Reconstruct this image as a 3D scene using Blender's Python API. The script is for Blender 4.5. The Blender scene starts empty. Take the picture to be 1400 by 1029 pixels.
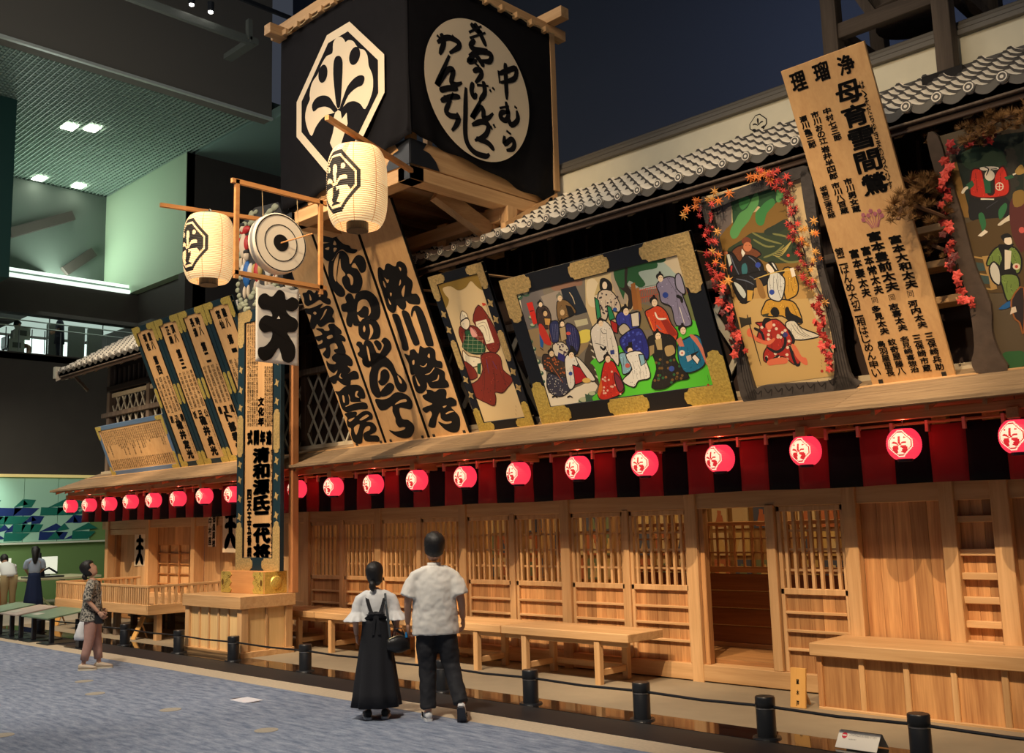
import bpy, bmesh, math, random
from mathutils import Vector, Matrix
random.seed(7)
SC = bpy.context.scene
COL = SC.collection
PI = math.pi
# ------------------------------------------------------------------ camera, world, lights
FPX, YAW, PIT, ROL, EYE = 1359.372, 0.7692001, 0.1446377, -0.0284973, 1.85
fwd = Vector((-math.sin(YAW)*math.cos(PIT), math.cos(YAW)*math.cos(PIT), math.sin(PIT)))
rt0 = Vector((math.cos(YAW), math.sin(YAW), 0)); up0 = rt0.cross(fwd)
RT = rt0*math.cos(ROL)+up0*math.sin(ROL); UP = -rt0*math.sin(ROL)+up0*math.cos(ROL)
CAM = Vector((0, 0, EYE))
cd = bpy.data.cameras.new('camera'); cam = bpy.data.objects.new('camera', cd); COL.objects.link(cam)
cd.sensor_width = 36; cd.lens = FPX/1400*36; cd.clip_end = 200; cd.clip_start = .05
cam.matrix_world = Matrix(((RT.x, UP.x, -fwd.x, 0), (RT.y, UP.y, -fwd.y, 0), (RT.z, UP.z, -fwd.z, EYE), (0, 0, 0, 1)))
SC.camera = cam
def ray(x, y): return RT*((x-700)/FPX)+UP*(-(y-514.5)/FPX)+fwd
w = bpy.data.worlds.new('world'); SC.world = w; w.use_nodes = True
w.node_tree.nodes['Background'].inputs[0].default_value = (.55, .62, .8, 1)
w.node_tree.nodes['Background'].inputs[1].default_value = .07
SC.view_settings.view_transform = 'Standard'; SC.view_settings.look = 'None'
SC.view_settings.exposure = 0.0; SC.view_settings.gamma = 1.0; SC.view_settings.use_curve_mapping = False
def lamp(kind, name, loc, energy, col, target=None, **kw):
    l = bpy.data.lights.new(name, kind); l.energy = energy; l.color = col
    for k, v in kw.items(): setattr(l, k, v)
    o = bpy.data.objects.new(name, l); COL.objects.link(o); o.location = loc
    if target is not None: o.rotation_euler = (Vector(target)-Vector(loc)).to_track_quat('-Z', 'Y').to_euler()
    return o
WARM = (1, .735, .45)
# spotlights hung in the hall ceiling, throwing on the theatre front
for i, x in enumerate((-2.4, -5.4, -8.4, -11.4, -14.4, -17.6, -20.8)):
    lamp('SPOT', 'theatre_spot', (x+2.4, 1.6, 10.6), 4200, WARM, (x, 9.3, 1.5), spot_size=math.radians(27), spot_blend=.55, shadow_soft_size=.04)
for x, y, e in ((-5, .5, 330), (-12, 1.0, 380), (-19, 2, 330)):
    lamp('AREA', 'hall_area_light', (x, y, 11.5), e, (1, .90, .78), (x-.5, 4.0, 0), shape='RECTANGLE', size=5, size_y=2)
# high spots washing the signboards and the upper storey
for x in (-4.5, -9.5, -14.5, -19.5):
    lamp('SPOT', 'sign_spot', (x+1.5, -1.0, 8.4), 1750, (1, .75, .47), (x, 8.8, 5.3), spot_size=math.radians(31), spot_blend=.9, shadow_soft_size=.15)
lamp('SPOT', 'tower_spot', (-6.0, -1.5, 9.0), 1500, (1, .76, .5), (-9.3, 7.6, 7.3), spot_size=math.radians(32), spot_blend=.8, shadow_soft_size=.15)
lamp('SPOT', 'target_fill_spot', (-3.5, 2.2, 9.2), 620, (1, .82, .6), (-10.2, 6.5, 4.75), spot_size=math.radians(17), spot_blend=.8, shadow_soft_size=.06)  # added spot that brightens the target and the cloth below it
# lights of the gallery and exhibition side of the hall
lamp('AREA', 'gallery_cove_light', (-31.0, 11.5, 9.9), 210, (.86, 1, .84), (-30, 12.5, 13), shape='RECTANGLE', size=5, size_y=1)
lamp('AREA', 'gallery_room_light', (-33, 12.5, 8.4), 40, (.85, 1, .9), (-33, 12.5, 7), shape='RECTANGLE', size=8, size_y=3)
lamp('SPOT', 'mural_spot', (-28.6, 9.3, 3.5), 110, (.95, 1, .85), (-30, 9.3, 2.6), spot_size=math.radians(100), spot_blend=.8, shadow_soft_size=.05)
lamp('AREA', 'exhibit_area_light', (-26.5, 8.5, 5.0), 130, (1, .98, .8), (-27.5, 9.2, 0), shape='RECTANGLE', size=5, size_y=3)
for x, y in ((-7.6, 6.2), (-12.5, 5.2), (-18, 5.5)): lamp('SPOT', 'visitor_fill_spot', (x+3.0, y-4.5, 10.8), 2700, (1, .88, .73), (x, y, .6), spot_size=math.radians(34), spot_blend=.9, shadow_soft_size=.12)  # added spots that brighten the visitors and the carpet
lamp('AREA', 'bulkhead_fill', (-15, 5, 9.5), 170, (.95, .92, .82), (-22, 7, 15.5), shape='RECTANGLE', size=4, size_y=2)  # added fill that lifts the dark bulkhead, no lamp of the hall
lamp('AREA', 'back_wall_fill', (-5, 12, 9.5), 160, (.55, .68, 1), (-5, 17.4, 13), shape='RECTANGLE', size=8, size_y=1)  # added cool fill that lifts the back wall, no lamp of the hall
# light inside the theatre
for x in (-6.0, -10.5, -15):
    lamp('AREA', 'foyer_light', (x, 11.5, 2.9), 32, (1, .66, .30), (x, 11.6, 0), shape='RECTANGLE', size=2.6, size_y=1.2)
# ------------------------------------------------------------------ materials
MC = {}
def lin(c):
    return tuple(((v/255)/12.92 if v/255 <= .04045 else ((v/255+.055)/1.055)**2.4) for v in c)
def mat(name, col, rough=.6, metal=0, emit=None, es=0, spec=.5, noise=0, nscale=20, bump=0, srgb=False):
    if name in MC: return MC[name]
    if srgb: col = lin(col)
    m = bpy.data.materials.new(name); m.use_nodes = True; nt = m.node_tree; b = nt.nodes['Principled BSDF']
    b.inputs['Base Color'].default_value = (*col, 1); b.inputs['Roughness'].default_value = rough
    b.inputs['Metallic'].default_value = metal; b.inputs['Specular IOR Level'].default_value = spec
    if emit: b.inputs['Emission Color'].default_value = (*emit, 1); b.inputs['Emission Strength'].default_value = es
    if noise or bump:
        tc = nt.nodes.new('ShaderNodeNewGeometry'); n = nt.nodes.new('ShaderNodeTexNoise'); n.inputs['Scale'].default_value = nscale; n.inputs['Detail'].default_value = 4
        nt.links.new(tc.outputs['Position'], n.inputs['Vector'])
        if noise:
            mx = nt.nodes.new('ShaderNodeMixRGB'); mx.inputs[1].default_value = (*[c*(1-noise) for c in col], 1); mx.inputs[2].default_value = (*[min(1, c*(1+noise)) for c in col], 1)
            nt.links.new(n.outputs['Fac'], mx.inputs[0]); nt.links.new(mx.outputs[0], b.inputs['Base Color'])
        if bump:
            bp = nt.nodes.new('ShaderNodeBump'); bp.inputs['Strength'].default_value = bump; bp.inputs['Distance'].default_value = .01
            nt.links.new(n.outputs['Fac'], bp.inputs['Height']); nt.links.new(bp.outputs[0], b.inputs['Normal'])
    MC[name] = m; return m
def wood(name, c1, c2, axis='z', rough=.5, var=.12, scale=1.0, knots=True):
    """procedural wood: grain runs along the given axis; each board varies a little"""
    if name in MC: return MC[name]
    m = bpy.data.materials.new(name); m.use_nodes = True; nt = m.node_tree; N = nt.nodes.new; L = nt.links.new; b = nt.nodes['Principled BSDF']
    tc = N('ShaderNodeNewGeometry'); oi = N('ShaderNodeObjectInfo'); mp = N('ShaderNodeMapping')
    s = {'x': (.35, 7, 7), 'y': (7, .35, 7), 'z': (7, 7, .35)}[axis]
    mp.inputs['Scale'].default_value = [v*scale for v in s]
    ad = N('ShaderNodeVectorMath'); ad.operation = 'MULTIPLY_ADD'; ad.inputs[1].default_value = (1, 1, 1)
    sc = N('ShaderNodeVectorMath'); sc.operation = 'SCALE'; sc.inputs[0].default_value = (13.7, 5.1, 9.3); L(oi.outputs['Random'], sc.inputs['Scale'])
    L(tc.outputs['Position'], ad.inputs[0]); L(sc.outputs[0], ad.inputs[2]); L(ad.outputs[0], mp.inputs['Vector'])
    n1 = N('ShaderNodeTexNoise'); n1.inputs['Scale'].default_value = 1.6; n1.inputs['Detail'].default_value = 5; n1.inputs['Distortion'].default_value = .8; L(mp.outputs[0], n1.inputs['Vector'])
    n2 = N('ShaderNodeTexNoise'); n2.inputs['Scale'].default_value = 9; n2.inputs['Detail'].default_value = 3; L(mp.outputs[0], n2.inputs['Vector'])
    mx = N('ShaderNodeMixRGB'); mx.inputs[0].default_value = .3; L(n1.outputs['Fac'], mx.inputs[1]); L(n2.outputs['Fac'], mx.inputs[2])
    cr = N('ShaderNodeValToRGB'); cr.color_ramp.elements[0].position = .34; cr.color_ramp.elements[0].color = (*c2, 1); cr.color_ramp.elements[1].position = .62; cr.color_ramp.elements[1].color = (*c1, 1)
    L(mx.outputs[0], cr.inputs[0])
    hs = N('ShaderNodeHueSaturation'); mr = N('ShaderNodeMapRange'); mr.inputs['To Min'].default_value = 1-var; mr.inputs['To Max'].default_value = 1+var
    L(oi.outputs['Random'], mr.inputs['Value']); L(mr.outputs[0], hs.inputs['Value']); L(cr.outputs[0], hs.inputs['Color']); L(hs.outputs[0], b.inputs['Base Color'])
    b.inputs['Roughness'].default_value = rough; b.inputs['Specular IOR Level'].default_value = .3
    bp = N('ShaderNodeBump'); bp.inputs['Strength'].default_value = .15; bp.inputs['Distance'].default_value = .004; L(n2.outputs['Fac'], bp.inputs['Height']); L(bp.outputs[0], b.inputs['Normal'])
    MC[name] = m; return m
H1, H2 = (.66, .41, .20), (.51, .29, .125)
Wz = wood('hinoki_upright', H1, H2, 'z'); Wx = wood('hinoki_along', H1, H2, 'x'); Wy = wood('hinoki_across', H1, H2, 'y')
Cz = wood('cedar_upright', (.58, .31, .125), (.33, .145, .055), 'z', var=.28); Cx = wood('cedar_along', (.56, .29, .115), (.38, .17, .06), 'x', var=.15)
Bx = wood('weathered_roof_board', (.31, .215, .125), (.17, .11, .06), 'x', rough=.8, scale=3.0, var=.05)
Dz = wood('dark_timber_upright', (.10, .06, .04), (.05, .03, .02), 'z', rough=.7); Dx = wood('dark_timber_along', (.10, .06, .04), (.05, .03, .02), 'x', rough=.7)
Sw = wood('pale_sign_board', (.64, .39, .175), (.55, .315, .135), 'z', rough=.45, var=.04, scale=.8)
Gz = wood('grey_timber', (.20, .15, .11), (.11, .08, .06), 'z', rough=.8)
INK = mat('black_ink', (.008, .007, .007), .7, spec=.2)
LAC = mat('black_lacquer', (.006, .007, .010), .4)
TEAL = mat('blue_lacquer', (.006, .024, .036), .45, noise=.2, nscale=3)
GOLD = mat('gilt_fitting', (.86, .50, .12), .42, metal=.5, noise=.6, nscale=38, bump=.9)
GOLDL = mat('gilt_fitting_pale', (.60, .42, .17), .45, metal=.45, noise=.6, nscale=38, bump=.9)
IRON = mat('black_iron', (.012, .014, .018), .35)
CLOTHB = mat('black_cotton', (.007, .0065, .008), .9, spec=.15, noise=.3, nscale=8)
CREAM = mat('cream_print', (.80, .66, .46), .8)
WHITE = mat('white_cotton', (.82, .78, .70), .85)
# ------------------------------------------------------------------ mesh helpers
class MB:
    def __init__(s): s.v = []; s.f = []; s.m = []
    def add(s, vs, fs, mi=0):
        o = len(s.v); s.v += [tuple(v) for v in vs]; s.f += [tuple(i+o for i in f) for f in fs]; s.m += [mi]*len(fs); return s
    def box(s, x0, x1, y0, y1, z0, z1, mi=0, T=None):
        vs = [(x, y, z) for z in (z0, z1) for y in (y0, y1) for x in (x0, x1)]
        if T: vs = [T(*v) for v in vs]
        return s.add(vs, [(0, 2, 3, 1), (4, 5, 7, 6), (0, 1, 5, 4), (2, 6, 7, 3), (0, 4, 6, 2), (1, 3, 7, 5)], mi)
    def cbox(s, x0, x1, y0, y1, z0, z1, b=.006, mi=0, T=None):
        """box with bevelled edges"""
        b = min(b, (x1-x0)*.3, (y1-y0)*.3, (z1-z0)*.3)
        bm = bmesh.new(); bmesh.ops.create_cube(bm, size=1)
        for v in bm.verts: v.co = ((x0+x1)/2+v.co.x*(x1-x0), (y0+y1)/2+v.co.y*(y1-y0), (z0+z1)/2+v.co.z*(z1-z0))
        bmesh.ops.bevel(bm, geom=bm.edges[:], offset=b, segments=1, affect='EDGES', profile=.5)
        vs = [tuple(v.co) for v in bm.verts]
        if T: vs = [T(*v) for v in vs]
        s.add(vs, [tuple(v.index for v in f.verts) for f in bm.faces], mi); bm.free(); return s
    def beam(s, p, q, w, h, mi=0, up=(0, 0, 1)):
        p = Vector(p); q = Vector(q); d = (q-p).normalized(); a = d.cross(Vector(up)).normalized(); u = a.cross(d)
        vs = [P+a*(w/2*i)+u*(h/2*j) for P in (p, q) for i, j in ((-1, -1), (1, -1), (1, 1), (-1, 1))]
        return s.add(vs, [(3, 2, 1, 0), (4, 5, 6, 7), (0, 1, 5, 4), (1, 2, 6, 5), (2, 3, 7, 6), (3, 0, 4, 7)], mi)
    def tube(s, pts, r, n=8, mi=0, cap=True):
        pts = [Vector(p) for p in pts]; rs = r if isinstance(r, (list, tuple)) else [r]*len(pts)
        o = len(s.v); prev = None
        for i, p in enumerate(pts):
            d = (pts[min(i+1, len(pts)-1)]-pts[max(i-1, 0)]).normalized()
            a = prev-d*prev.dot(d) if prev else (d.cross(Vector((0, 0, 1))) if abs(d.z) < .9 else d.cross(Vector((1, 0, 0))))
            a.normalize(); prev = a; b = d.cross(a)
            for k in range(n): t = 2*PI*k/n; s.v.append(tuple(p+(a*math.cos(t)+b*math.sin(t))*rs[i]))
        for i in range(len(pts)-1):
            for k in range(n): s.f.append((o+i*n+k, o+i*n+(k+1) % n, o+(i+1)*n+(k+1) % n, o+(i+1)*n+k)); s.m.append(mi)
        if cap: s.f += [tuple(o+k for k in range(n))[::-1], tuple(o+(len(pts)-1)*n+k for k in range(n))]; s.m += [mi, mi]
        return s
    def loft(s, rings, mi=0, cap=True, T=None):
        """rings: lists of points, same count, closed"""
        o = len(s.v); n = len(rings[0])
        for r in rings:
            for p in r: s.v.append(tuple(T(*p)) if T else tuple(p))
        for i in range(len(rings)-1):
            for k in range(n): s.f.append((o+i*n+k, o+i*n+(k+1) % n, o+(i+1)*n+(k+1) % n, o+(i+1)*n+k)); s.m.append(mi)
        if cap: s.f += [tuple(o+k for k in range(n))[::-1], tuple(o+(len(rings)-1)*n+k for k in range(n))]; s.m += [mi, mi]
        return s
    def lathe(s, prof, n=24, c=(0, 0, 0), mi=0, T=None, sy=1):
        """prof: (r, z)"""
        rings = [[(c[0]+r*math.cos(2*PI*k/n), c[1]+sy*r*math.sin(2*PI*k/n), c[2]+z) for k in range(n)] for r, z in prof]
        return s.loft(rings, mi, True, T)
    def plate(s, poly, T, w0, w1, mi=0):
        """extruded 2D polygon; T(u,v,w) -> world"""
        n = len(poly); a = sum(poly[i][0]*poly[(i+1) % n][1]-poly[(i+1) % n][0]*poly[i][1] for i in range(n))
        if a < 0: poly = poly[::-1]
        vs = [T(u, v, w0) for u, v in poly]+[T(u, v, w1) for u, v in poly]
        fs = [tuple(range(n))[::-1], tuple(range(n, 2*n))]+[(i, (i+1) % n, n+(i+1) % n, n+i) for i in range(n)]
        return s.add(vs, fs, mi)
    def flat(s, poly, T, w, mi=0):
        n = len(poly); a = sum(poly[i][0]*poly[(i+1) % n][1]-poly[(i+1) % n][0]*poly[i][1] for i in range(n))
        if a < 0: poly = poly[::-1]
        return s.add([T(u, v, w) for u, v in poly], [tuple(range(n))], mi)
def root(o):
    while o.parent: o = o.parent
    return o
def obj(name, mb, mats, parent=None, smooth=False, local=False):
    me = bpy.data.meshes.new(name); vs = mb.v
    if parent is not None and not local:
        l = root(parent).location; vs = [(v[0]-l.x, v[1]-l.y, v[2]-l.z) for v in vs]
    me.from_pydata(vs, [], mb.f)
    mats = mats if isinstance(mats, (list, tuple)) else [mats]
    for m in mats: me.materials.append(m)
    me.polygons.foreach_set('material_index', mb.m)
    if smooth: me.polygons.foreach_set('use_smooth', [True]*len(me.polygons))
    me.update()
    o = bpy.data.objects.new(name, me); COL.objects.link(o)
    if parent is not None: o.parent = parent
    return o
def smooth_angle(o, deg=40):
    me = o.data; me.polygons.foreach_set('use_smooth', [True]*len(me.polygons)); me.set_sharp_from_angle(angle=math.radians(deg))
    return o
def thing(name, label, cat, loc=(0, 0, 0), rz=0, group=None):
    o = bpy.data.objects.new(name, None); COL.objects.link(o); o.location = loc; o.rotation_euler = (0, 0, rz); o.empty_display_size = .1
    o['label'] = label; o['category'] = cat
    if group: o['group'] = group
    return o
def tag(o, label, cat, group=None, kind=None):
    o['label'] = label; o['category'] = cat
    if group: o['group'] = group
    if kind: o['kind'] = kind
    return o
def struct(name, mb, m, parent=None):
    o = obj(name, mb, m, parent)
    if parent is None: o['kind'] = 'structure'
    return o
def copy_tree(o, parent=None):
    c = o.copy(); COL.objects.link(c); c.parent = parent
    for ch in list(o.children): copy_tree(ch, c)
    return c
def crom(pts, k=5, closed=True):
    """smooth a polygon (Catmull-Rom)"""
    n = len(pts); out = []
    for i in range(n if closed else n-1):
        p0, p1, p2, p3 = [pts[(i+j) % n] if closed else pts[min(max(i+j, 0), n-1)] for j in (-1, 0, 1, 2)]
        for a in range(k):
            t = a/k
            out.append(tuple(.5*(2*p1[d]+(p2[d]-p0[d])*t+(2*p0[d]-5*p1[d]+4*p2[d]-p3[d])*t*t+(-p0[d]+3*p1[d]-3*p2[d]+p3[d])*t**3) for d in range(2)))
    if not closed: out.append(tuple(pts[-1]))
    return out
def inside(x, y, poly):
    c = False; n = len(poly); j = n-1
    for i in range(n):
        xi, yi = poly[i]; xj, yj = poly[j]
        if (yi > y) != (yj > y) and x < (xj-xi)*(y-yi)/(yj-yi)+xi: c = not c
        j = i
    return c
# ---- glyphs from Blender's own font, cached
GL = {}
def glyph(ch):
    if ch in GL: return GL[ch]
    c = bpy.data.curves.new('g', 'FONT'); c.body = ch; c.size = 1; c.resolution_u = 2
    o = bpy.data.objects.new('g', c); COL.objects.link(o)
    dg = bpy.context.evaluated_depsgraph_get(); m = bpy.data.meshes.new_from_object(o.evaluated_get(dg))
    vs = [(v.co.x, v.co.y) for v in m.vertices]; fs = [tuple(p.vertices) for p in m.polygons]
    bpy.data.objects.remove(o); bpy.data.curves.remove(c); bpy.data.meshes.remove(m)
    if vs:
        x0 = min(v[0] for v in vs); x1 = max(v[0] for v in vs); y0 = min(v[1] for v in vs); y1 = max(v[1] for v in vs)
        sx = max(x1-x0, .25); sy = max(y1-y0, .25); cx = (x0+x1)/2; cy = (y0+y1)/2
        vs = [((v[0]-cx)/sx, (v[1]-cy)/sy) for v in vs]
    GL[ch] = (vs, fs); return GL[ch]
def lettering(s, T, u, v, cw, ch, pitch=None, w=.004, bold=0, mb=None, mi=0, horiz=False):
    """characters of s one under the other from (u, v top centre); every glyph fills a cell cw x ch; bold = stroke growth in cell units"""
    mb = mb or MB(); pitch = pitch or ch*1.08
    sh = [(0, 0)] if not bold else [(bold*math.cos(a*PI/4), bold*math.sin(a*PI/4)) for a in range(8)]+[(0, 0)]
    k = 1-2*bold
    for i, c in enumerate(s):
        if c == ' ': continue
        vs, fs = glyph(c)
        cu, cv = (u+i*pitch, v-ch/2) if horiz else (u, v-ch/2-i*pitch)
        for dx, dy in sh:
            mb.add([T(cu+(x*k+dx)*cw, cv+(y*k+dy)*ch, w) for x, y in vs], fs, mi)
    return mb
def brush(mb, pts, wd, T, w=.004, mi=0, k=5, taper=True):
    """a brush stroke of changing width along a smoothed line"""
    P = crom(pts, k, False) if len(pts) > 2 else [tuple(pts[0]), tuple(pts[-1])]
    n = len(P); Lft = []; Rgt = []
    for i, p in enumerate(P):
        a = P[max(i-1, 0)]; b = P[min(i+1, n-1)]; dx, dy = b[0]-a[0], b[1]-a[1]; L = math.hypot(dx, dy) or 1
        t = i/(n-1); ww = wd/2*((.35+.65*min(1, 5*t+.3)*min(1, 4*(1-t)+.15)) if taper else 1)
        Lft.append((p[0]-dy/L*ww, p[1]+dx/L*ww)); Rgt.append((p[0]+dy/L*ww, p[1]-dx/L*ww))
    vs = [T(*q, w) for q in Lft]+[T(*q, w) for q in Rgt]
    return mb.add(vs, [(i, n+i, n+i+1, i+1) for i in range(n-1)], mi)
# ---- the playhouse crest
CR = dict(
blob=[(-0.127, 0.688), (-0.108, 0.822), (-0.033, 0.871), (0.07, 0.849), (0.15, 0.777), (0.171, 0.736), (0.24, 0.738), (0.347, 0.684), (0.431, 0.575), (0.493, 0.52), (0.59, 0.467), (0.658, 0.357), (0.68, 0.215), (0.75, 0.079), (0.771, -0.061), (0.736, -0.204), (0.598, -0.357), (0.496, -0.253), (0.357, -0.168), (0.215, -0.144), (0.107, -0.172), (-0.002, -0.164), (-0.086, -0.188), (-0.261, -0.169), (-0.393, -0.19), (-0.526, -0.265), (-0.623, -0.36), (-0.732, -0.202), (-0.78, -0.033), (-0.741, 0.097), (-0.663, 0.19), (-0.671, 0.264), (-0.616, 0.413), (-0.469, 0.504), (-0.399, 0.598), (-0.27, 0.689)],
cen=[(0.002, 0.599), (0.068, 0.561), (0.111, 0.463), (0.099, 0.237), (0.061, -0.105), (0.009, -0.157), (-0.041, -0.071), (-0.099, 0.305), (-0.098, 0.514), (-0.06, 0.594)],
lef=[(-0.584, -0.008), (-0.608, 0.09), (-0.515, 0.158), (-0.354, 0.147), (-0.196, 0.069), (-0.085, -0.069), (-0.002, -0.176), (-0.086, -0.183), (-0.167, -0.107), (-0.298, -0.034), (-0.45, -0.004), (-0.526, -0.019)],
rig=[(0.046, -0.164), (0.119, -0.044), (0.217, 0.083), (0.36, 0.147), (0.482, 0.15), (0.576, 0.108), (0.589, 0.046), (0.533, -0.009), (0.411, -0.001), (0.234, -0.048), (0.118, -0.169)],
stem=[(-0.094, -0.25), (-0.057, -0.188), (-0.002, -0.176), (0.06, -0.218), (0.088, -0.334), (0.196, -0.278), (0.217, -0.437), (0.123, -0.589), (-0.03, -0.844), (-0.187, -0.587), (-0.117, -0.471), (-0.087, -0.366)],
d1=[(0.496, 0.42), (0.498, 0.483), (0.469, 0.541), (0.416, 0.578), (0.353, 0.584), (0.297, 0.557), (0.263, 0.504), (0.26, 0.44), (0.29, 0.382), (0.344, 0.345), (0.407, 0.34), (0.462, 0.368)],
d2=[(-0.24, 0.424), (-0.243, 0.492), (-0.273, 0.552), (-0.323, 0.588), (-0.38, 0.59), (-0.427, 0.557), (-0.453, 0.499), (-0.45, 0.43), (-0.42, 0.371), (-0.369, 0.335), (-0.313, 0.334), (-0.266, 0.367)])
OCT = [(.26, 1), (1, .26), (1, -.26), (.26, -1), (-.26, -1), (-1, -.26), (-1, .26), (-.26, 1)]
for kx in ('blob', 'cen', 'lef', 'rig', 'd1', 'd2'): CR[kx] = crom(CR[kx], 3)
def crest_test(u, v, inv=False):
    """is (u,v) dark ink? None outside the octagon"""
    a, b = abs(u), abs(v)
    def octa(r): return a <= r and b <= r and a+b <= 1.26*r
    if not octa(1): return None
    if not inv:      # white ring, black ground, white leaf shape, black petals
        if not octa(.87): return False
        if any(inside(u, v, CR[k]) for k in ('cen', 'lef', 'rig', 'd1', 'd2')): return True
        return not (inside(u, v, CR['blob']) or inside(u, v, CR['stem']))
    # black ring, thin white line, black ground with white petals and lobes
    if not octa(.86): return True
    if not octa(.78): return False
    if any(inside(u*1.12, v*1.12, CR[k]) for k in ('cen', 'lef', 'rig')) or math.hypot(u-.36, v-.42) < .09 or math.hypot(u+.36, v-.42) < .09: return False
    if inside(u, v, CR['stem']): return True
    return not (v < -.2 and math.hypot((abs(u)-.27)/.36, (v+.42)/.30) < 1)
# ------------------------------------------------------------------ the hall
def carpet():
    m = bpy.data.materials.new('blue_grey_carpet'); m.use_nodes = True; nt = m.node_tree; N = nt.nodes.new; L = nt.links.new; b = nt.nodes['Principled BSDF']
    g = N('ShaderNodeNewGeometry'); mp = N('ShaderNodeMapping'); mp.inputs['Scale'].default_value = (1.4, 5.5, 1); mp.inputs['Rotation'].default_value = (0, 0, .12); L(g.outputs['Position'], mp.inputs['Vector'])
    n = N('ShaderNodeTexNoise'); n.inputs['Scale'].default_value = 2.8; n.inputs['Detail'].default_value = 6; n.inputs['Roughness'].default_value = .65; L(mp.outputs[0], n.inputs['Vector'])
    n2 = N('ShaderNodeTexNoise'); n2.inputs['Scale'].default_value = 55; n2.inputs['Detail'].default_value = 2; L(g.outputs['Position'], n2.inputs['Vector'])
    cr = N('ShaderNodeValToRGB'); e = cr.color_ramp.elements; e[0].position = .36; e[0].color = (.15, .185, .26, 1); e[1].position = .66; e[1].color = (.33, .37, .45, 1)
    L(n.outputs['Fac'], cr.inputs[0]); mx = N('ShaderNodeMixRGB'); mx.blend_type = 'OVERLAY'; mx.inputs[0].default_value = .25; L(cr.outputs[0], mx.inputs[1]); L(n2.outputs['Fac'], mx.inputs[2]); L(mx.outputs[0], b.inputs['Base Color'])
    b.inputs['Roughness'].default_value = .95; b.inputs['Specular IOR Level'].default_value = .1
    bp = N('ShaderNodeBump'); bp.inputs['Strength'].default_value = .4; bp.inputs['Distance'].default_value = .01; L(n2.outputs['Fac'], bp.inputs['Height']); L(bp.outputs[0], b.inputs['Normal'])
    return m
STONE = mat('beige_stone_border', (.60, .49, .34), .7, noise=.18, nscale=30)
TAN = mat('tan_plaster_ground', (.27, .22, .15), .75, noise=.12, nscale=5, bump=.2)
BLKS = mat('matt_black_plinth', (.018, .017, .018), .6, noise=.3, nscale=15)
BLKG = mat('polished_black_plinth', (.012, .011, .011), .06, spec=.9)
HALL = mat('dark_hall_wall', (.050, .042, .035), .8, noise=.15, nscale=2)
NAVY = mat('dark_back_wall', (.055, .065, .095), .85)
MINT = mat('mint_wall_paint', (.40, .54, .38), .7)
DTEAL = mat('dark_teal_wall', (.006, .05, .042), .6)
X0, X1 = -46, 6
struct('floor', MB().box(X0, X1, -3, 6.65, -.1, 0), carpet())
struct('trim_1', MB().box(X0, X1, 6.65, 6.98, -.1, .002), STONE)
struct('trim_2', MB().box(-22.3, X1, 6.98, 7.50, -.1, .006), BLKS)
struct('trim_3', MB().box(-22.3, X1, 7.50, 7.89, -.1, .010), BLKG)
struct('floor', MB().box(-22.3, X1, 7.89, 18, -.1, .008), TAN)
struct('floor', MB().box(X0, -22.3, 6.98, 18, -.1, .004), mat('pale_exhibit_floor', (.42, .36, .28), .6, noise=.1, nscale=4))
struct('wall_back', MB().box(-26.5, X1, 17.4, 17.8, 0, 20), NAVY)
# soft folds of the dark cloth wall high behind the roof
struct('ceiling', MB().box(-22.8, X1, -3, 18, 18, 18.3), HALL)
struct('wall_left', MB().box(-30.4, -30, 8.9, 17.4, 3.56, 7.12), HALL)
struct('wall_left', MB().box(-30.4, -30, 2, 8.9, 3.56, 7.12), HALL)
struct('wall_left', MB().box(-30.4, -30, 8.9, 17.4, 8.28, 9.30), HALL)
struct('wall_left', MB().box(-30.4, -26, -2, 8.75, 8.28, 13), DTEAL)
struct('wall_left', MB().box(-26.9, -26.5, 13.75, 17.4, 3.5, 13), HALL)
struct('wall_left', MB().box(-32.0, -26.5, 13.73, 14.0, 9.35, 13), MINT)
struct('wall_left', MB().box(-34, -26.5, 14.0, 14.4, 0, 9.35), HALL)
struct('wall_left', MB().box(-23.2, -22.8, -3, 14.3, 13, 18), mat('bulkhead_paint', (.17, .155, .13), .8))
struct('trim_5', MB().box(-22.82, -22.72, -3, 14.3, 12.97, 13.04), mat('pale_metal_edge', (.55, .6, .55), .4))
CEILG = mat('green_grey_ceiling', (.22, .34, .30), .7)
struct('ceiling', MB().box(-46, -22.95, -3, 17.4, 13.35, 13.6), mat('ceiling_void', (.035, .06, .052), .9))
struct('ceiling', MB().box(-26.5, -22.0, 14.31, 17.4, 13.0, 13.3).box(-26.5, -23.2, 14.0, 14.31, 13.0, 13.3), CEILG)
# open louvre grid of the gallery ceiling: long blades along X and cross blades
lv = MB(); y = 4.0
while y < 13.9: lv.box(-34, -22.85, y, y+.02, 13.02, 13.12); y += .125
x = -34
while x < -22.9: lv.box(x, x+.02, 3.9, 13.9, 13.05, 13.10); x += .16
g = struct('ceiling', lv, mat('ceiling_louvre', (.33, .45, .38), .5))
GLOW = mat('lamp_glass', (1, 1, 1), emit=(1, .96, .8), es=14)
for cx, cy, wh in ((-26.9, 10.45, 'nearer one of the close pair'), (-26.6, 10.95, 'farther one of the close pair'), (-31.5, 12.6, 'single one nearest the mint wall'), (-31.6, 11.4, 'single one nearest the teal wall')):
    t = tag(obj('ceiling_light', MB().box(cx-.22, cx+.22, cy-.16, cy+.16, 12.99, 13.01), GLOW),
            'recessed downlight in the louvred ceiling, '+wh, 'light', 'downlights in the louvred ceiling')
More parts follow.
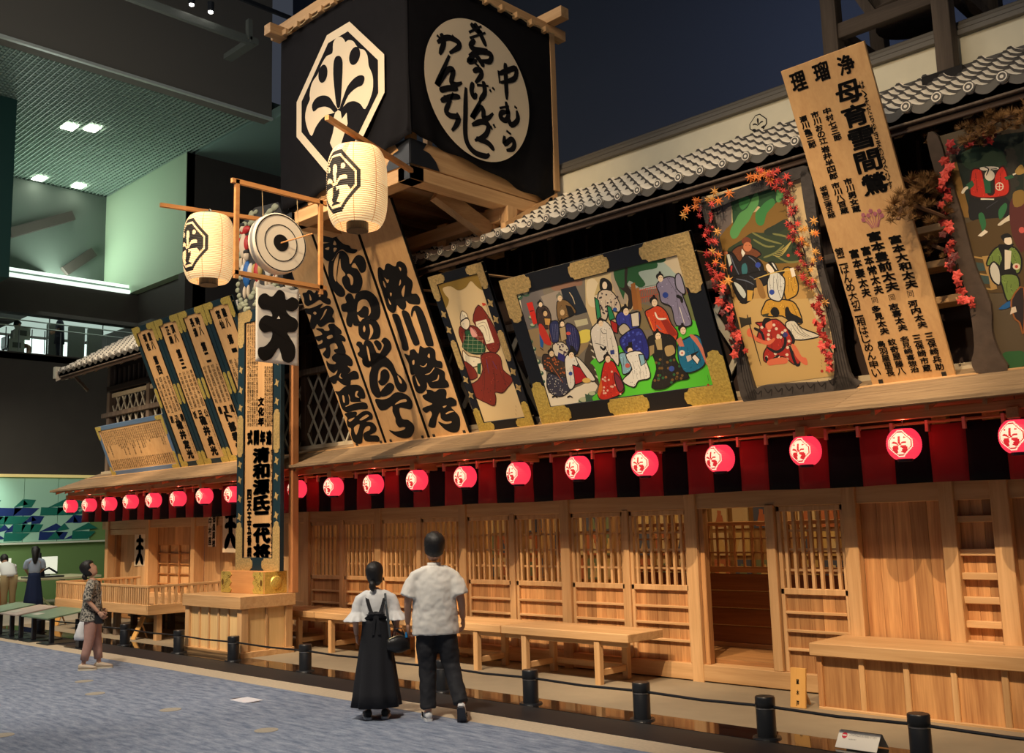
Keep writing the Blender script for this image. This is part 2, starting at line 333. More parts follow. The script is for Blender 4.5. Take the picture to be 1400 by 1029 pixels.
# far inner wall over the gallery with its slanting soffit
struct('wall_left', MB().box(-32.3, -32.0, -2, 14, 9.3, 13), mat('grey_green_wall', (.10, .13, .11), .8))
struct('trim_6', MB().beam((-31.95, 9.6, 10.6), (-31.95, 12.6, 12.1), .3, .3), HALL)
struct('trim_6', MB().beam((-31.95, 12.4, 10.2), (-31.95, 13.3, 11.0), .3, .3), HALL)
# cove strip above the gallery band
CV = mat('cove_strip', (.8, .95, .85), emit=(.85, 1, .88), es=1.1)
cvl = thing('cove_light', 'long pale green cove light running above the gallery windows', 'light', (-30, 11.5, 9.3))
obj('diffuser', MB().box(-30.05, -29.95, 8.76, 13.7, 9.31, 9.42), CV, cvl); obj('diffuser', MB().box(-30.15, -30.05, 8.76, 13.7, 9.50, 9.60), CV, cvl)
obj('housing', MB().box(-30.4, -30.05, 8.76, 13.7, 9.42, 9.50), mat('cove_metal', (.35, .45, .4), .4), cvl)
# gallery behind the opening, seen through glass
LIT = mat('lit_gallery_panel', (.9, 1, .95), emit=(.86, 1, .94), es=1.5)
struct('wall_left', MB().box(-33.8, -33.7, 9, 14, 7.72, 8.25), LIT)
struct('floor', MB().box(-34, -30, 2, 14, 6.9, 7.08), HALL)
struct('wall_left', MB().box(-34.2, -34, -2, 17, 6.9, 9.3), HALL)
struct('ceiling', MB().box(-34.2, -30.4, -2, 17, 8.8, 8.9), HALL)
GLASS = bpy.data.materials.new('clear_glass'); GLASS.use_nodes = True
gb = GLASS.node_tree.nodes['Principled BSDF']; gb.inputs['Transmission Weight'].default_value = 1; gb.inputs['Roughness'].default_value = .02; gb.inputs['IOR'].default_value = 1.05; gb.inputs['Base Color'].default_value = (.9, 1, .96, 1)
gr = thing('gallery_railing', 'glass railing with steel rails along the upper gallery edge', 'railing', (-30, 11, 7.1))
RAILM = mat('brushed_rail', (.35, .38, .36), .35, metal=.8)
for i in range(5): obj('glass_panel', MB().box(-29.99, -29.975, 6.5+i*1.6, 8.06+i*1.6, 7.14, 8.25), GLASS, gr)
for z in (7.86, 8.05): obj('rail', MB().tube([(-29.95, 6.4, z), (-29.95, 14, z)], .02, 6), RAILM, gr)
for i in range(9): obj('rail_post', MB().tube([(-29.93, 9.7+i*.36 if i < 5 else 11.6+(i-5)*.7, 7.12), (-29.93, 9.7+i*.36 if i < 5 else 11.6+(i-5)*.7, 7.8)], .015, 6), RAILM, gr)
for k, (y0, y1) in enumerate(((12.0, 12.45), (12.65, 13.1), (13.25, 13.65))):
    t = tag(obj('display_panel', MB().cbox(-31.2, -31.1, y0-.35, y1-.3, 7.1, 8.27), mat('grey_display_panel', (.16, .17, .14), .7)),
            ['grey standing panel beside the seated gallery visitors', 'grey standing panel between two others in the upper gallery', 'grey standing panel nearest the roof end in the upper gallery'][k], 'panel', 'grey panels in the upper gallery')
for k, (y, z) in enumerate(((9.6, 7.75), (10.75, 7.78), (10.6, 7.4))):
    t = thing('notice_stand', ['pale notice hung over the gallery railing beside the teal wall', 'small framed notice behind the seated gallery visitor, upper one', 'small framed notice behind the seated gallery visitor, lower one'][k], 'notice', (-30.6, y, z))
    obj('sheet', MB().box(-30.62, -30.6, y-.22, y+.22, z-.18, z+.2), mat('grey_paper', (.45, .46, .38), .8), t)
    obj('stand_pole', MB().box(-30.63, -30.61, y-.015, y+.015, 7.08, z), IRON, t)
    obj('print', MB().box(-30.6, -30.595, y-.12, y+.12, z-.06, z+.1), mat('dim_print', (.12, .13, .10), .8), t)
# mural wall below
struct('wall_left', MB().box(-30.4, -30.02, 2, 14, 0, 3.54), mat('green_wall_paint', (.17, .30, .10), .7))
struct('trim_7', MB().box(-30.02, -29.9, 2, 14, 3.50, 3.58), mat('brass_edge_strip', (.75, .60, .25), .35, emit=(1, .8, .3), es=.25))  # faint glow put into the strip's material; it is no lamp
mu = thing('wall_mural', 'mint mural wall with geometric dark blue and green waves above a white ledge', 'mural', (-30, 10, 1.64))
MUR = [MINT, mat('mural_navy', (.008, .03, .16), .5), mat('mural_green', (.008, .16, .12), .5), mat('mural_mint', (.38, .66, .52), .5)]
ym = 6.0; k = 0
while ym < 12.6:
    obj('mural_panel', MB().box(-30.02, -29.98, ym, ym+.94, 1.66, 3.48), MUR[3], mu); ym += .955
TM = lambda u, v, w: (-29.98+w, u, v)
def wave_tris(seed, mi, name):
    rr = random.Random(seed); mb = MB(); r = 0
    for row in range(5):
        y = 6.0+.24*(row % 2)
        while y < 12.4:
            wd = rr.choice((.24, .47)); z = 1.70+row*.235; hgt = .235
            if rr.random() < .5 and (row < 4 or rr.random() < .5):
                mb.plate([(y, z), (y+wd*1.6, z+rr.uniform(-.0, .1)), (y+wd, z+hgt)] if rr.random() < .55 else [(y, z), (y+wd, z-.0), (y+wd*1.5, z+hgt*.9), (y+.02, z+hgt)], TM, .0, .004+mi*.003, 0)
            y += wd
    return obj(name, mb, MUR[mi], mu)
a = wave_tris(3, 2, 'green_facets'); b = wave_tris(11, 1, 'blue_facets'); a['kind'] = 'stuff'; b['kind'] = 'stuff'
obj('ledge', MB().box(-29.98, -29.90, 2, 14, 1.60, 1.65), mat('pale_ledge', (.75, .8, .66), .5), mu)
# lighting track, beams under the ceiling
tr = thing('lighting_track', 'black lighting track with spotlights high above the hall', 'track', (-17.5, 8, 12.4))
obj('beam', MB().beam((-17.57, 3, 12.05), (-17.57, 10.54, 12.05), .10, .16), mat('track_grey', (.09, .10, .09), .5), tr)
obj('end_bracket', MB().box(-18.6, -17.5, 10.45, 10.65, 12.0, 12.12), mat('track_grey', (.2, .2, .2)), tr)
obj('end_bracket', MB().box(-17.62, -17.5, 10.4, 10.5, 12.05, 12.5), MC['track_grey'], tr)
obj('rail', MB().beam((-16.9, 3, 12.5), (-16.9, 14, 12.5), .06, .08), IRON, tr)
obj('rail', MB().beam((-16.5, 3, 12.9), (-16.5, 14, 12.9), .05, .05), IRON, tr)
for x, y in ((262, 6), (288, 16)):
    d = ray(x, y); p = CAM+d*((12.3-EYE)/d.z)
    h = obj('spotlight', MB().tube([p+Vector((0, 0, .2)), p], [.07, .06], 10), IRON, tr)
    obj('lamp_lens', MB().lathe([(.001, 0), (.045, .0), (.045, .02), (.001, .02)], 12, (p.x, p.y, p.z-.02)), mat('spot_lens', (1, 1, 1), emit=(1, .95, .85), es=30), h)
# ------------------------------------------------------------------ theatre front, ground floor
PX = [-4.68-1.93*k for k in range(-1, 10)]            # main post centres
tf = thing('theatre_front', 'pale timber playhouse front with posts, barred windows and panelled walls', 'building', (-12, 9.9, 0))
YF = 9.70
def post(xc, wd=.15, y0=YF, y1=9.92, z0=.0, z1=3.0, name='post', m=Wz): return obj(name, MB().cbox(xc-wd/2, xc+wd/2, y0, y1, z0, z1, .006), m, tf)
for x in PX: post(x)
obj('lintel', MB().cbox(PX[-1]-.3, 0, 9.73, 9.88, 1.93, 2.16), Wx, tf)
obj('upper_beam', MB().cbox(PX[-1]-.3, 0, 9.74, 9.86, 2.40, 2.62), Wx, tf)
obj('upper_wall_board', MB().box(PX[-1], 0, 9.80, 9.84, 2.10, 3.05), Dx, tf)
obj('sill', MB().cbox(-14.3, -6.61, 9.71, 9.9, .02, .20), Wx, tf)
obj('sill', MB().cbox(-6.61, -4.68, 9.71, 9.9, .02, .20), Wx, tf)
obj('sill', MB().cbox(PX[-1], -14.4, 9.72, 9.9, .50, .62), Wx, tf)
def lattice_panel(xa, xb, nb, open_bottom=True):
    """one window panel: stiles, rails, bars, battened boards below"""
    p = obj('window_frame', MB().cbox(xa, xa+.045, 9.745, 9.80, .2, 1.93).cbox(xb-.045, xb, 9.745, 9.80, .2, 1.93).cbox(xa, xb, 9.745, 9.80, 1.00, 1.065).cbox(xa, xb, 9.745, 9.80, 1.87, 1.93), Wz, tf)
    W = xb-xa-.09
    for i in range(nb):
        x = xa+.045+W*(i+.5)/nb
        obj('lattice_bar', MB().box(x-.016, x+.016, 9.748, 9.785, 1.06, 1.88), Wz, p)
    for z in (1.255, 1.47, 1.67): obj('lattice_rail', MB().box(xa+.04, xb-.04, 9.786, 9.80, z-.012, z+.012), Wx, p)
    nbd = 5
    for i in range(nbd):
        a = xa+.04+(xb-xa-.08)*i/nbd
        obj('panel_board', MB().box(a, a+(xb-xa-.08)/nbd-.003, 9.785, 9.81, .2, 1.01), Cz, p)
    for z in (.80, .61, .42): obj('batten', MB().cbox(xa+.04, xb-.04, 9.745, 9.79, z-.0, z+.03, .004), Wx, p)
for k in range(1, 5):       # barred bays between the door and the signboard pillar
    a, b = PX[k+2]+.075, PX[k+1]-.075
    if k == 0: continue
    mid = (a+b)/2
    obj('mullion', MB().cbox(mid-.045, mid+.045, 9.72, 9.83, .2, 1.95), Wz, tf)
    lattice_panel(a, mid-.045, 7); lattice_panel(mid+.045, b, 7)
# door bay
post(-5.60, .11, 9.71, 9.88, .2, 1.95, 'door_post')
lattice_panel(-5.53, -4.76, 7)
obj('door_frame', MB().cbox(-6.53, -6.47, 9.75, 9.85, .2, 1.95).cbox(-6.53, -5.65, 9.75, 9.85, 1.93, 1.98), Cz, tf)
# screen standing inside the open door
isn = thing('inner_screen', 'brown boarded screen with an open lattice top inside the doorway', 'screen', (-6.6, 10.9, .25))
for i in range(4): obj('plank', MB().cbox(-8.6, -4.9, 10.9, 10.94, .30+i*.21, .50+i*.21), wood('brown_screen', (.30, .12, .045), (.20, .075, .028), 'x', var=.1), isn)
obj('frame', MB().cbox(-8.6, -4.9, 10.88, 10.96, 1.15, 1.22).cbox(-8.6, -4.9, 10.88, 10.96, 1.72, 1.77).cbox(-8.6, -4.9, 10.88, 10.96, .2, .30), Cx, isn)
for i in range(30):
    x = -8.55+i*.125; obj('lattice_bar', MB().box(x, x+.022, 10.9, 10.93, 1.22, 1.72), Cz, isn)
for z in (1.38, 1.55): obj('lattice_rail', MB().box(-8.6, -4.9, 10.91, 10.935, z, z+.02), Cx, isn)
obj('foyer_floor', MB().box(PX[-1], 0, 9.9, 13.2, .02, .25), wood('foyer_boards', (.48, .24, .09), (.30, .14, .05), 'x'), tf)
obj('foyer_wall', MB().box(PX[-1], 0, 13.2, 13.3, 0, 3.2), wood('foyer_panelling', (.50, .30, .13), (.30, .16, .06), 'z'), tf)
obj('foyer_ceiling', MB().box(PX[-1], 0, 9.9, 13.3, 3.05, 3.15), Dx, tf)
for i in range(9):
    x = -16.3+i*1.4; obj('foyer_post', MB().cbox(x-.07, x+.07, 11.7, 11.84, .2, 3.1), Wz, tf)
# rows of actor prints and printed sheets hung inside
wp = thing('print_display', 'rows of small printed figure sheets hung on the foyer wall behind the lattice', 'prints', (-9, 13.18, 1))
PR = [(.75, .60, .35), (.55, .18, .08), (.10, .12, .2), (.70, .5, .2), (.2, .25, .15), (.8, .72, .55)]
rr = random.Random(5)
for r, z in enumerate((.85, 1.25, 1.65, 2.05)):
    for i in range(27):
        x = -13.6+i*.36
        if rr.random() < .12: continue
        t = obj('wall_print', MB().box(x, x+.26, 13.16, 13.19, z, z+.34), mat('foyer_print_%d' % rr.randrange(6), PR[rr.randrange(6)], .7), wp)
        q = MB(); cx, cz = x+.13, z+.15
        q.plate([(cx-.09, z+.03), (cx+.08, z+.03), (cx+.05, z+.2), (cx-.03, z+.22)], lambda u, v, w: (u, 13.16-w, v), 0, .004)
        q.plate([(cx-.03, z+.2), (cx+.03, z+.2), (cx+.035, z+.27), (cx-.03, z+.28)], lambda u, v, w: (u, 13.16-w, v), 0, .005)
        obj('printed_figure', q, mat('foyer_print_%d' % rr.randrange(6), PR[rr.randrange(6)], .7), t)
# boarded bay and battened bay beyond the window, over the ticket counter
def boards(xa, xb, z0, z1, n, y=9.80, m=Cz):
    for i in range(n): obj('wall_board', MB().cbox(xa+(xb-xa)*i/n, xa+(xb-xa)*(i+1)/n-.002, y, y+.025, z0, z1, .002), m, tf)
boards(-4.60, -3.76, .3, 1.95, 5)
post(-3.70, .14); post(-3.22, .16)
boards(-3.63, -3.30, .3, 1.95, 3, 9.82)
for z in (.57, .75, .97, 1.19, 1.41, 1.72): obj('batten', MB().cbox(-3.64, -3.29, 9.755, 9.82, z, z+.065, .005), Wx, tf)
boards(-3.14, -2.82, .3, 1.95, 3)
boards(-2.68, -.8, .3, 1.95, 9)
# far bays behind the veranda
xa, xb = PX[10]+.075, PX[9]-.075
boards(xa+.1, xb-.05, .6, 1.95, 5, 9.95, Wz)
obj('door_rail', MB().cbox(xa, xb, 9.74, 9.82, 1.80, 1.92), Wx, tf)
obj('door_ledge', MB().cbox(-20.85, xb, 9.86, 9.95, .6, 1.12), Wz, tf)
post(xa+.06, .1, 9.85, 9.95, .6, 1.95, 'door_post', Cz)
xa, xb = PX[9]+.075, PX[8]-.075
boards(xa, xb, 1.58, 2.0, 5, 9.92, Cz)
boards(xa, xb, .6, 1.60, 4, 9.97, Wz)
for i in range(5): obj('shoji_bar', MB().box(xa+(xb-xa)*i/4-.014, xa+(xb-xa)*i/4+.014, 9.92, 9.96, .6, 1.58), Cz, tf)
for z in (.78, .98, 1.18, 1.38, 1.56): obj('shoji_bar', MB().box(xa, xb, 9.93, 9.96, z, z+.02), Cx, tf)
xa, xb = PX[8]+.075, PX[7]-.075
boards(xa, xb, .6, 1.95, 6, 9.92, Wz)
xa, xb = PX[7]+.075, PX[6]-.075
boards(xa, xb, .2, 1.95, 7, 9.82, Wz)
# posters on the far bays
def kibanner(mb, T, cx, cy, s, w=.004):
    """the fat brushed playhouse character: round lobes on a trunk with two spreading feet"""
    for (x, y, a, b, r) in ((0, .78, .17, .22, 0), (-.30, .62, .22, .13, .25), (.30, .62, .22, .13, -.25), (-.30, .17, .24, .14, .35), (.30, .17, .24, .14, -.35), (0, .35, .20, .42, 0), (0, -.05, .20, .35, 0), (-.27, -.55, .20, .42, -.55), (.27, -.55, .20, .42, .55), (0, .62, .25, .12, 0)):
        P = []
        for k in range(20):
            t = 2*PI*k/20; ex, ey = a*math.cos(t), b*math.sin(t); P.append((cx+s*(x+ex*math.cos(r)-ey*math.sin(r)), cy+s*(y+ex*math.sin(r)+ey*math.cos(r))))
        mb.flat(P, T, w)
    return mb
def sheet(name, label, cat, T, u0, u1, v0, v1, m=None, draw=None, ink=INK):
    t = tag(obj(name, MB().plate([(u0, v0), (u1, v0), (u1, v1), (u0, v1)], T, 0, .004), m or CREAM), label, cat)
    if draw:
        q = MB(); draw(q); obj('lettering', q, ink, t)
    return t
TF_ = lambda Y: (lambda u, v, w: (u, Y-w, v))
T1 = TF_(9.93)
sheet('paper_poster', 'paper sheet with a fat black brushed character on the far panelled door', 'poster', T1, -21.15, -20.66, 1.13, 1.80, None, lambda q: kibanner(q, T1, -20.90, 1.46, .34))
T1 = TF_(9.69)
sheet('cloth_banner', 'cream cloth with a black character hanging under the striped curtain by the pillar', 'banner', T1, -17.02, -16.46, 1.43, 2.52, None, lambda q: kibanner(q, T1, -16.74, 1.86, .40))
sheet('paper_banner', 'narrow cream paper strip with brushed writing beside the black character cloth', 'banner', T1, -17.56, -17.27, 1.54, 2.52, None, lambda q: (lettering('御贔屓様', T1, -17.35, 2.12, .12, .14, mb=q, bold=.04), lettering('中村座', T1, -17.49, 2.10, .12, .17, mb=q, bold=.04)))
for x0, x1, lb in ((-17.06, -16.42, 'thin timber rod holding the cream character cloth on the far bay'), (-17.6, -17.23, 'thin timber rod holding the narrow paper strip on the far bay')):
    tag(obj('hanging_rod', MB().box(x0, x1, 9.67, 9.745, 2.50, 2.53), Wx), lb, 'rod')
# ------------------------------------------------------------------ veranda
ve = thing('veranda', 'raised timber veranda with slatted railings in front of the far bays', 'veranda', (-18.3, 8.9, 0))
VX0, VX1, VY0 = -20.35, -16.50, 8.02
obj('deck', MB().cbox(VX0, VX1, VY0, 9.72, .56, .61), Wx, ve)
obj('fascia', MB().cbox(VX0-.02, VX1+.02, VY0-.04, VY0, .45, .62), Wx, ve); obj('fascia', MB().cbox(VX1, VX1+.04, VY0-.04, 9.72, .45, .62), Wy, ve)
obj('fascia', MB().cbox(VX0-.04, VX0, VY0-.04, 9.72, .45, .62), Wy, ve)
obj('handrail', MB().cbox(VX0-.03, VX1+.03, VY0-.035, VY0+.015, .90, .945), Wx, ve)
obj('handrail', MB().cbox(VX1-.015, VX1+.035, VY0, 9.7, .90, .945), Wy, ve); obj('handrail', MB().cbox(VX0-.035, VX0+.015, VY0, 9.7, .90, .945), Wy, ve)
n = 46
for i in range(n+1):
    x = VX0+(VX1-VX0)*i/n; obj('baluster', MB().box(x-.02, x+.02, VY0-.03, VY0, .62, .91), Wz, ve)
for i in range(1, 14):
    y = VY0+(9.7-VY0)*i/14
    for x in (VX1+.01, VX0-.02): obj('baluster', MB().box(x-.02, x+.02, y-.025, y+.025, .62, .91), Wz, ve)
for x in (VX0+.6, -18.6, -18.2, VX1-.12):
    for y in (8.25, 9.3): obj('leg', MB().cbox(x-.06, x+.06, y-.05, y+.05, .0, .56), Wz if x > -17 else Gz, ve)
obj('under_rail', MB().cbox(VX0+.2, VX1-.2, 9.35, 9.40, .16, .24), Wx, ve)
# ------------------------------------------------------------------ lower canopy
ca = thing('canopy_roof', 'long shingled board canopy over the lanterns and striped curtain', 'roof', (-12, 9.1, 3))
CX0, CX1 = -22.4, -.6
def cslope(y): return 2.80+(y-8.6)*.345
n = 12
for i in range(n):
    xa = CX0+(CX1-CX0)*i/n; xb = CX0+(CX1-CX0)*(i+1)/n-.004
    for j in range(4):
        ya, yb = 8.6+j*.30, 8.6+(j+1)*.30
        T = lambda x, y, z: (x, y, z+cslope(y))
        obj('roof_board', MB().cbox(xa, xb, ya, yb+.02, -.035, .004*j, .004, 0, T), Bx, ca)
obj('fascia', MB().cbox(CX0, CX1, 8.57, 8.61, 2.755, 2.80), Bx, ca)
obj('purlin', MB().cbox(CX0+.25, CX1, 8.86, 8.93, 2.66, 2.745), Cx, ca)
obj('soffit', MB().box(CX0+.05, CX1, 8.62, 9.75, -.06, -.045, 0, lambda x, y, z: (x, y, z+cslope(y))), Cx, ca)
obj('purlin', MB().cbox(CX0+.25, CX1, 9.25, 9.33, 2.75, 2.86), Cx, ca)
x = CX0+.2
while x < CX1:
    obj('rafter', MB().box(x-.02, x+.02, 8.63, 9.7, -.11, -.06, 0, lambda x, y, z: (x, y, z+cslope(y))), wood('cedar_across', (.56, .29, .115), (.38, .17, .06), 'y'), ca); x += .4825
Cy = MC['cedar_across']
for x in PX: obj('bracket', MB().cbox(x-.05, x+.05, 8.80, 9.72, 2.58, 2.68), Cy, ca)
# sill the signboards stand on
obj('sign_sill', MB().cbox(CX0+.1, CX1, 9.28, 9.36, 3.0, 3.06), Wx, ca)
# ------------------------------------------------------------------ striped curtain
RED = mat('red_cotton', (.27, .010, .010), .85, noise=.15, nscale=6)
nc = thing('striped_curtain', 'long red and black striped cotton curtain hung under the canopy', 'curtain', (-12, 9.2, 2.1))
SW = .3325; xs = -5.281
def stripe(x0, x1, red):
    mb = MB(); nx, nz = 6, 6; vs = []
    for j in range(nz+1):
        for i in range(nx+1):
            x = x0+(x1-x0)*i/nx; z = 2.62-(2.62-2.09)*j/nz
            y = 9.225+.012*math.sin(x*9+j*.5)*(j/nz)-.02*math.sin(PI*i/nx)*(j/nz)
            vs.append((x, y, z+.006*math.sin(x*3.1)*(j/nz)))
    fs = [(j*(nx+1)+i, j*(nx+1)+i+1, (j+1)*(nx+1)+i+1, (j+1)*(nx+1)+i) for j in range(nz) for i in range(nx)]
    mb.add(vs, fs); o = obj('red_stripe' if red else 'black_stripe', mb, RED if red else CLOTHB, nc, smooth=True)
    md = o.modifiers.new('s', 'SOLIDIFY'); md.thickness = .004
i = -58; 
while True:
    x0 = xs+SW*i; i += 1
    if x0 < -22.3: continue
    if x0 > -.9: break
    stripe(x0, x0+SW, (i-1) % 2 == 1)
    obj('hanging_loop', MB().box(x0-.014, x0+.014, 9.185, 9.245, 2.56, 2.665), mat('pink_tape', (.75, .35, .25), .8), nc)
obj('curtain_rod', MB().tube([(CX0+.1, 9.205, 2.645), (CX1, 9.205, 2.645)], .014, 8), Cx, nc)
# ------------------------------------------------------------------ round red lanterns
LRED = mat('lit_red_paper', (.35, .02, .02), .6, emit=(1, .040, .085), es=.95)
LWHT = mat('lit_white_paper', (.2, .15, .1), .6, emit=(1, .66, .45), es=1.15)
LINK = mat('lit_red_ink', (.2, .01, .01), .6, emit=(.75, .015, .025), es=.8)
def lantern_crest_test(u, v):
    a, b = abs(u), abs(v)
    if a > 1 or b > 1 or a+b > 1.30: return 0
    r = max(a, b, (a+b)/1.27)
    if .84 < r < .91: return 2
    if r > .84: return 1
    if any(inside(u*1.1, v*1.1, CR[k]) for k in ('cen', 'lef', 'rig')): return 2
    if v < -.15 and math.hypot((abs(u)-.28)/.30, (v+.40)/.32) < 1 and not inside(u, v, CR['stem']): return 2
    if math.hypot(u-.4, v-.45) < .07 or math.hypot(u+.4, v-.45) < .07: return 2
    return 1
def paper_body(R, Hh, nu, nv, test, cw, ch, ribs, power=2.6, ribd=.012, zrot=0):
    """paper lantern skin; faces facing -Y carry the crest"""
    mb = MB()
    for j in range(nv+1):
        t = -1+2*j/nv; z = t*Hh*.93
        r = R*(1-abs(t*.86)**power)**(1/power)
        r *= 1-ribd*(.5+.5*math.cos(2*PI*ribs*j/nv))
        for i in range(nu): a = 2*PI*i/nu; mb.v.append((r*math.sin(a), -r*math.cos(a), z))
    for j in range(nv):
        for i in range(nu):
            mb.f.append((j*nu+i, j*nu+(i+1) % nu, (j+1)*nu+(i+1) % nu, (j+1)*nu+i))
            a = 2*PI*(i+.5)/nu-zrot
            if a > PI: a -= 2*PI
            z = (-1+2*(j+.5)/nv)*Hh*.93
            mb.m.append(test(a*R/cw, z/ch) if abs(a) < 1.5 else 0)
    return mb
def make_small_lantern():
    t = thing('paper_lantern', 'x', 'lantern', (0, 0, 0))
    obj('paper_shade', paper_body(.152, .145, 96, 72, lantern_crest_test, .118, .118, 12, 2.1), [LRED, LWHT, LINK], t, True, True)
    for s in (-1, 1): obj('cap', MB().lathe([(.001, 0), (.068, 0), (.068, .028), (.001, .028)] if s > 0 else [(.001, -.035), (.066, -.035), (.066, 0), (.001, 0)], 20, (0, 0, s*.122)), IRON, t, False, True)
    obj('hanging_wire', MB().tube([(0, 0, .15), (0, 0, .36)], .003, 5), IRON, t, False, True)
    return t
proto = make_small_lantern(); ORD = ['first', 'second', 'third', 'fourth', 'fifth', 'sixth', 'seventh', 'eighth', 'ninth', 'tenth', 'eleventh', 'twelfth']
for k in range(21):
    x = -4.68-.965*(k-2)
    o = proto if k == 0 else copy_tree(proto)
    o.location = (x, 8.89, 2.44+.006*((k*7) % 3-1)); o.rotation_euler = (0, 0, .12*((k*5) % 3-1))
    if k == 0: lb = 'round red paper lantern over the battened wall above the ticket counter'
    elif k < 12: lb = 'red paper lantern with white crest, %s along the canopy from the ticket counter' % ORD[k]
    elif k == 12: lb = 'round red paper lantern hidden close behind the tall blue framed pillar'
    else: lb = 'red paper lantern with white crest, %s along the canopy from the far corner' % ORD[20-k]
    o['label'] = lb; o['group'] = 'red lanterns along the canopy'
    lamp('POINT', 'lantern_glow_fill', (x, 8.89, 2.655), 2.6, (1, .12, .09), None, shadow_soft_size=.03)  # added point light above each cap that reddens the canopy
# ------------------------------------------------------------------ signboards leaning out over the canopy
YB, ZB = 9.32, 3.06
def frame_T(xl, tilt, z0=ZB, y0=YB):
    t = math.radians(tilt); uy = Vector((0, -math.sin(t), math.cos(t))); n = Vector((0, -math.cos(t), -math.sin(t))); O = Vector((xl, y0, z0))
    T = lambda u, v, w: tuple(O+Vector((u, 0, 0))+uy*v+n*w)
    def P(x, y):                      # where the sight line through a photo point meets this board
        d = ray(x, y); s = n.dot(O-CAM)/n.dot(d); q = CAM+d*s-O; return (q.x, q.dot(uy))
    return T, P
def board(t, T, W, L, m, th=.035, name='board'):
    o = obj(name, MB().cbox(0, W, 0, L, -th, 0, .004, 0, T), m, t); return o
def clips(t, T, W, xs=(.12, .88)):
    for f in xs: obj('clip', MB().box(W*f-.02, W*f+.02, -.005, .05, 0, .012, 0, T), IRON, t)
def stays(t, T, W, L):
    f = .93 if L < 2.5 else .62
    obj('stay', MB().tube([T(W*.9, L*f, -.04), (T(W*.9, L*f, 0)[0], 9.75, T(0, L*f, 0)[2]+.1)], .018, 6), Wy, t)
def put(t, T, ink=INK, name='lettering', **k):
    q = lettering(T=T, **k); return obj(name, q, ink, t)
# three big name boards
NB = [(-12.46, .77, 3.35, '岩井半四郎', 'name board nearest the pillar with five heavy brushed characters', (.05, 2.48, .60, .455, .50), .075),
      (-11.66, .95, 3.36, 'むかわのがん三ら', 'widest name board with a long column of rounded brushed characters, between two others', (.02, 3.26, .80, .42, .405), .07),
      (-10.68, .83, 3.32, '瀬川路考', 'name board with four heavy brushed characters beside the red robed figure panel', (.06, 2.72, .66, .60, .66), .07)]
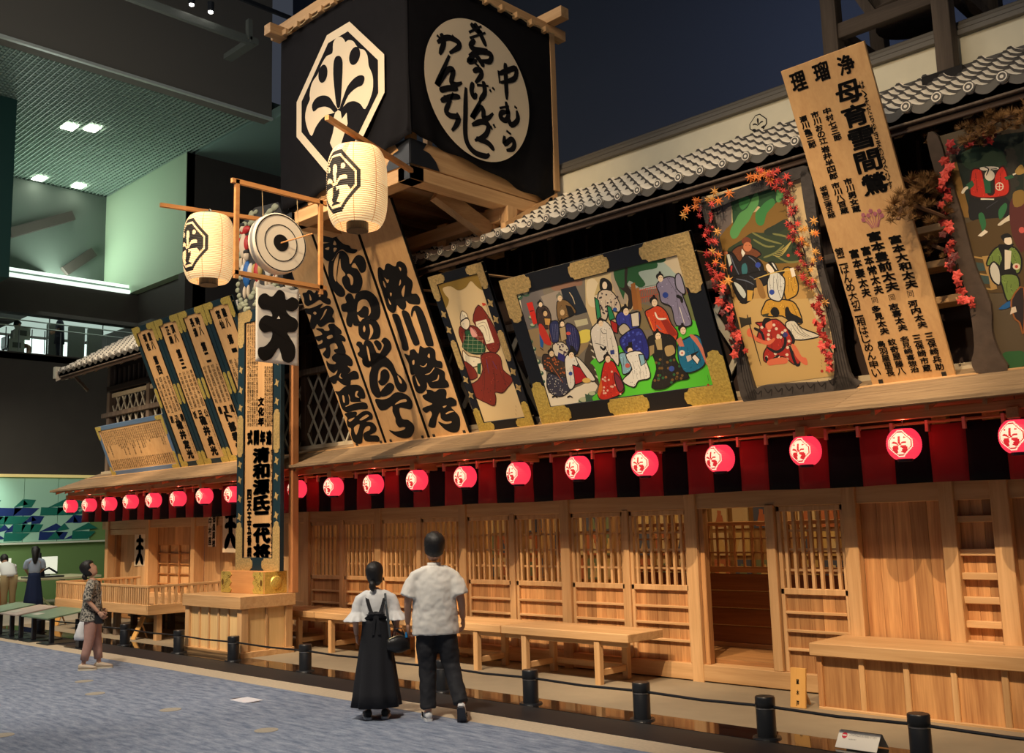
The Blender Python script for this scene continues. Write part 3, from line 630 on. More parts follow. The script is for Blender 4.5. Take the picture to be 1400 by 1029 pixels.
# brushed characters of the name boards: (crop origin and scale, outline, holes)
CA, CB_, CC_, CD_, CE_, CF_, CG_ = (400, 380, 7.892), (430, 490, 7.892), (430, 290, 7.892), (460, 390, 7.892), (490, 490, 7.892), (505, 350, 7.892), (540, 470, 7.285)
BRUSH = [[
 (CA, [(108,165),(150,152),(170,128),(205,135),(240,160),(275,105),(320,98),(368,135),(380,180),(375,210),(405,225),(415,270),(385,285),(330,262),(290,235),(215,280),(160,300),(130,270),(125,220)], [[(185,170),(210,230),(190,235)],[(290,150),(308,190),(288,200)]]),
 (CA, [(140,325),(190,325),(260,300),(330,272),(300,325),(370,295),(420,310),(448,360),(430,410),(450,440),(450,478),(390,480),(320,525),(285,520),(265,495),(235,545),(200,540),(190,470),(200,400),(150,380),(135,345)], [[(225,375),(245,360),(262,378),(245,395)],[(300,455),(345,400),(375,335),(350,350),(330,400)]]),
 (CA, [(262,540),(330,545),(350,565),(400,560),(385,505),(440,490),(480,520),(525,560),(530,600),(505,605),(545,620),(575,660),(565,685),(535,680),(560,740),(575,790),(565,830),(530,830),(460,800),(450,770),(490,755),(460,700),(405,720),(410,780),(400,850),(370,865),(335,835),(330,810),(360,770),(350,750),(290,765),(268,725),(320,700),(320,665),(280,680),(240,635),(320,610),(300,575),(262,555)], [[(375,630),(425,610),(435,640),(385,655)]]),
 (CB_, [(130,20),(160,50),(210,60),(235,45),(200,20),(190,-20),(240,-60),(300,-50),(350,-45),(400,0),(415,50),(400,80),(355,75),(390,110),(385,140),(365,165),(420,130),(465,145),(480,200),(465,220),(395,230),(390,280),(355,292),(300,275),(250,235),(235,262),(200,270),(160,210),(230,170),(250,120),(225,140),(205,155),(160,120),(135,70)], [[(290,155),(282,190),(305,218),(272,205),(272,180)]]),
 (CB_, [(222,350),(270,350),(330,300),(420,280),(490,290),(535,340),(550,400),(540,430),(500,430),(505,460),(560,480),(578,520),(560,545),(500,545),(420,560),(350,578),(300,540),(275,470),(255,400)], [[(303,400),(322,405),(330,470),(313,465)],[(368,385),(385,420),(390,460),(430,470),(530,466),(430,484),(350,516),(338,510),(372,495),(380,450)],[(440,395),(450,355),(475,350),(460,390),(485,420),(455,415)]]),
 (CB_, [(330,592),(440,570),(460,590),(450,620),(520,570),(580,565),(625,600),(625,650),(590,662),(560,680),(630,690),(670,740),(660,790),(600,825),(680,830),(705,870),(695,895),(640,895),(560,890),(530,850),(535,800),(595,770),(600,730),(560,730),(530,780),(520,860),(510,910),(470,918),(420,890),(395,820),(395,755),(360,730),(350,680),(355,640)], [[(370,660),(430,635),(425,650),(385,680)],[(490,655),(560,605),(590,615),(560,640),(510,665)],[(435,735),(490,710),(455,820),(430,770)]]),
 ], [
 (CC_, [(75,140),(100,95),(150,90),(200,200),(250,280),(300,330),(340,350),(380,360),(400,390),(465,405),(430,445),(350,430),(300,400),(250,430),(220,480),(180,525),(130,520),(80,460),(65,390),(80,345),(170,325),(110,322),(60,310),(38,270),(45,230),(110,225)], [[(120,390),(160,375),(155,405),(125,400)],[(205,350),(220,305),(240,350)],[(210,385),(245,390),(215,430)]]),
 (CC_, [(160,530),(200,520),(240,450),(270,420),(320,420),(370,480),(385,560),(440,480),(490,460),(540,500),(560,580),(545,640),(500,650),(465,590),(430,545),(400,590),(460,610),(505,680),(520,760),(490,850),(420,875),(340,830),(300,750),(305,700),(335,670),(290,600),(280,500),(262,560),(250,660),(245,740),(300,800),(330,850),(325,900),(280,912),(230,880),(170,780),(150,650)], [[(212,560),(240,480),(268,440),(258,520),(242,640),(236,750),(208,680)],[(355,675),(380,665),(420,710),(415,775),(395,780),(385,720)]]),
 (CD_, [(95,130),(130,85),(170,100),(195,150),(210,100),(260,60),(330,52),(400,90),(450,160),(475,260),(465,340),(415,382),(340,360),(250,400),(240,435),(190,430),(180,405),(160,450),(120,430),(105,370),(120,290),(70,280),(50,230),(65,200),(110,185)], [[(225,260),(240,180),(285,150),(330,160),(365,220),(372,290),(345,330),(355,285),(345,240),(300,220),(262,262),(230,285)],[(228,315),(265,345),(305,350),(280,365),(255,388)]]),
 (CD_, [(250,400),(290,370),(360,365),(430,380),(470,450),(475,520),(450,570),(360,582),(300,585),(250,540),(238,470)], [[(288,465),(303,432),(316,470),(302,505)],[(358,420),(385,440),(400,500),(368,568),(352,572),(368,500)]]),
 (CD_, [(215,640),(230,605),(270,610),(290,640),(310,595),(350,590),(390,620),(420,690),(450,750),(480,715),(512,650),(500,620),(485,600),(520,562),(570,590),(595,650),(585,700),(520,780),(480,800),(440,830),(400,860),(370,870),(350,885),(310,870),(285,830),(280,790),(240,760),(230,730),(250,710),(245,670)], [[(328,650),(350,690),(370,800),(355,808),(335,720)]]),
 (CD_, [(405,610),(440,590),(480,620),(490,655),(480,690),(455,698),(430,660)], []),
 (CE_, [(100,-45),(200,-65),(300,-20),(370,50),(415,150),(460,190),(510,250),(525,310),(500,360),(440,350),(400,290),(375,200),(330,120),(270,85),(225,120),(210,200),(215,280),(240,360),(245,410),(200,420),(150,370),(125,290),(120,180),(140,90),(90,90),(50,60),(45,0)], [[(425,180),(470,240),(465,270),(440,240)]]),
 (CE_, [(245,140),(290,112),(330,150),(335,210),(300,270),(250,290),(215,250),(235,220)], []),
 (CE_, [(260,330),(330,260),(380,280),(385,330),(330,390),(250,410),(235,370)], []),
 (CE_, [(185,435),(260,440),(330,420),(400,365),(480,370),(550,410),(585,480),(570,545),(500,535),(445,530),(450,590),(480,650),(540,660),(595,710),(605,770),(570,840),(500,860),(420,840),(360,800),(335,770),(400,785),(480,770),(510,745),(480,735),(440,740),(405,690),(400,640),(370,570),(365,510),(300,550),(240,555),(200,500)], [[(395,495),(450,450),(510,435),(522,462),(470,472)]]),
 ], [
 (CF_, [(92,140),(120,118),(160,150),(175,95),(210,78),(280,110),(300,65),(340,55),(390,90),(412,160),(410,210),(460,260),(470,320),(455,400),(510,405),(545,450),(545,515),(500,520),(430,510),(395,480),(400,540),(370,580),(330,560),(300,530),(285,590),(250,612),(200,570),(170,480),(130,350),(100,260)], [[(150,265),(168,290),(182,340),(160,320)],[(165,230),(190,250),(215,255),(200,290),(185,270)],[(320,115),(345,130),(340,160)],[(322,318),(336,250),(344,290)],[(350,385),(380,315),(387,345),(370,440)],[(225,395),(245,400),(235,435)],[(203,450),(238,518),(220,512)]]),
 (CD_, [(602,320),(640,305),(680,330),(720,450),(780,660),(760,702),(715,690),(695,600),(640,430)], []),
 (CD_, [(705,285),(745,270),(790,310),(830,430),(895,600),(885,640),(840,642),(800,560),(740,400)], []),
 (CD_, [(805,300),(820,240),(860,215),(910,240),(960,340),(1020,520),(1050,640),(1010,655),(970,640),(930,520),(880,370),(845,270),(815,340)], []),
 (CG_, [(95,95),(145,110),(150,65),(195,52),(235,95),(250,20),(295,38),(350,28),(400,65),(410,155),(465,175),(470,240),(400,228),(490,270),(500,340),(530,380),(530,430),(400,440),(350,430),(320,380),(318,440),(270,490),(220,480),(190,420),(172,330),(200,305),(160,300),(140,200),(110,140)], [[(175,170),(195,160),(195,200),(180,205)],[(330,110),(345,95),(350,135),(330,130)],[(250,210),(290,220),(320,190),(310,222),(280,230)],[(300,302),(350,285),(390,232),(392,246),(345,300)],[(370,375),(420,350),(435,305),(442,322),(430,362)],[(205,320),(230,370),(252,412),(235,415),(218,372)]]),
 (CG_, [(275,515),(320,490),(315,455),(370,460),(400,475),(440,450),(500,450),(515,490),(510,540),(560,530),(610,560),(612,610),(560,625),(590,660),(640,720),(650,800),(630,870),(570,880),(500,850),(440,790),(440,772),(500,795),(560,785),(560,765),(510,770),(460,740),(450,680),(420,740),(405,820),(370,832),(335,815),(345,760),(370,700),(350,665),(310,685),(275,640),(370,600),(350,580),(300,555)], [[(480,620),(520,612),(490,635)],[(510,688),(550,668),(592,670),(550,684),(515,700)]]),
 ]]
def brushed(t, T, P, chars):
    for (ox, oy, s), out, holes in chars:
        q = MB(); q.flat(crom([P(ox+a/s, oy+b/s) for a, b in out], 4), T, .004, 0)
        for h in holes: q.flat(crom([P(ox+a/s, oy+b/s) for a, b in h], 3), T, .0055, 1)
        obj('brushed_character', q, [INK, Sw], t)
for bi, (x, W, L, s, lb, (mg, v, cw, ch, pitch), bd) in enumerate(NB):
    T, P = frame_T(x, 23.8); t = thing('name_board', 'tall pale '+lb, 'signboard', (x+W/2, YB, ZB), 0, 'name boards above the canopy')
    board(t, T, W-.015, L, Sw); clips(t, T, W)
    brushed(t, T, P, BRUSH[bi])
    obj('edge_strip', MB().box(W-.014, W, 0, L, -.03, .006, 0, T), INK, t); stays(t, T, W, L)
# the tall cast board over the ticket counter
T, P = frame_T(-4.155, 26.6); W, L = .79, 3.11
t = thing('programme_board', 'tallest pale board listing many names in black with a small pink flower mark', 'signboard', (-3.76, YB, ZB))
board(t, T, W, L, Sw); clips(t, T, W); stays(t, T, W, L)
def pxcol(t, T, P, s, top, bot, cw, bold=.03, ink=INK, name='lettering', fill=.93):
    """a column of characters from photo point top to bot, width cw in metres"""
    a, b = P(*top), P(*bot); n = len(s); pitch = (a[1]-b[1])/n; q = MB()
    for i, c in enumerate(s):
        if c == ' ': continue
        f = (i+.5)/n; u = a[0]+(b[0]-a[0])*f; v = a[1]+(b[1]-a[1])*f
        hh = pitch*fill*(.35 if c in '一' else 1)
        lettering(c, T, u, v+hh/2, cw*(.45 if c in '丶ヽ' else 1), hh, bold=bold, mb=q)
    return obj(name, q, ink, t)
for c, p in (('理', (1092, 111)), ('瑠', (1123, 98)), ('浄', (1157, 88))):
    a = P(*p); obj('lettering', lettering(c, T, a[0], a[1]+.085, .15, .17, bold=.035), INK, t)
COLS = [('母育雪間鶯', (1156, 110), (1200, 266), .235, .034), ('はゝそだちゆきまのうぐひす', (1177, 110), (1219, 258), .04, .02),
 ('中村七三郎', (1129, 147), (1147, 192), .075, .04), ('市川おの江', (1113, 152), (1127, 197), .075, .04), ('瀬川亀三郎', (1097, 158), (1112, 202), .075, .04),
 ('岩井半四郎', (1127, 199), (1141, 245), .08, .04), ('市川男女蔵', (1158, 243), (1172, 290), .08, .04), ('市川八百蔵', (1141, 249), (1156, 292), .08, .04), ('坂東三津五郎', (1125, 254), (1138, 298), .075, .04),
 ('富本豊前太夫', (1193, 316), (1222, 398), .13, .045), ('富本大和太夫', (1222, 321), (1248, 394), .115, .045), ('富本常太夫', (1182, 336), (1203, 402), .09, .04), ('富本妻太夫', (1166, 340), (1186, 406), .09, .04),
 ('第二ばんめ大切ニ相はじめん申い', (1146, 338), (1200, 515), .085, .02), ('同', (1218, 402), (1221, 410), .055, .0), ('同', (1243, 397), (1247, 406), .055, .0), ('同', (1194, 406), (1198, 414), .055, .0),
 ('志喜太夫', (1220, 414), (1236, 452), .09, .04), ('河内太夫', (1246, 410), (1263, 448), .09, .04), ('多見太夫', (1196, 417), (1211, 457), .09, .04),
 ('三保崎兵助', (1269, 454), (1286, 506), .08, .03), ('三保崎市蔵', (1252, 457), (1269, 508), .08, .03), ('名見崎喜惣治', (1235, 459), (1252, 509), .08, .03), ('紋奇屋藤八', (1218, 462), (1234, 512), .08, .03), ('鳥羽屋里長', (1203, 465), (1219, 514), .08, .03)]
for s, a, b, cw, bd in COLS: pxcol(t, T, P, s, a, b, cw, bd)
fm = MB(); cx, cy = P(1197, 311)
for k in range(7):
    a = math.radians(-42+14*k); ln = .13+.03*(k % 2); fx, fy = cx+math.sin(a)*ln, cy+math.cos(a)*ln
    brush(fm, [(cx+.01*(k-3), cy), (cx+math.sin(a)*ln*.5+.004*(k-3), cy+ln*.45), (fx, fy)], .007, T)
    for j in range(5): b = 2*PI*j/5+k; fm.flat([(fx+.012*math.cos(b)+.010*math.cos(c*PI/3), fy+.012*math.sin(b)+.010*math.sin(c*PI/3)) for c in range(6)], T, .006)
obj('flower_mark', fm, mat('faded_violet', (.42, .13, .18), .7), t)
# ---- framed boards
def L_fitting(mb, T, W, L, cx, cy, a, b, wd, w0=.012, w1=.02):
    """angle plate with lobed ends at a corner; a: arm along u, b: arm along v (signed)"""
    sx, sy = (1 if a > 0 else -1), (1 if b > 0 else -1)
    def pt(u, v): return (cx+sx*u, cy+sy*v)
    A, B, d = abs(a), abs(b), wd
    arm = [(0, 0), (A*.86, 0), (A*.9, d*.16), (A*.97, d*.2), (A, d*.5), (A*.97, d*.8), (A*.9, d*.84), (A*.86, d), (d, d), (d, B*.86), (d*.84, B*.9), (d*.8, B*.97), (d*.5, B), (d*.2, B*.97), (d*.16, B*.9), (0, B*.86)]
    mb.plate([pt(*p) for p in arm], T, w0, w1)
def bar_fitting(mb, T, cx, cy, hw, hh, w0=.012, w1=.02):
    if hw > hh: P_ = [(-hw*.8, -hh), (hw*.8, -hh), (hw*.85, -hh*.7), (hw*.96, -hh*.6), (hw, 0), (hw*.96, hh*.6), (hw*.85, hh*.7), (hw*.8, hh), (-hw*.8, hh), (-hw*.85, hh*.7), (-hw*.96, hh*.6), (-hw, 0), (-hw*.96, -hh*.6), (-hw*.85, -hh*.7)]
    else: P_ = [(x, y) for y, x in [(-hh*.8, -hw), (hh*.8, -hw), (hh*.85, -hw*.7), (hh*.96, -hw*.6), (hh, 0), (hh*.96, hw*.6), (hh*.85, hw*.7), (hh*.8, hw), (-hh*.8, hw), (-hh*.85, hw*.7), (-hh*.96, hw*.6), (-hh, 0), (-hh*.96, -hw*.6), (-hh*.85, -hw*.7)]]
    mb.plate([(cx+x, cy+y) for x, y in P_], T, w0, w1)
def butterfly(mb, T, cx, cy, r, w0=.012, w1=.018):
    P_ = []
    for k in range(16): a = 2*PI*k/16+.4; rr_ = r*(1 if k % 4 == 0 else .45 if k % 2 == 0 else .62); P_.append((cx+rr_*math.cos(a), cy+rr_*math.sin(a)))
    mb.plate(P_, T, w0, w1)
def picture_frame(t, T, W, L, fw, m=LAC, th=.05):
    for a, b, c, d in ((0, W, 0, fw), (0, W, L-fw, L), (0, fw, fw, L-fw), (W-fw, W, fw, L-fw)): obj('frame', MB().cbox(a, b, c, d, -th, .012, .004, 0, T), m, t)
# red robed figure panel
xl, W, L, tilt = -9.64, 1.01, 2.19, 24
T, P = frame_T(xl, tilt); t = thing('figure_panel', 'narrow framed panel painted with one red robed figure on cream', 'painting', (xl+W/2, YB, ZB)); PANEL_D = (t, T, P, W, L)
picture_frame(t, T, W, L, .13); board(t, T, W, L, mat('cream_ground', (.66, .50, .27), .6), name='panel'); clips(t, T, W); stays(t, T, W, L)
for cx, cy, a, b in ((0, 0, .30, .34), (W, 0, -.30, .34), (0, L, .30, -.34), (W, L, -.30, -.34)): q = MB(); L_fitting(q, T, W, L, cx, cy, a, b, .12); obj('corner_fitting', q, GOLDL if cy else GOLD, t)
for sx in (.065, W-.065):
    q = MB(); bar_fitting(q, T, sx, L*.5, .05, .21); obj('side_fitting', q, GOLDL, t)
    for f in (.24, .34, .66, .76): q = MB(); butterfly(q, T, sx, L*f, .06); obj('butterfly_fitting', q, GOLDL, t)
# wide kabuki scene
xl, W, L, tilt = -8.495, 2.82, 1.90, 22.2
T, P = frame_T(xl, tilt); t = thing('scene_painting', 'wide black framed painting crowded with robed figures on bright green ground', 'painting', (xl+W/2, YB, ZB)); PANEL_K = (t, T, P, W, L)
picture_frame(t, T, W, L, .22); board(t, T, W, L, mat('kabuki_ground', (.42, .40, .33), .6), name='panel'); clips(t, T, W, (.1, .9)); stays(t, T, W, L)
for cx, cy, a, b in ((0, 0, .52, .56), (W, 0, -.62, .60), (0, L, .50, -.56), (W, L, -.68, -.66)): q = MB(); L_fitting(q, T, W, L, cx, cy, a, b, .215); obj('corner_fitting', q, GOLDL if cy else GOLD, t)
for cy in (.11, L-.11): q = MB(); bar_fitting(q, T, W*.5, cy, .30, .10); obj('side_fitting', q, GOLDL if cy > 1 else GOLD, t)
# maple framed painting
xl, W, L, tilt = -5.50, 1.19, 2.20, 17.6
T, P = frame_T(xl, tilt); t = thing('scene_painting', 'tall painting in a carved tree trunk frame wreathed with red and orange maple leaves', 'painting', (xl+W/2, YB, ZB)); PANEL_M = (t, T, P, W, L)
board(t, T, W-.08, L, mat('maple_ground', (.66, .50, .27), .6), name='panel')
# right hand dark painting
xl, W, L, tilt = -3.14, 1.25, 2.15, 14
T, P = frame_T(xl, tilt); t = thing('scene_painting', 'dark painting behind a painted trunk and pine boughs with a leaping red clad figure', 'painting', (xl+W/2, YB, ZB)); PANEL_R = (t, T, P, W, L)
board(t, T, W, L, mat('dusk_ground', (.105, .075, .040), .6), name='panel')
# four tall blue framed name boards beyond the pillar
TX = ['重八菊桂', '頂八正扇', '時八長揚', '難八宮仙']
BN = [(-17.90, '第四', '渡辺綱図', '碓井定光', 'farthest of the tall blue and gold framed name boards, next to the low list board'), (-17.01, '第三', '坂田公時', '碓井貞光', 'second tall blue and gold framed name board from the low list board'),
      (-16.12, '第二', '儀直道', '卜部季武', 'third tall blue and gold framed name board from the low list board'), (-15.23, '第一', '蔵百番', '酒田金時', 'tall blue and gold framed name board half hidden by the carved pillar top')]
for i, (x, nn, mid, big, lb) in enumerate(BN):
    W, L = .87, 2.80; T, P = frame_T(x, 22.6); t = thing('framed_name_board', lb, 'signboard', (x+W/2, YB, ZB), 0, 'blue framed name boards')
    picture_frame(t, T, W, L, .10, TEAL, .06); board(t, T, W, L, Sw, name='panel')
    for fx in (.118, W-.13): obj('black_line', MB().box(fx, fx+.014, .1, L-.1, .0, .014, 0, T), INK, t)
    for cx, cy, a, b in ((0, 0, .26, .28), (W, 0, -.26, .28), (0, L, .30, -.36), (W, L, -.30, -.36)): q = MB(); L_fitting(q, T, W, L, cx, cy, a, b, .115); obj('corner_fitting', q, GOLD, t)
    for sx in (.06, W-.06): q = MB(); bar_fitting(q, T, sx, L*.5, .045, .20); obj('side_fitting', q, GOLD, t)
    a, b = TX[i][:2], TX[i][2:]
    put(t, T, s=a, u=W*.62, v=L-.16, cw=.13, ch=.16, bold=.05); put(t, T, s=b, u=W*.40, v=L-.16, cw=.13, ch=.16, bold=.05)
    put(t, T, s=nn, u=W*.52, v=L-.60, cw=.16, ch=.18, bold=.06)
    rr = random.Random(i)
    for k in range(4):
        s = ''.join(rr.choice('中村市川大吉三郎岩井半四坂東松本尾上') for _ in range(9)); put(t, T, s=s, u=W*(.26+.16*k), v=L-1.02, cw=.085, ch=.072)
    put(t, T, s=mid[0]+' '+mid[1]+' '+mid[2], u=W*.28, v=L-1.77, cw=.12, ch=.15, pitch=.10, bold=.04, horiz=True)
    put(t, T, s=big, u=W*.52, v=.92, cw=.24, ch=.19, pitch=.195, bold=.07)
    put(t, T, s='さかたのきんとき'[:8], u=W*.77, v=.90, cw=.04, ch=.07, pitch=.085)
# low list board at the far corner
xl, W, L, tilt = -20.95, 2.98, 1.09, 22.0
T, P = frame_T(xl, tilt); t = thing('list_board', 'low wide framed board crowded with small columns of writing at the far corner', 'signboard', (xl+W/2, YB, ZB))
picture_frame(t, T, W, L, .09, mat('pale_blue_lacquer', (.10, .17, .30), .35), .06); board(t, T, W, L, Sw, name='panel')
for cx, cy, a, b in ((0, 0, .2, .2), (W, 0, -.3, .35), (0, L, .25, -.3), (W, L, -.3, -.4)): q = MB(); L_fitting(q, T, W, L, cx, cy, a, b, .088); obj('corner_fitting', q, GOLD, t)
rr = random.Random(9); q = MB(); q2 = MB()
for k in range(32):
    n = rr.choice((6, 7, 8, 9, 11)); u = .18+k*.085
    lettering(''.join(rr.choice('中村市川大吉三郎岩井半四坂東松本尾上門') for _ in range(n)), T, u, L-.13, .055, .048, .052, mb=q)
    lettering(''.join(rr.choice('三河屋喜作者長') for _ in range(4)), T, u, .33, .06, .05, .054, mb=q2)
obj('lettering', q, INK, t)['kind'] = 'stuff'; obj('lettering', q2, INK, t)['kind'] = 'stuff'
# ------------------------------------------------------------------ carved pillar sign on its box
bx = thing('sign_box', 'pale timber box with upright battens carrying the tall framed sign', 'plinth', (-13.9, 8.2, 0))
BX0, BX1, BY0, BY1 = -14.76, -13.10, 7.77, 8.64
obj('core', MB().box(BX0+.08, BX1-.08, BY0+.08, BY1-.08, 0, .8), wood('pale_ply', (.80, .56, .27), (.70, .46, .2), 'z', var=.03), bx)
obj('lid', MB().cbox(BX0-.02, BX1+.03, BY0-.04, BY1+.03, .70, .88), Wx, bx)
obj('skirting', MB().cbox(BX0-.01, BX1+.02, BY0-.02, BY1+.02, 0, .09), Wx, bx)
for x in (BX0, BX1-.12): 
    for y in (BY0, BY1-.12): obj('corner_post', MB().cbox(x, x+.12, y, y+.12, .09, .70), Wz, bx)
pl = MC['pale_ply']; k = 5
for i in range(k):
    a = BX0+.12+(BX1-BX0-.24)*i/k; b = BX0+.12+(BX1-BX0-.24)*(i+1)/k
    obj('side_board', MB().box(a, b-.003, BY0+.04, BY0+.08, .09, .70), pl, bx)
    if i: obj('batten', MB().cbox(a-.02, a+.02, BY0+.015, BY0+.05, .09, .70), Wz, bx)
for i in range(2):
    a = BY0+.12+(BY1-BY0-.24)*i/2; b = BY0+.12+(BY1-BY0-.24)*(i+1)/2
    obj('side_board', MB().box(BX1-.08, BX1-.04, a, b-.003, .09, .70), pl, bx)
    if i: obj('batten', MB().cbox(BX1-.05, BX1-.015, a-.02, a+.02, .09, .70), Wz, bx)
bk = thing('gilt_block', 'orange timber block with gilt scrollwork ends on top of the battened box', 'block', (-13.8, 8.4, .88))
KX0, KX1, KY0, KY1 = -14.42, -13.20, 8.20, 8.60
obj('block', MB().cbox(KX0, KX1, KY0, KY1, .88, 1.21), wood('orange_wood', (.62, .30, .11), (.52, .23, .08), 'x', var=.03), bk)
Tk = lambda u, v, w: (u, KY0-w, v)
Tk2 = lambda u, v, w: (KX1+w, u, v)
for sx in (-1, 1):
    x0 = KX0+.005 if sx < 0 else KX1-.005; q = MB()
    P_ = [(0, .885), (.26, .885), (.30, .93), (.24, .98), (.30, 1.045), (.24, 1.11), (.30, 1.16), (.26, 1.205), (0, 1.205)]
    q.plate([(x0+(-sx)*u, v) for u, v in P_], Tk, .001, .012)
    obj('gilt_plate', q, GOLD, bk)
    q = MB()
    for k in range(5): cx_, cz = x0-sx*(.05+.05*k % .2), .93+.055*k; brush(q, [(cx_, cz), (cx_-sx*.05, cz+.03), (cx_-sx*.02, cz+.05), (cx_, cz+.02)], .008, Tk, .014)
    q.plate([(x0-sx*.05+.03*math.cos(a*PI/5), 1.045+.05*math.sin(a*PI/5)) for a in range(10)], Tk, .012, .016)
    obj('scroll_engraving', q, mat('dark_gilt', (.16, .09, .02), .5, metal=.5), bk)
obj('gilt_plate', MB().plate([(KY0+.01, .885), (KY1-.01, .885), (KY1-.01, 1.205), (KY0+.01, 1.205)], Tk2, .001, .012), GOLD, bk)
obj('boss', MB().lathe([(.10, 0), (.085, .02), (.05, .03), (.001, .035)], 16, (0, 0, 0), 0, lambda x, y, z: (KX1+.012+z, 8.40+x, 1.045+y)), GOLD, bk)
sp = thing('pillar_sign', 'very tall upright sign in a blue lacquer frame with gilt fittings on its box', 'signboard', (-13.72, 8.45, 1.21))
SX0, SX1, SZ0, SZ1 = -14.36, -13.10, 1.21, 5.36
TS = lambda u, v, w: (SX0+u, 8.42-w, SZ0+v)
def PS(x, y): d = ray(x, y); s = (8.42-CAM.y)/d.y; q = CAM+d*s; return (q.x-SX0, q.z-SZ0)
W, L = SX1-SX0, SZ1-SZ0
obj('panel', MB().box(.1, W-.1, .05, L-.05, -.05, -.005, 0, TS), Sw, sp)
picture_frame(sp, TS, W, L, .20, TEAL, .06)
for u in (.20, W-.22): obj('black_line', MB().box(u, u+.02, .15, L-.15, -.01, .016, 0, TS), INK, sp)
for cx, cy, a, b in ((0, 0, .50, .75), (W, 0, -.50, .75), (0, L, .42, -.6), (W, L, -.42, -.6)): q = MB(); L_fitting(q, TS, W, L, cx, cy, a, b, .19); obj('corner_fitting', q, GOLDL, sp)
for sx in (.10, W-.10):
    q = MB(); bar_fitting(q, TS, sx, L*.51, .085, .34); obj('side_fitting', q, GOLDL, sp)
    for f in (.20, .27, .34, .40, .62, .69, .77): q = MB(); butterfly(q, TS, sx, L*f, .07); obj('butterfly_fitting', q, GOLDL, sp)
pxcol(sp, TS, PS, '清和源氏二代将', (357, 611), (358, 765), .50, .065, fill=1.0)
pxcol(sp, TS, PS, 'せいわげんじにだいのたいしやう', (372, 612), (372, 764), .075, .02)
pxcol(sp, TS, PS, '四天王五番続', (341, 668), (341, 762), .13, .05)
for i, c in enumerate('式開年達儀'): pxcol(sp, TS, PS, c, (342+8.6*i, 587), (342+8.6*i, 609), .16, .07)
pxcol(sp, TS, PS, '文化年', (357, 542), (357, 583), .18, .06)
rr = random.Random(21)
for x in (339.5, 342.5, 345.5, 348.5, 351.5, 363, 366, 369, 372, 375, 378):
    s = ''.join(rr.choice('のかをにはたりて候也此度御前様方中村座大入仕') for _ in range(26 if x < 352 else 16)); y0 = 438 if x < 352 else 500
    pxcol(sp, TS, PS, s, (x, y0), (x, 583), .052, .012)
ss = thing('sign_support', 'red brown timber uprights standing behind the tall pillar sign', 'post', (-13.7, 8.66, .88))
for x in (SX0+.1, SX1-.02): obj('rear_post', MB().cbox(x-.06, x+.05, 8.61, 8.72, .88, 4.45 if x > -13.5 else 5.2), wood('red_brown_post', (.45, .20, .08), (.36, .15, .06), 'z'), ss)
# ------------------------------------------------------------------ benches, counter, small signs
def make_bench():
    t = thing('bench', 'x', 'bench', (0, 0, 0))
    obj('seat', MB().cbox(-.985, .985, 0, .66, .49, .585, .008), Wx, t, False, True)
    for x in (-.62, .52):
        for y in (.05, .55): obj('leg', MB().cbox(x-.04, x+.04, y-.035, y+.04, 0, .49), Wz, t, False, True)
        obj('stretcher', MB().cbox(x-.025, x+.025, .08, .53, .10, .17), Wy, t, False, True)
    obj('long_rail', MB().cbox(-.58, .48, .56, .60, .10, .17), Wx, t, False, True)
    obj('apron', MB().cbox(-.95, .95, .04, .07, .44, .49), Wx, t, False, True)
    return t
b0 = make_bench()
for i, lb in enumerate(('plain timber bench end nearest the doorway', 'plain timber bench second from the doorway, behind the man in a white shirt', 'plain timber bench third from the doorway, behind the woman in black', 'plain timber bench half hidden behind the batten sided sign box')):
    o = b0 if i == 0 else copy_tree(b0); o.location = (-7.93-1.985*i, 8.88, 0); o['label'] = lb; o['group'] = 'benches before the barred windows'
ct = thing('ticket_counter', 'long low timber counter with upright boards below the battened wall', 'counter', (-3, 9.3, 0))
obj('top', MB().cbox(-4.84, -.9, 8.98, 9.75, .50, .62, .008), Wx, ct)
for i in range(9): obj('front_board', MB().cbox(-4.78+i*.42, -4.78+(i+1)*.42-.004, 9.06, 9.09, .02, .50), Cz, ct)
for i in range(10): obj('stile', MB().cbox(-4.80+i*.42, -4.80+i*.42+.055, 9.03, 9.07, .02, .50), Wz if i else Cz, ct)
obj('end_board', MB().box(-4.78, -4.75, 9.06, 9.72, .02, .50), Cz, ct); obj('skirting', MB().cbox(-4.80, -.9, 9.02, 9.06, .0, .03), Wx, ct)
def leaning_board(x, y, wd, h, lean, label, text=None, rz=0):
    t = thing('wooden_tablet', label, 'sign', (x, y, 0), rz)
    a = math.radians(lean); T = lambda u, v, w: (u, v*math.sin(a)-w*math.cos(a), v*math.cos(a)+w*math.sin(a)+.01)
    obj('tablet', MB().cbox(-wd/2, wd/2, 0, h, -.025, 0, .003, 0, T), wood('orange_tablet', (.72, .40, .12), (.66, .35, .10), 'z', var=.02), t, False, True)
    obj('prop', MB().beam(T(0, h*.75, -.02), (0, h*.62, .01), .03, .02), Wy, t, False, True)
    if text: obj('lettering', lettering(text, T, 0, h*.72, wd*.18, .05, .10, w=.002, bold=.04), INK, t, False, True)
    return t
leaning_board(-4.97, 8.93, .16, .37, 8, 'small orange wooden tablet with three characters leaning by the ticket counter', '鼠木戸')
leaning_board(-17.15, 8.05, .16, .42, 26, 'small orange wooden easel tablet standing under the veranda corner', None, -.05)
leaning_board(-21.3, 8.35, .22, .38, 18, 'small orange wooden easel tablet behind the grey information panels', None, .1)
t = thing('floor_notice', 'white folded notice with a red round mark lying at the polished plinth edge', 'sign', (-3.8, 7.75, 0))
d = ray(1190, 1015)
TN = lambda u, v, w: (-3.93+u, 7.60+v*.62-w*.7, .02+v*.72+w*.6)
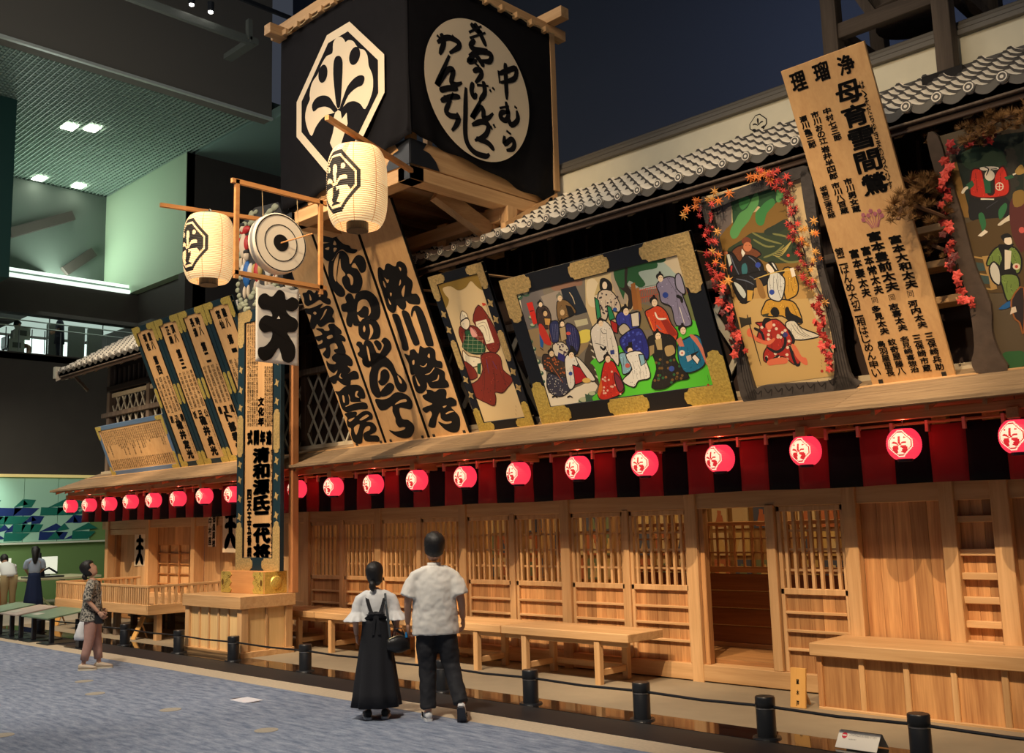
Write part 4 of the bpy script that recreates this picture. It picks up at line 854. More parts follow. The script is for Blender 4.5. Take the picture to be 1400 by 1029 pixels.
obj('sheet', MB().cbox(0, .34, 0, .16, -.006, 0, .002, 0, TN), mat('white_card', (.85, .82, .74), .5), t)
obj('back_sheet', MB().box(0, .34, 0, .16, -.006, 0, 0, lambda u, v, w: (-3.93+u, 7.82-v*.62-w*.7, .02+v*.72+w*.6)), MC['white_card'], t)
obj('red_mark', MB().flat([(.055+.022*math.cos(k*PI/8), .115+.028*math.sin(k*PI/8)) for k in range(16)], TN, .002), mat('red_mark', (.7, .02, .05), .6), t)
obj('mark_bar', MB().flat([(.037, .109), (.073, .109), (.073, .121), (.037, .121)], TN, .003), MC['white_card'], t)
obj('lettering', lettering('これより先はたちいらないで下さい', TN, .10, .135, .012, .02, .014, w=.002, horiz=True), mat('grey_ink', (.2, .2, .2), .8), t)
obj('lettering', lettering('NOENTRY', TN, .10, .09, .007, .010, .009, w=.002, horiz=True), MC['grey_ink'], t)
# ------------------------------------------------------------------ bollards and rope rail
BXS = [-16.50-1.83*1, -14.65, -13.06, -11.27, -9.9, -8.5, -7.24, -5.83, -4.54]
BXS = [-20.1, -18.3, -16.5, -14.65, -13.05, -11.26, -9.9, -8.6, -7.24, -5.83, -4.54, -3.25, -1.95]
bl = thing('bollard', 'x', 'bollard', (0, 0, 0))
smooth_angle(obj('post', MB().lathe([(.001, 0), (.080, 0), (.080, .235), (.076, .24), (.001, .24)], 24), IRON, bl, False, True))
smooth_angle(obj('cap', MB().lathe([(.001, .245), (.080, .245), (.083, .25), (.083, .325), (.076, .335), (.001, .337)], 24), IRON, bl, False, True))
obj('collar', MB().lathe([(.078, .236), (.082, .236), (.082, .246), (.078, .246)], 24), mat('steel_collar', (.3, .3, .3), .3, metal=.9), bl, False, True)
obj('base_disc', MB().lathe([(.001, 0), (.12, 0), (.115, .012), (.001, .014)], 28), IRON, bl, False, True)
BN_ = ['beside the grey information panels', 'half hidden behind the woman in the patterned top', 'before the veranda legs', 'nearest the orange easel tablet', 'before the middle of the sign box', 'just past the sign box', 'hidden behind the woman in black', 'half hidden behind the man in the white shirt', 'before the end leg of the first bench', 'before the bench end by the doorway', 'in front of the leaning tablet', 'nearest the white folded notice', 'last one along the ticket counter']
for i, x in enumerate(BXS):
    o = bl if i == 0 else copy_tree(bl); o.location = (x, 7.62, .010); o['label'] = 'short black iron bollard '+BN_[i]; o['group'] = 'bollards along the plinth'
rl = thing('barrier_rail', 'thin black rail strung from bollard to bollard in front of the theatre', 'rail', (-11, 7.62, .25))
for a, b in zip(BXS[:-1], BXS[1:]): obj('rail_bar', MB().tube([(a+.08, 7.62, .262), ((a+b)/2, 7.62, .250), (b-.08, 7.62, .262)], .0125, 8), IRON, rl)
# ------------------------------------------------------------------ carpet marks and papers
FL = mat('floor_disc', (.38, .34, .27), .7, noise=.3, nscale=60)
for k, (x, y) in enumerate(((115, 931), (130, 948), (233, 970), (364, 998), (2, 1005), (1000, 0))):
    if y < 900: continue
    d = ray(x, y); s = -EYE/d.z; p = CAM+d*s
    q = MB(); q.lathe([(.001, 0), (.11, 0), (.11, .003), (.001, .004)], 28, (p.x, p.y, 0))
    tag(obj('floor_outlet', q, FL), ['round beige floor disc nearest the woman in the patterned top', 'round beige floor disc just below the first one in the carpet', 'round beige floor disc in the middle of the carpet', 'round beige floor disc closest to the white paper on the carpet', 'round beige floor disc at the carpet edge near the camera'][k], 'floor disc', 'round floor discs in the carpet')
d = ray(337, 957); p = CAM+d*(-EYE/d.z)
q = MB().box(p.x-.16, p.x+.16, p.y-.11, p.y+.11, .001, .006); tag(obj('paper_sheet', q, mat('lit_white_sheet', (.9, .9, .95), .4)), 'white glossy sheet lying flat on the blue carpet', 'paper')
d = ray(336, 957); tag(obj('paper_mat', MB().box(p.x-.23, p.x+.20, p.y-.05, p.y+.05, .0, .001), IRON), 'thin dark strip under the white sheet on the carpet', 'mat')
# ------------------------------------------------------------------ upper storey wall
uw = thing('upper_storey', 'dark upper storey wall with white crossed lattice panels', 'building', (-12, 9.7, 3))
obj('back_wall', MB().box(-22.0, 0, 9.78, 9.9, 3.0, 5.7), mat('soot_brown_wall', (.030, .014, .009), .8), uw)
for x in PX: obj('wall_post', MB().cbox(x-.07, x+.07, 9.64, 9.80, 3.0, 5.6), Gz if x < -20 else Dz, uw)
obj('wall_beam', MB().cbox(-22.3, 0, 9.60, 9.72, 4.42, 4.52), Gz, uw); obj('wall_beam', MB().cbox(-22.1, 0, 9.62, 9.76, 5.0, 5.12), Dx, uw)
obj('wall_sill', MB().cbox(-22.1, 0, 9.55, 9.76, 3.05, 3.20), wood('pale_sill', (.5, .42, .3), (.4, .33, .22), 'x'), uw)
x = -21.9
while x < -.5: obj('slat', MB().box(x-.02, x+.02, 9.70, 9.74, 5.12, 5.50), Gz if x < -19 else Dz, uw); x += .24
LATM = mat('whitewashed_lattice', (.52, .48, .38), .75, noise=.25, nscale=9)
def lattice_area(xa, xb, za, zb, s, wd=.035):
    """crossed white bars filling a rectangle, both diagonals"""
    n = 0
    for sg in (1, -1):
        k = xa-(zb-za)*.62
        while k < xb+(zb-za)*.62:
            x0, z0, x1, z1 = k, za, k+sg*(zb-za)*.62, zb
            pts = []
            for (px_, pz) in ((x0, z0), (x1, z1)): pts.append([px_, pz])
            dx, dz = x1-x0, z1-z0
            t0, t1 = 0, 1
            if dx > 0: t0 = max(t0, (xa-x0)/dx); t1 = min(t1, (xb-x0)/dx)
            else: t0 = max(t0, (xb-x0)/dx); t1 = min(t1, (xa-x0)/dx)
            if t1-t0 > .04: obj('lattice_bar', MB().beam((x0+dx*t0, 9.70+.012*sg, z0+dz*t0), (x0+dx*t1, 9.70+.012*sg, z0+dz*t1), .02, wd), LATM, uw)
            k += s
for i in range(1, len(PX)-1):
    a, b = PX[i+1]+.08, PX[i]-.08
    if i >= 9: continue
    if a < -18.5: continue
    s_ = .58 if i < 4 else .30
    lattice_area(a, b, 3.2, 4.42, s_, .075 if i < 4 else .035)
a, b = -21.9, -18.2
lattice_area(a, b, 4.52, 4.85, .30, .04); lattice_area(a, b, 4.10, 4.42, .30, .04); lattice_area(a, a+.5, 3.2, 4.10, .30, .04)
obj('window_head', MB().cbox(a+.5, b, 9.6, 9.78, 4.0, 4.1), LATM, uw); obj('window_jamb', MB().cbox(a+.45, a+.53, 9.6, 9.78, 3.2, 4.05), LATM, uw)
obj('lattice_head', MB().cbox(a, b, 9.66, 9.74, 4.85, 4.95), wood('pale_sill', (1, 1, 1), (1, 1, 1)), uw)
# steps and boards glimpsed behind the pine boughs
for k, z in enumerate((3.75, 4.1, 4.45)): obj('shelf_board', MB().cbox(-3.95, -2.9, 9.35, 9.6, z, z+.07), Wx, uw)
# ------------------------------------------------------------------ tiled roof
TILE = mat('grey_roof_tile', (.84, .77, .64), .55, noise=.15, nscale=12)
TILED = mat('grey_tile_shade', (.035, .030, .025), .6, noise=.15, nscale=12)  # shadow between tile rows put into the colour of edges and undersides
rf = thing('tiled_roof', 'grey wave tiled roof over the upper storey', 'roof', (-12, 9.4, 5.5))
RX0, RX1, EY, EZ, SLP = -22.55, -1.2, 8.70, 5.44, .60
def rz(y): return EZ+(y-EY)*SLP
PT = .275
def tile_mesh(eave):
    mb = MB(); n = 9; dy = .155
    def prof(f): return -.035*math.sin(PI*f/.66) if f < .66 else .045*math.sin(PI*(f-.66)/.34)
    rows = []
    for y, zo in ((0, .020), (dy+.03, -.016)):
        for th in (0, -.046):
            rows.append([(PT*i/n, y, prof(i/n)+th+y*SLP+zo+.02) for i in range(n+1)])
    vs = sum(rows, []); m = n+1
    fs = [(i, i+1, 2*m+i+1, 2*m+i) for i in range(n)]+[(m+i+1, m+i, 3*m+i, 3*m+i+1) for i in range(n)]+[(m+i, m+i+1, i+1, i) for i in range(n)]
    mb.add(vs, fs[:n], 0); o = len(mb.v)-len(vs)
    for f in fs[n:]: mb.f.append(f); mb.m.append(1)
    if eave:   # hanging lip and round end
        lip = [(PT*i/n, -.012, prof(i/n)+.015) for i in range(n+1)]+[(PT*i/n, -.012, prof(i/n)*1.15-.045 if i/n < .68 else -.03) for i in range(n+1)]
        mb.add(lip, [(m+i, m+i+1, i+1, i) for i in range(n)], 1)
        cx, cz = PT*.83, .018
        for r0, r1, w, mi in ((.001, .052, -.03, 1), (.034, .044, -.036, 0), (.001, .016, -.036, 0)):
            ring = [[(cx+r*math.cos(2*PI*k/14), w, cz+r*math.sin(2*PI*k/14)) for k in range(14)] for r in (r0, r1)]
            mb.loft(ring, mi, False)
        mb.loft([[(cx+.052*math.cos(2*PI*k/14), w, cz+.052*math.sin(2*PI*k/14)) for k in range(14)] for w in (-.03, .04)], 0, False)
    return mb
TILEG = mat('tile_front_edge', (.10, .088, .07), .6)
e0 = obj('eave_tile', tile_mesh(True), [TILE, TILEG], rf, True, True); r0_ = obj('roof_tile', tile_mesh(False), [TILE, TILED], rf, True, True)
ncol = int((RX1-RX0)/PT); rl_ = rf.location
for i in range(ncol):
    o = e0 if i == 0 else e0.copy()
    if i: COL.objects.link(o); o.parent = rf
    o.location = (RX0+i*PT-rl_.x, EY-rl_.y, EZ-rl_.z)
cnt = 0
tm = tile_mesh(False); rest = MB()
for j in range(1, 10):
    for i in range(ncol):
        x = RX0+i*PT; y = EY+j*.155
        if x > -13 and j <= 7 and cnt < 290 and not (-11.3 < x < -8.7 and y > 9.2):
            o = r0_ if cnt == 0 else r0_.copy()
            if cnt: COL.objects.link(o); o.parent = rf
            o.location = (x-rl_.x, y-rl_.y, rz(y)-rl_.z); cnt += 1
        else:
            o_ = len(rest.v); rest.v += [(v[0]+x, v[1]+y, v[2]+rz(y)) for v in tm.v]; rest.f += [tuple(k+o_ for k in f) for f in tm.f]; rest.m += tm.m
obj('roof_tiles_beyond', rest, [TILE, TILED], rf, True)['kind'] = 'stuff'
obj('roof_deck', MB().box(RX0+.05, RX1, EY+.02, 10.2, -.12, -.03, 0, lambda x, y, z: (x, y, z+rz(y))), Dx, rf)
obj('eave_board', MB().cbox(RX0+.02, RX1, EY+.02, EY+.07, EZ-.13, EZ-.03), Gz, rf); obj('eave_board', MB().cbox(RX0+.02, RX1, EY+.07, EY+.10, EZ-.19, EZ-.10), Dx, rf)
x = RX0+.45
while x < RX1: obj('rafter_end', MB().box(x-.035, x+.035, EY+.12, 9.7, -.27, -.16, 0, lambda x, y, z: (x, y, z+rz(y))), Wy, rf); x += .62
obj('verge_board', MB().box(RX0-.03, RX0+.04, EY-.02, 10.2, -.2, .02, 0, lambda x, y, z: (x, y, z+rz(y))), wood('pale_verge', (.6, .5, .38), (.5, .4, .28), 'y'), rf)
obj('end_plaster', MB().box(RX0-.14, RX0-.02, EY-.04, EY+.25, EZ-.14, EZ+.12), mat('white_plaster', (.62, .58, .44), .7, noise=.1, nscale=4), rf)
obj('gable_strut', MB().beam((RX0+.1, 9.0, 5.4), (RX0+.1, 9.35, 5.05), .06, .06), Gz, rf)
PLAS = MC['white_plaster']
obj('parapet', MB().box(-11.6, RX1, 10.02, 10.12, 6.20, 6.56), PLAS, rf)
obj('parapet_foot', MB().cbox(-11.6, RX1, 9.98, 10.03, 6.18, 6.25), TILED, rf)
for k, (z0, z1, y0) in enumerate(((6.56, 6.62, 9.96), (6.63, 6.68, 9.99))): obj('ridge_course', MB().cbox(-11.6, RX1, y0, 10.16, z0, z1), TILEG, rf)
obj('ridge_roll', MB().tube([(-11.6, 10.06, 6.70), (RX1, 10.06, 6.70)], .045, 10), TILEG, rf)
def TE(u, v, w): return (-5.58+u, 10.02-w, 6.36+v)
q = MB(); q.flat([(u*.115, v*.115) for u, v in OCT], TE, .004); e = obj('roof_crest', q, INK, rf)
q = MB(); q.flat([(u*.102, v*.102) for u, v in OCT], TE, .006); obj('crest_face', q, PLAS, e)
q = MB()
for k in ('cen', 'lef', 'rig'): q.flat([(u*.115, v*.115) for u, v in CR[k]], TE, .008)
q.flat([(u*.1-.03, v*.1-.03) for u, v in [(-.5, -.1), (-.1, -.2), (.2, -.7), (-.3, -.6)]], TE, .008); q.flat([(u*.1+.03, v*.1-.03) for u, v in [(.5, -.1), (.1, -.2), (-.0, -.7), (.4, -.6)]], TE, .008)
obj('crest_ink', q, INK, e)
# ------------------------------------------------------------------ drum tower
tw = thing('drum_tower', 'square drum tower wrapped in black curtains with a white crest, on heavy timber beams', 'tower', (-9.95, 8.5, 6))
AX0, AX1, AY0, AY1 = -11.27, -8.65, 7.30, 9.85
def ring(nm, z0, z1, t, m1, m2, o=0.0, sub=None):
    obj(nm, MB().cbox(AX0-o, AX1+o, AY0-o, AY0-o+t, z0, z1), m1, tw); obj(nm, MB().cbox(AX1+o-t, AX1+o, AY0-o, AY1, z0, z1), m2, tw)
    obj(nm, MB().cbox(AX0-o, AX0-o+t, AY0-o, AY1, z0, z1), m2, tw)
ring('base_beam', 5.89, 6.06, .22, Wx, Wy); ring('upper_beam', 6.085, 6.40, .16, Wx, Wy, -.03)
obj('back_beam', MB().cbox(AX0, AX1, AY1-.2, AY1, 5.95, 6.35), Wx, tw)
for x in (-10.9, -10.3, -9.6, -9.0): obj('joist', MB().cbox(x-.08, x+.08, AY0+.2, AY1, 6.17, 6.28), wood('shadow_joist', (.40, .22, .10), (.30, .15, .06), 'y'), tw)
obj('floor_deck', MB().box(AX0+.1, AX1-.1, AY0+.1, AY1, 6.28, 6.33), Cx, tw)
for x in (AX0+.15, -9.95, AX1-.35): obj('support_post', MB().cbox(x-.09, x+.09, 8.95, 9.13, 5.3, 5.95), Wz, tw)
obj('cross_beam', MB().cbox(AX0-.3, AX1-.1, 8.90, 9.08, 5.72, 5.90), Wx, tw); obj('cross_beam', MB().cbox(AX0-.3, AX1-.1, 9.5, 9.66, 5.75, 5.95), Wx, tw)
obj('brace', MB().beam((-9.2, 8.2, 6.05), (-9.0, 9.0, 5.60), .16, .2), Wy, tw)
obj('side_board', MB().box(AX1-.07, AX1-.03, 8.98, AY1, 0, 1, 0, lambda x, y, z: (x, y, (rz(y)+.03)+z*(5.89-(rz(y)+.03)) if rz(y)+.03 < 5.89 else 5.89)), Wy, tw)
obj('side_bracket', MB().cbox(AX1-.12, AX1+.02, 8.92, 9.10, 5.50, 5.90), Wz, tw)
obj('roof_flashing', MB().box(AX1-.04, AX1+.03, 8.86, AY1+.05, .03, .10, 0, lambda x, y, z: (x, y, z+rz(y)+.02)), Wy, tw)
# iron corner straps
TFr = lambda u, v, w: (u, AY0+.03-w, v); TSd = lambda u, v, w: (AX1-.03+w, u, v)
Ca = [(0, 6.09), (.46, 6.09), (.40, 6.20), (.30, 6.28), (.20, 6.30), (.26, 6.39), (0, 6.40)]
def iron(poly, T, w0=.001, w1=.012): q = MB(); q.plate(poly, T, w0, w1); obj('corner_strap', q, IRON, tw)
iron([(AX1-.03-u, v) for u, v in Ca], TFr); iron([(AY0+.03+u, v) for u, v in Ca], TSd); iron([(AX0+.03+u, v) for u, v in Ca], TFr)
obj('corner_strap', MB().box(AX1-.09, AX1+.012, AY0-.012, AY0, 5.885, 6.065), IRON, tw); obj('corner_strap', MB().box(AX0-.01, AX0+.16, AY0-.012, AY0, 5.885, 6.065), IRON, tw)
# top rails
obj('top_rail', MB().cbox(AX0-.33, AX1+.33, AY0-.05, AY0+.10, 8.70, 8.86), Wx, tw)
obj('top_rail', MB().cbox(AX1-.10, AX1+.05, AY0-.33, AY1+.33, 8.57, 8.72), Wy, tw); obj('top_rail', MB().cbox(AX0-.05, AX0+.10, AY0-.33, AY1+.33, 8.57, 8.72), Wy, tw)
obj('top_rail', MB().cbox(AX0-.33, AX1+.33, AY1-.08, AY1+.08, 8.70, 8.86), Wx, tw)
for x, y in ((AX0+.12, AY0+.12), (AX1-.14, AY0+.14), (AX1+.0, AY1+.03), (AX0+.04, AY1)): obj('tower_post', MB().cbox(x-.055, x+.055, y-.055, y+.055, 6.3, 8.6), Wz, tw)
def curtain(T, W, z0f, z1, name='curtain'):
    mb = MB(); nx, nz = 50, 24
    for j in range(nz+1):
        for i in range(nx+1):
            f = i/nx; g = j/nz; z0 = z0f(f); z = z0+(z1-z0)*g; low = max(0, 1-g*3.0)
            w = .018*math.sin(23*f+6*g*low)*low-.03*low+.010*math.sin(5*f*PI+2*g)*(1-g)-.012+.02*math.sin(60*f*(1-f)+14*g)*low*low
            mb.v.append(T(f*W, z, w))
    mb.f += [(j*(nx+1)+i, j*(nx+1)+i+1, (j+1)*(nx+1)+i+1, (j+1)*(nx+1)+i) for j in range(nz) for i in range(nx)]; mb.m += [0]*(nx*nz)
    o = obj(name, mb, CLOTHB, tw, True); md = o.modifiers.new('s', 'SOLIDIFY'); md.thickness = .006; return o
TC1 = lambda u, v, w: (AX0-.05+u, AY0-.068-w, v); TC2 = lambda u, v, w: (AX1+.062+w, AY0-.06+u, v)
curtain(TC1, AX1-AX0+.11, lambda f: 6.12+.30*f**2, 8.60); curtain(TC2, AY1-AY0+.06, lambda f: 6.46-.38*f+.12*math.sin(PI*f)*0, 8.60)
TCr = lambda u, v, w: (-9.932+u, AY0-.095-w, 7.283+v)
S_ = .943
q = MB(); q.flat([(u*S_, v*S_) for u, v in OCT], TCr, 0); o = obj('crest_octagon', q, CREAM, tw)
q = MB(); q.flat([(u*S_*.872, v*S_*.872) for u, v in OCT], TCr, .002); obj('crest_ground', q, CLOTHB, o)
q = MB(); q.flat([(u*S_, v*S_) for u, v in CR['blob']], TCr, .004); q.flat([(u*S_, v*S_) for u, v in CR['stem']], TCr, .005); obj('crest_leaf', q, CREAM, o)
q = MB()
for k in ('cen', 'lef', 'rig', 'd1', 'd2'): q.flat([(u*S_, v*S_) for u, v in CR[k]], TCr, .006)
obj('crest_petals', q, CLOTHB, o)
# round writing on the side curtain
TO = lambda u, v, w: (AX1+.090+w, u, v)
OC = (8.395, 7.28)
q = MB(); q.flat([(OC[0]+.922*math.cos(k*PI/32), OC[1]+.922*math.sin(k*PI/32)) for k in range(64)], TO, 0); ov = obj('writing_disc', q, CREAM, tw)
def PO(x, y):
    d = ray(350+x/3.111, y/3.111); s = (AX1+.090)/d.x; p = CAM+d*s; return (p.y, p.z)
ST = [[(1060, 268), (1062, 330), (1066, 425)], [(1030, 300), (1036, 355)], [(1032, 315), (1070, 300), (1104, 292), (1098, 335), (1040, 352)],
 [(1062, 432), (1072, 490), (1060, 512), (1040, 500), (1046, 478), (1080, 478)], [(1035, 460), (1075, 452)], [(1072, 500), (1085, 532), (1112, 510), (1108, 470)], [(1098, 452), (1110, 462)],
 [(1064, 556), (1084, 572)], [(1056, 578), (1058, 612), (1086, 592), (1098, 612), (1090, 634), (1064, 640)],
 [(912, 100), (940, 132), (962, 140)], [(905, 138), (958, 112)], [(908, 162), (975, 140)], [(928, 98), (956, 150), (978, 198)], [(930, 170), (912, 195), (935, 212), (985, 214)],
 [(905, 238), (950, 220), (998, 232), (992, 262), (955, 258)], [(935, 215), (912, 250), (905, 262), (940, 258)], [(925, 222), (955, 262), (968, 286)],
 [(930, 268), (948, 284)], [(922, 304), (950, 296), (958, 320), (932, 352)],
 [(922, 350), (916, 385), (926, 412), (938, 398)], [(938, 362), (988, 366)], [(966, 345), (972, 395), (950, 428)], [(992, 380), (1000, 392)], [(1004, 372), (1014, 384)],
 [(956, 425), (918, 502), (950, 458), (966, 470), (968, 502), (988, 502), (1008, 482)],
 [(918, 532), (960, 518), (988, 534), (975, 575), (930, 598)], [(996, 535), (1004, 552)], [(1008, 528), (1018, 545)],
 [(892, 372), (890, 480), (892, 590), (925, 645), (975, 664), (992, 655)], [(935, 588), (985, 608), (1012, 640)],
 [(770, 180), (815, 160), (858, 178), (862, 200), (822, 226)], [(785, 142), (798, 180), (780, 232)], [(832, 150), (846, 164)], [(768, 150), (782, 162)],
 [(822, 236), (768, 362), (812, 300), (838, 300), (830, 350), (850, 360), (876, 352)],
 [(780, 385), (820, 375), (858, 378)], [(785, 430), (830, 412), (868, 412)], [(800, 405), (805, 420)],
 [(828, 425), (808, 470), (825, 492), (860, 500), (852, 530), (832, 556)], [(838, 395), (820, 440)], [(852, 480), (862, 492)]]
q = MB()
for k, s in enumerate(ST): brush(q, [PO(*p) for p in s], .078 if len(s) > 2 else .066, TO, .004+.0004*(k % 3))
obj('brush_writing', q, CLOTHB, ov)
# ties along the rails
ROPE = mat('hemp_cord', (.5, .36, .18), .9)
for T, W, z in ((lambda s: (AX0+.05+s*(AX1-AX0-.1), AY0-.11, 8.62), 1, 8.6), (lambda s: (AX1+.11, AY0+s*(AY1-AY0), 8.55), 1, 8.5)):
    pts = []
    for k in range(41):
        p = T(k/40); pts.append((p[0], p[1], p[2]-.03*abs(math.sin(k*PI/5))))
    obj('lacing_cord', MB().tube(pts, .010, 5), ROPE, tw)
    for k in range(9):
        p = T((k+.4)/9); obj('toggle', MB().cbox(p[0]-.045, p[0]+.045, p[1]-.045, p[1]+.02, p[2]-.05, p[2]+.03), Wx, tw)
# ------------------------------------------------------------------ big paper lanterns on poles
PAP = mat('lit_cream_paper', (.85, .65, .4), .7, emit=(1, .66, .32), es=.62)
PAPI = mat('lit_paper_ink', (.01, .008, .006), .7)
PAPR = mat('lit_paper_rib', (.6, .35, .14), .7, emit=(.9, .45, .14), es=.30)
def paper_test(ch):
    def f(u, v):
        c = crest_test(u, v, True)
        if c: return 1
        return 0
    return f
def big_lantern(label, a, b, hang, zc):
    """a: pole root on the tower corner, b: outer tip, hang: point on the pole"""
    t = thing('large_lantern', label, 'lantern', (hang[0], hang[1], zc))
    R, Hh = .325, .46
    mb = paper_body(R, Hh, 200, 150, paper_test(0), .30, .34, 38, 3.2, .02, zrot=.12)
    nu, nv = 200, 150
    for j in range(nv):
        for i in range(nu):
            k = j*nu+i
            if mb.m[k] == 0 and ((j*38) % nv < 30 and False): mb.m[k] = 2
            if mb.m[k] == 0 and i % 25 == 0: mb.m[k] = 2
            if mb.m[k] == 0 and int(j*38/nv) != int((j+1)*38/nv): mb.m[k] = 2
    obj('paper_shade', mb, [PAP, PAPI, PAPR], t, True, True)
    for s in (-1, 1): obj('cap', MB().lathe([(.13, -.05), (.135, .05), (.12, .05), (.12, -.05)] if 0 else [(.001, -.045), (.118, -.045), (.118, .045), (.001, .045)], 24, (0, 0, s*(Hh*.93+.005))), IRON, t, False, True)
    obj('hanger', MB().tube([(.05*math.cos(k), 0, Hh*.93+.04+.06*math.sin(k)) for k in (0, .5, 1, 1.57, 2.1, 2.6, 3.14)], .008, 6), RAILM, t, False, True)
    obj('hook', MB().tube([(0, 0, Hh+.07), (0, 0, hang[2]-zc+.02)], .006, 5), ROPE, t, False, True)
    return t
big_lantern('large cream paper lantern with black crest on the pole at the near tower corner', None, None, (-8.28, 6.25, 5.95), 5.43)
big_lantern('large cream paper lantern with black crest on the pole beyond the drum', None, None, (-11.42, 6.25, 5.95), 5.43)
CP = mat('pole_orange', (.55, .26, .09), .5)
for lb, a, b in (('square timber pole carrying the large lantern at the near tower corner', (-8.62, 7.30, 5.97), (-8.0, 5.66, 5.97)), ('square timber pole carrying the large lantern beyond the drum', (-11.3, 7.35, 5.97), (-11.68, 5.70, 5.97))):
    t = tag(obj('lantern_pole', MB().beam(a, b, .05, .05), wood('pole_wood', (.58, .28, .10), (.48, .21, .07), 'y', var=.02)), lb, 'pole', 'lantern poles')
# ------------------------------------------------------------------ target frame and hanging cloth
PW = MC['pole_wood']
fr = thing('target_stand', 'slim timber frame reaching out from the tower around the round target', 'frame', (-10.2, 6.6, 5.3))
obj('frame_bar', MB().beam((-10.2, 5.86, 5.94), (-10.2, 7.35, 5.94), .045, .055), PW, fr); obj('frame_bar', MB().beam((-10.2, 5.9, 4.83), (-10.2, 7.2, 4.83), .045, .05), PW, fr)
obj('frame_post', MB().beam((-10.2, 5.93, 5.96), (-10.2, 5.93, 4.76), .045, .05, up=(0, 1, 0)), PW, fr); obj('frame_post', MB().beam((-10.2, 7.12, 5.96), (-10.2, 7.12, 4.74), .045, .05, up=(0, 1, 0)), PW, fr)
tg = thing('round_target', 'round white target with black rings and an arrow stuck in the black centre', 'target', (-10.2, 6.54, 5.30))
TD = lambda x, y, z: (z, x, y)
DW = mat('target_white', (.80, .72, .58), .6)
smooth_angle(obj('drum_body', MB().lathe([(.001, -.16), (.36, -.16), (.375, -.13), (.375, -.01), (.365, 0), (.001, .0)], 48, (0, 0, 0), 0, TD), DW, tg, False, True))
for r0, r1, nm in ((.345, .357, 'outer_ring'), (.222, .232, 'inner_ring'), (.001, .105, 'bullseye')):
    pr_ = [(r0, .001), (r0, .004), (r1, .004), (r1, .001)]
    obj(nm, MB().loft([[TD(r*math.cos(2*PI*k/48), r*math.sin(2*PI*k/48), z) for k in range(48)] for r, z in pr_], 0, False), INK, tg, False, True)
obj('arrow', MB().tube([(.0, .0, .0), (.35, .22, .08)], .009, 6), PW, tg, False, True)
for dy in (-.22, .28): obj('hanging_cord', MB().tube([(0-.05, dy, .30), (0, dy-.05, .64)], .006, 5), ROPE, tg, False, True)
hc = thing('crest_cloth', 'white hanging cloth with a bold black playhouse character under the target frame', 'banner', (-10.2, 6.5, 4.3))
def TH(u, v, w): return (-10.2+w+.005*math.sin(u*14+v*2)*(4.8-v), 6.2+u, v)
mb = MB(); nx, nz = 16, 20
for j in range(nz+1):
    for i in range(nx+1): mb.v.append(TH(.60*i/nx, 3.80+(4.76-3.80)*j/nz-.03*math.sin(PI*i/nx*3)**2*(j/nz)**3, 0))
mb.f += [(j*(nx+1)+i, j*(nx+1)+i+1, (j+1)*(nx+1)+i+1, (j+1)*(nx+1)+i) for j in range(nz) for i in range(nx)]; mb.m += [0]*(nx*nz)
o = obj('cloth', mb, WHITE, hc, True); md = o.modifiers.new('s', 'SOLIDIFY'); md.thickness = .003
q = MB()
CHP = [(690,632),(720,650),(728,685),(760,670),(792,690),(790,725),(762,745),(728,738),(745,765),(780,785),(792,815),(775,850),(735,855),(750,885),(775,930),(772,985),(745,1013),(712,1000),(700,960),(690,935),(672,960),(650,990),(610,1003),(582,975),(585,935),(620,925),(650,890),(655,850),(615,855),(588,830),(590,795),(620,765),(655,770),(645,740),(600,730),(582,700),(590,665),(620,650),(655,668)]
def PC(x, y): d = ray(200+x/3.81, 230+y/3.81); s = -10.19/d.x; c = CAM+d*s; return (c.y-6.2, c.z)
q.flat(crom([PC(*p) for p in CHP], 4), TH, .010, 0); q.flat([PC(*p) for p in ((680, 784), (689, 768), (697, 784))], TH, .012, 1)
obj('character', q, [INK, WHITE], hc)
obj('cloth_rod', MB().tube([(-10.2, 6.0, 4.80), (-10.2, 7.1, 4.79)], .012, 6), PW, hc)
# ------------------------------------------------------------------ old timber frame standing on the roof
wt = thing('roof_frame', 'dark weathered timber frame with a wooden tub standing over the roof ridge', 'tower frame', (-3.9, 10.4, 6.2))
Gz_ = Gz; Gz = wood('old_dark_post', (.085, .065, .05), (.045, .034, .026), 'z', rough=.85)
for x, y in ((-4.52, 9.86), (-3.35, 9.86), (-4.52, 11.1), (-3.25, 11.1)): obj('corner_post', MB().cbox(x-.085, x+.085, y-.085, y+.085, 6.05 if y < 10 else 6.2, 9.5), Gz, wt)
for z in (6.92, 8.2):
    for y in (9.86, 11.1): obj('cross_rail', MB().cbox(-4.5, -3.3, y-.05, y+.05, z, z+.17), wood('grey_timber_along', (.085, .065, .05), (.045, .034, .026), 'x', rough=.85), wt)
    for x in (-4.52, -3.32): obj('cross_rail', MB().cbox(x-.05, x+.05, 9.9, 11.1, z+.1, z+.22), Gz, wt)
obj('brace', MB().beam((-4.5, 10.0, 7.9), (-4.1, 10.0, 7.1), .1, .1), Gz, wt); obj('brace', MB().beam((-3.4, 9.9, 7.3), (-3.0, 11.1, 6.7), .1, .1), Gz, wt); obj('brace', MB().beam((-3.35, 9.9, 8.0), (-3.3, 11.1, 6.9), .1, .1), Gz, wt)
smooth_angle(obj('tub', MB().lathe([(.001, 0), (.36, 0), (.44, 1.0), (.001, 1.0)], 24, (-3.9, 10.45, 7.1)), Gz, wt)); obj('tub_rope', MB().tube([(-3.9+.41*math.cos(a*PI/12), 10.45+.41*math.sin(a*PI/12), 7.28+.05*math.sin(a*PI/12)) for a in range(25)], .02, 6), wood('grey_timber_along', H1, H2), wt)
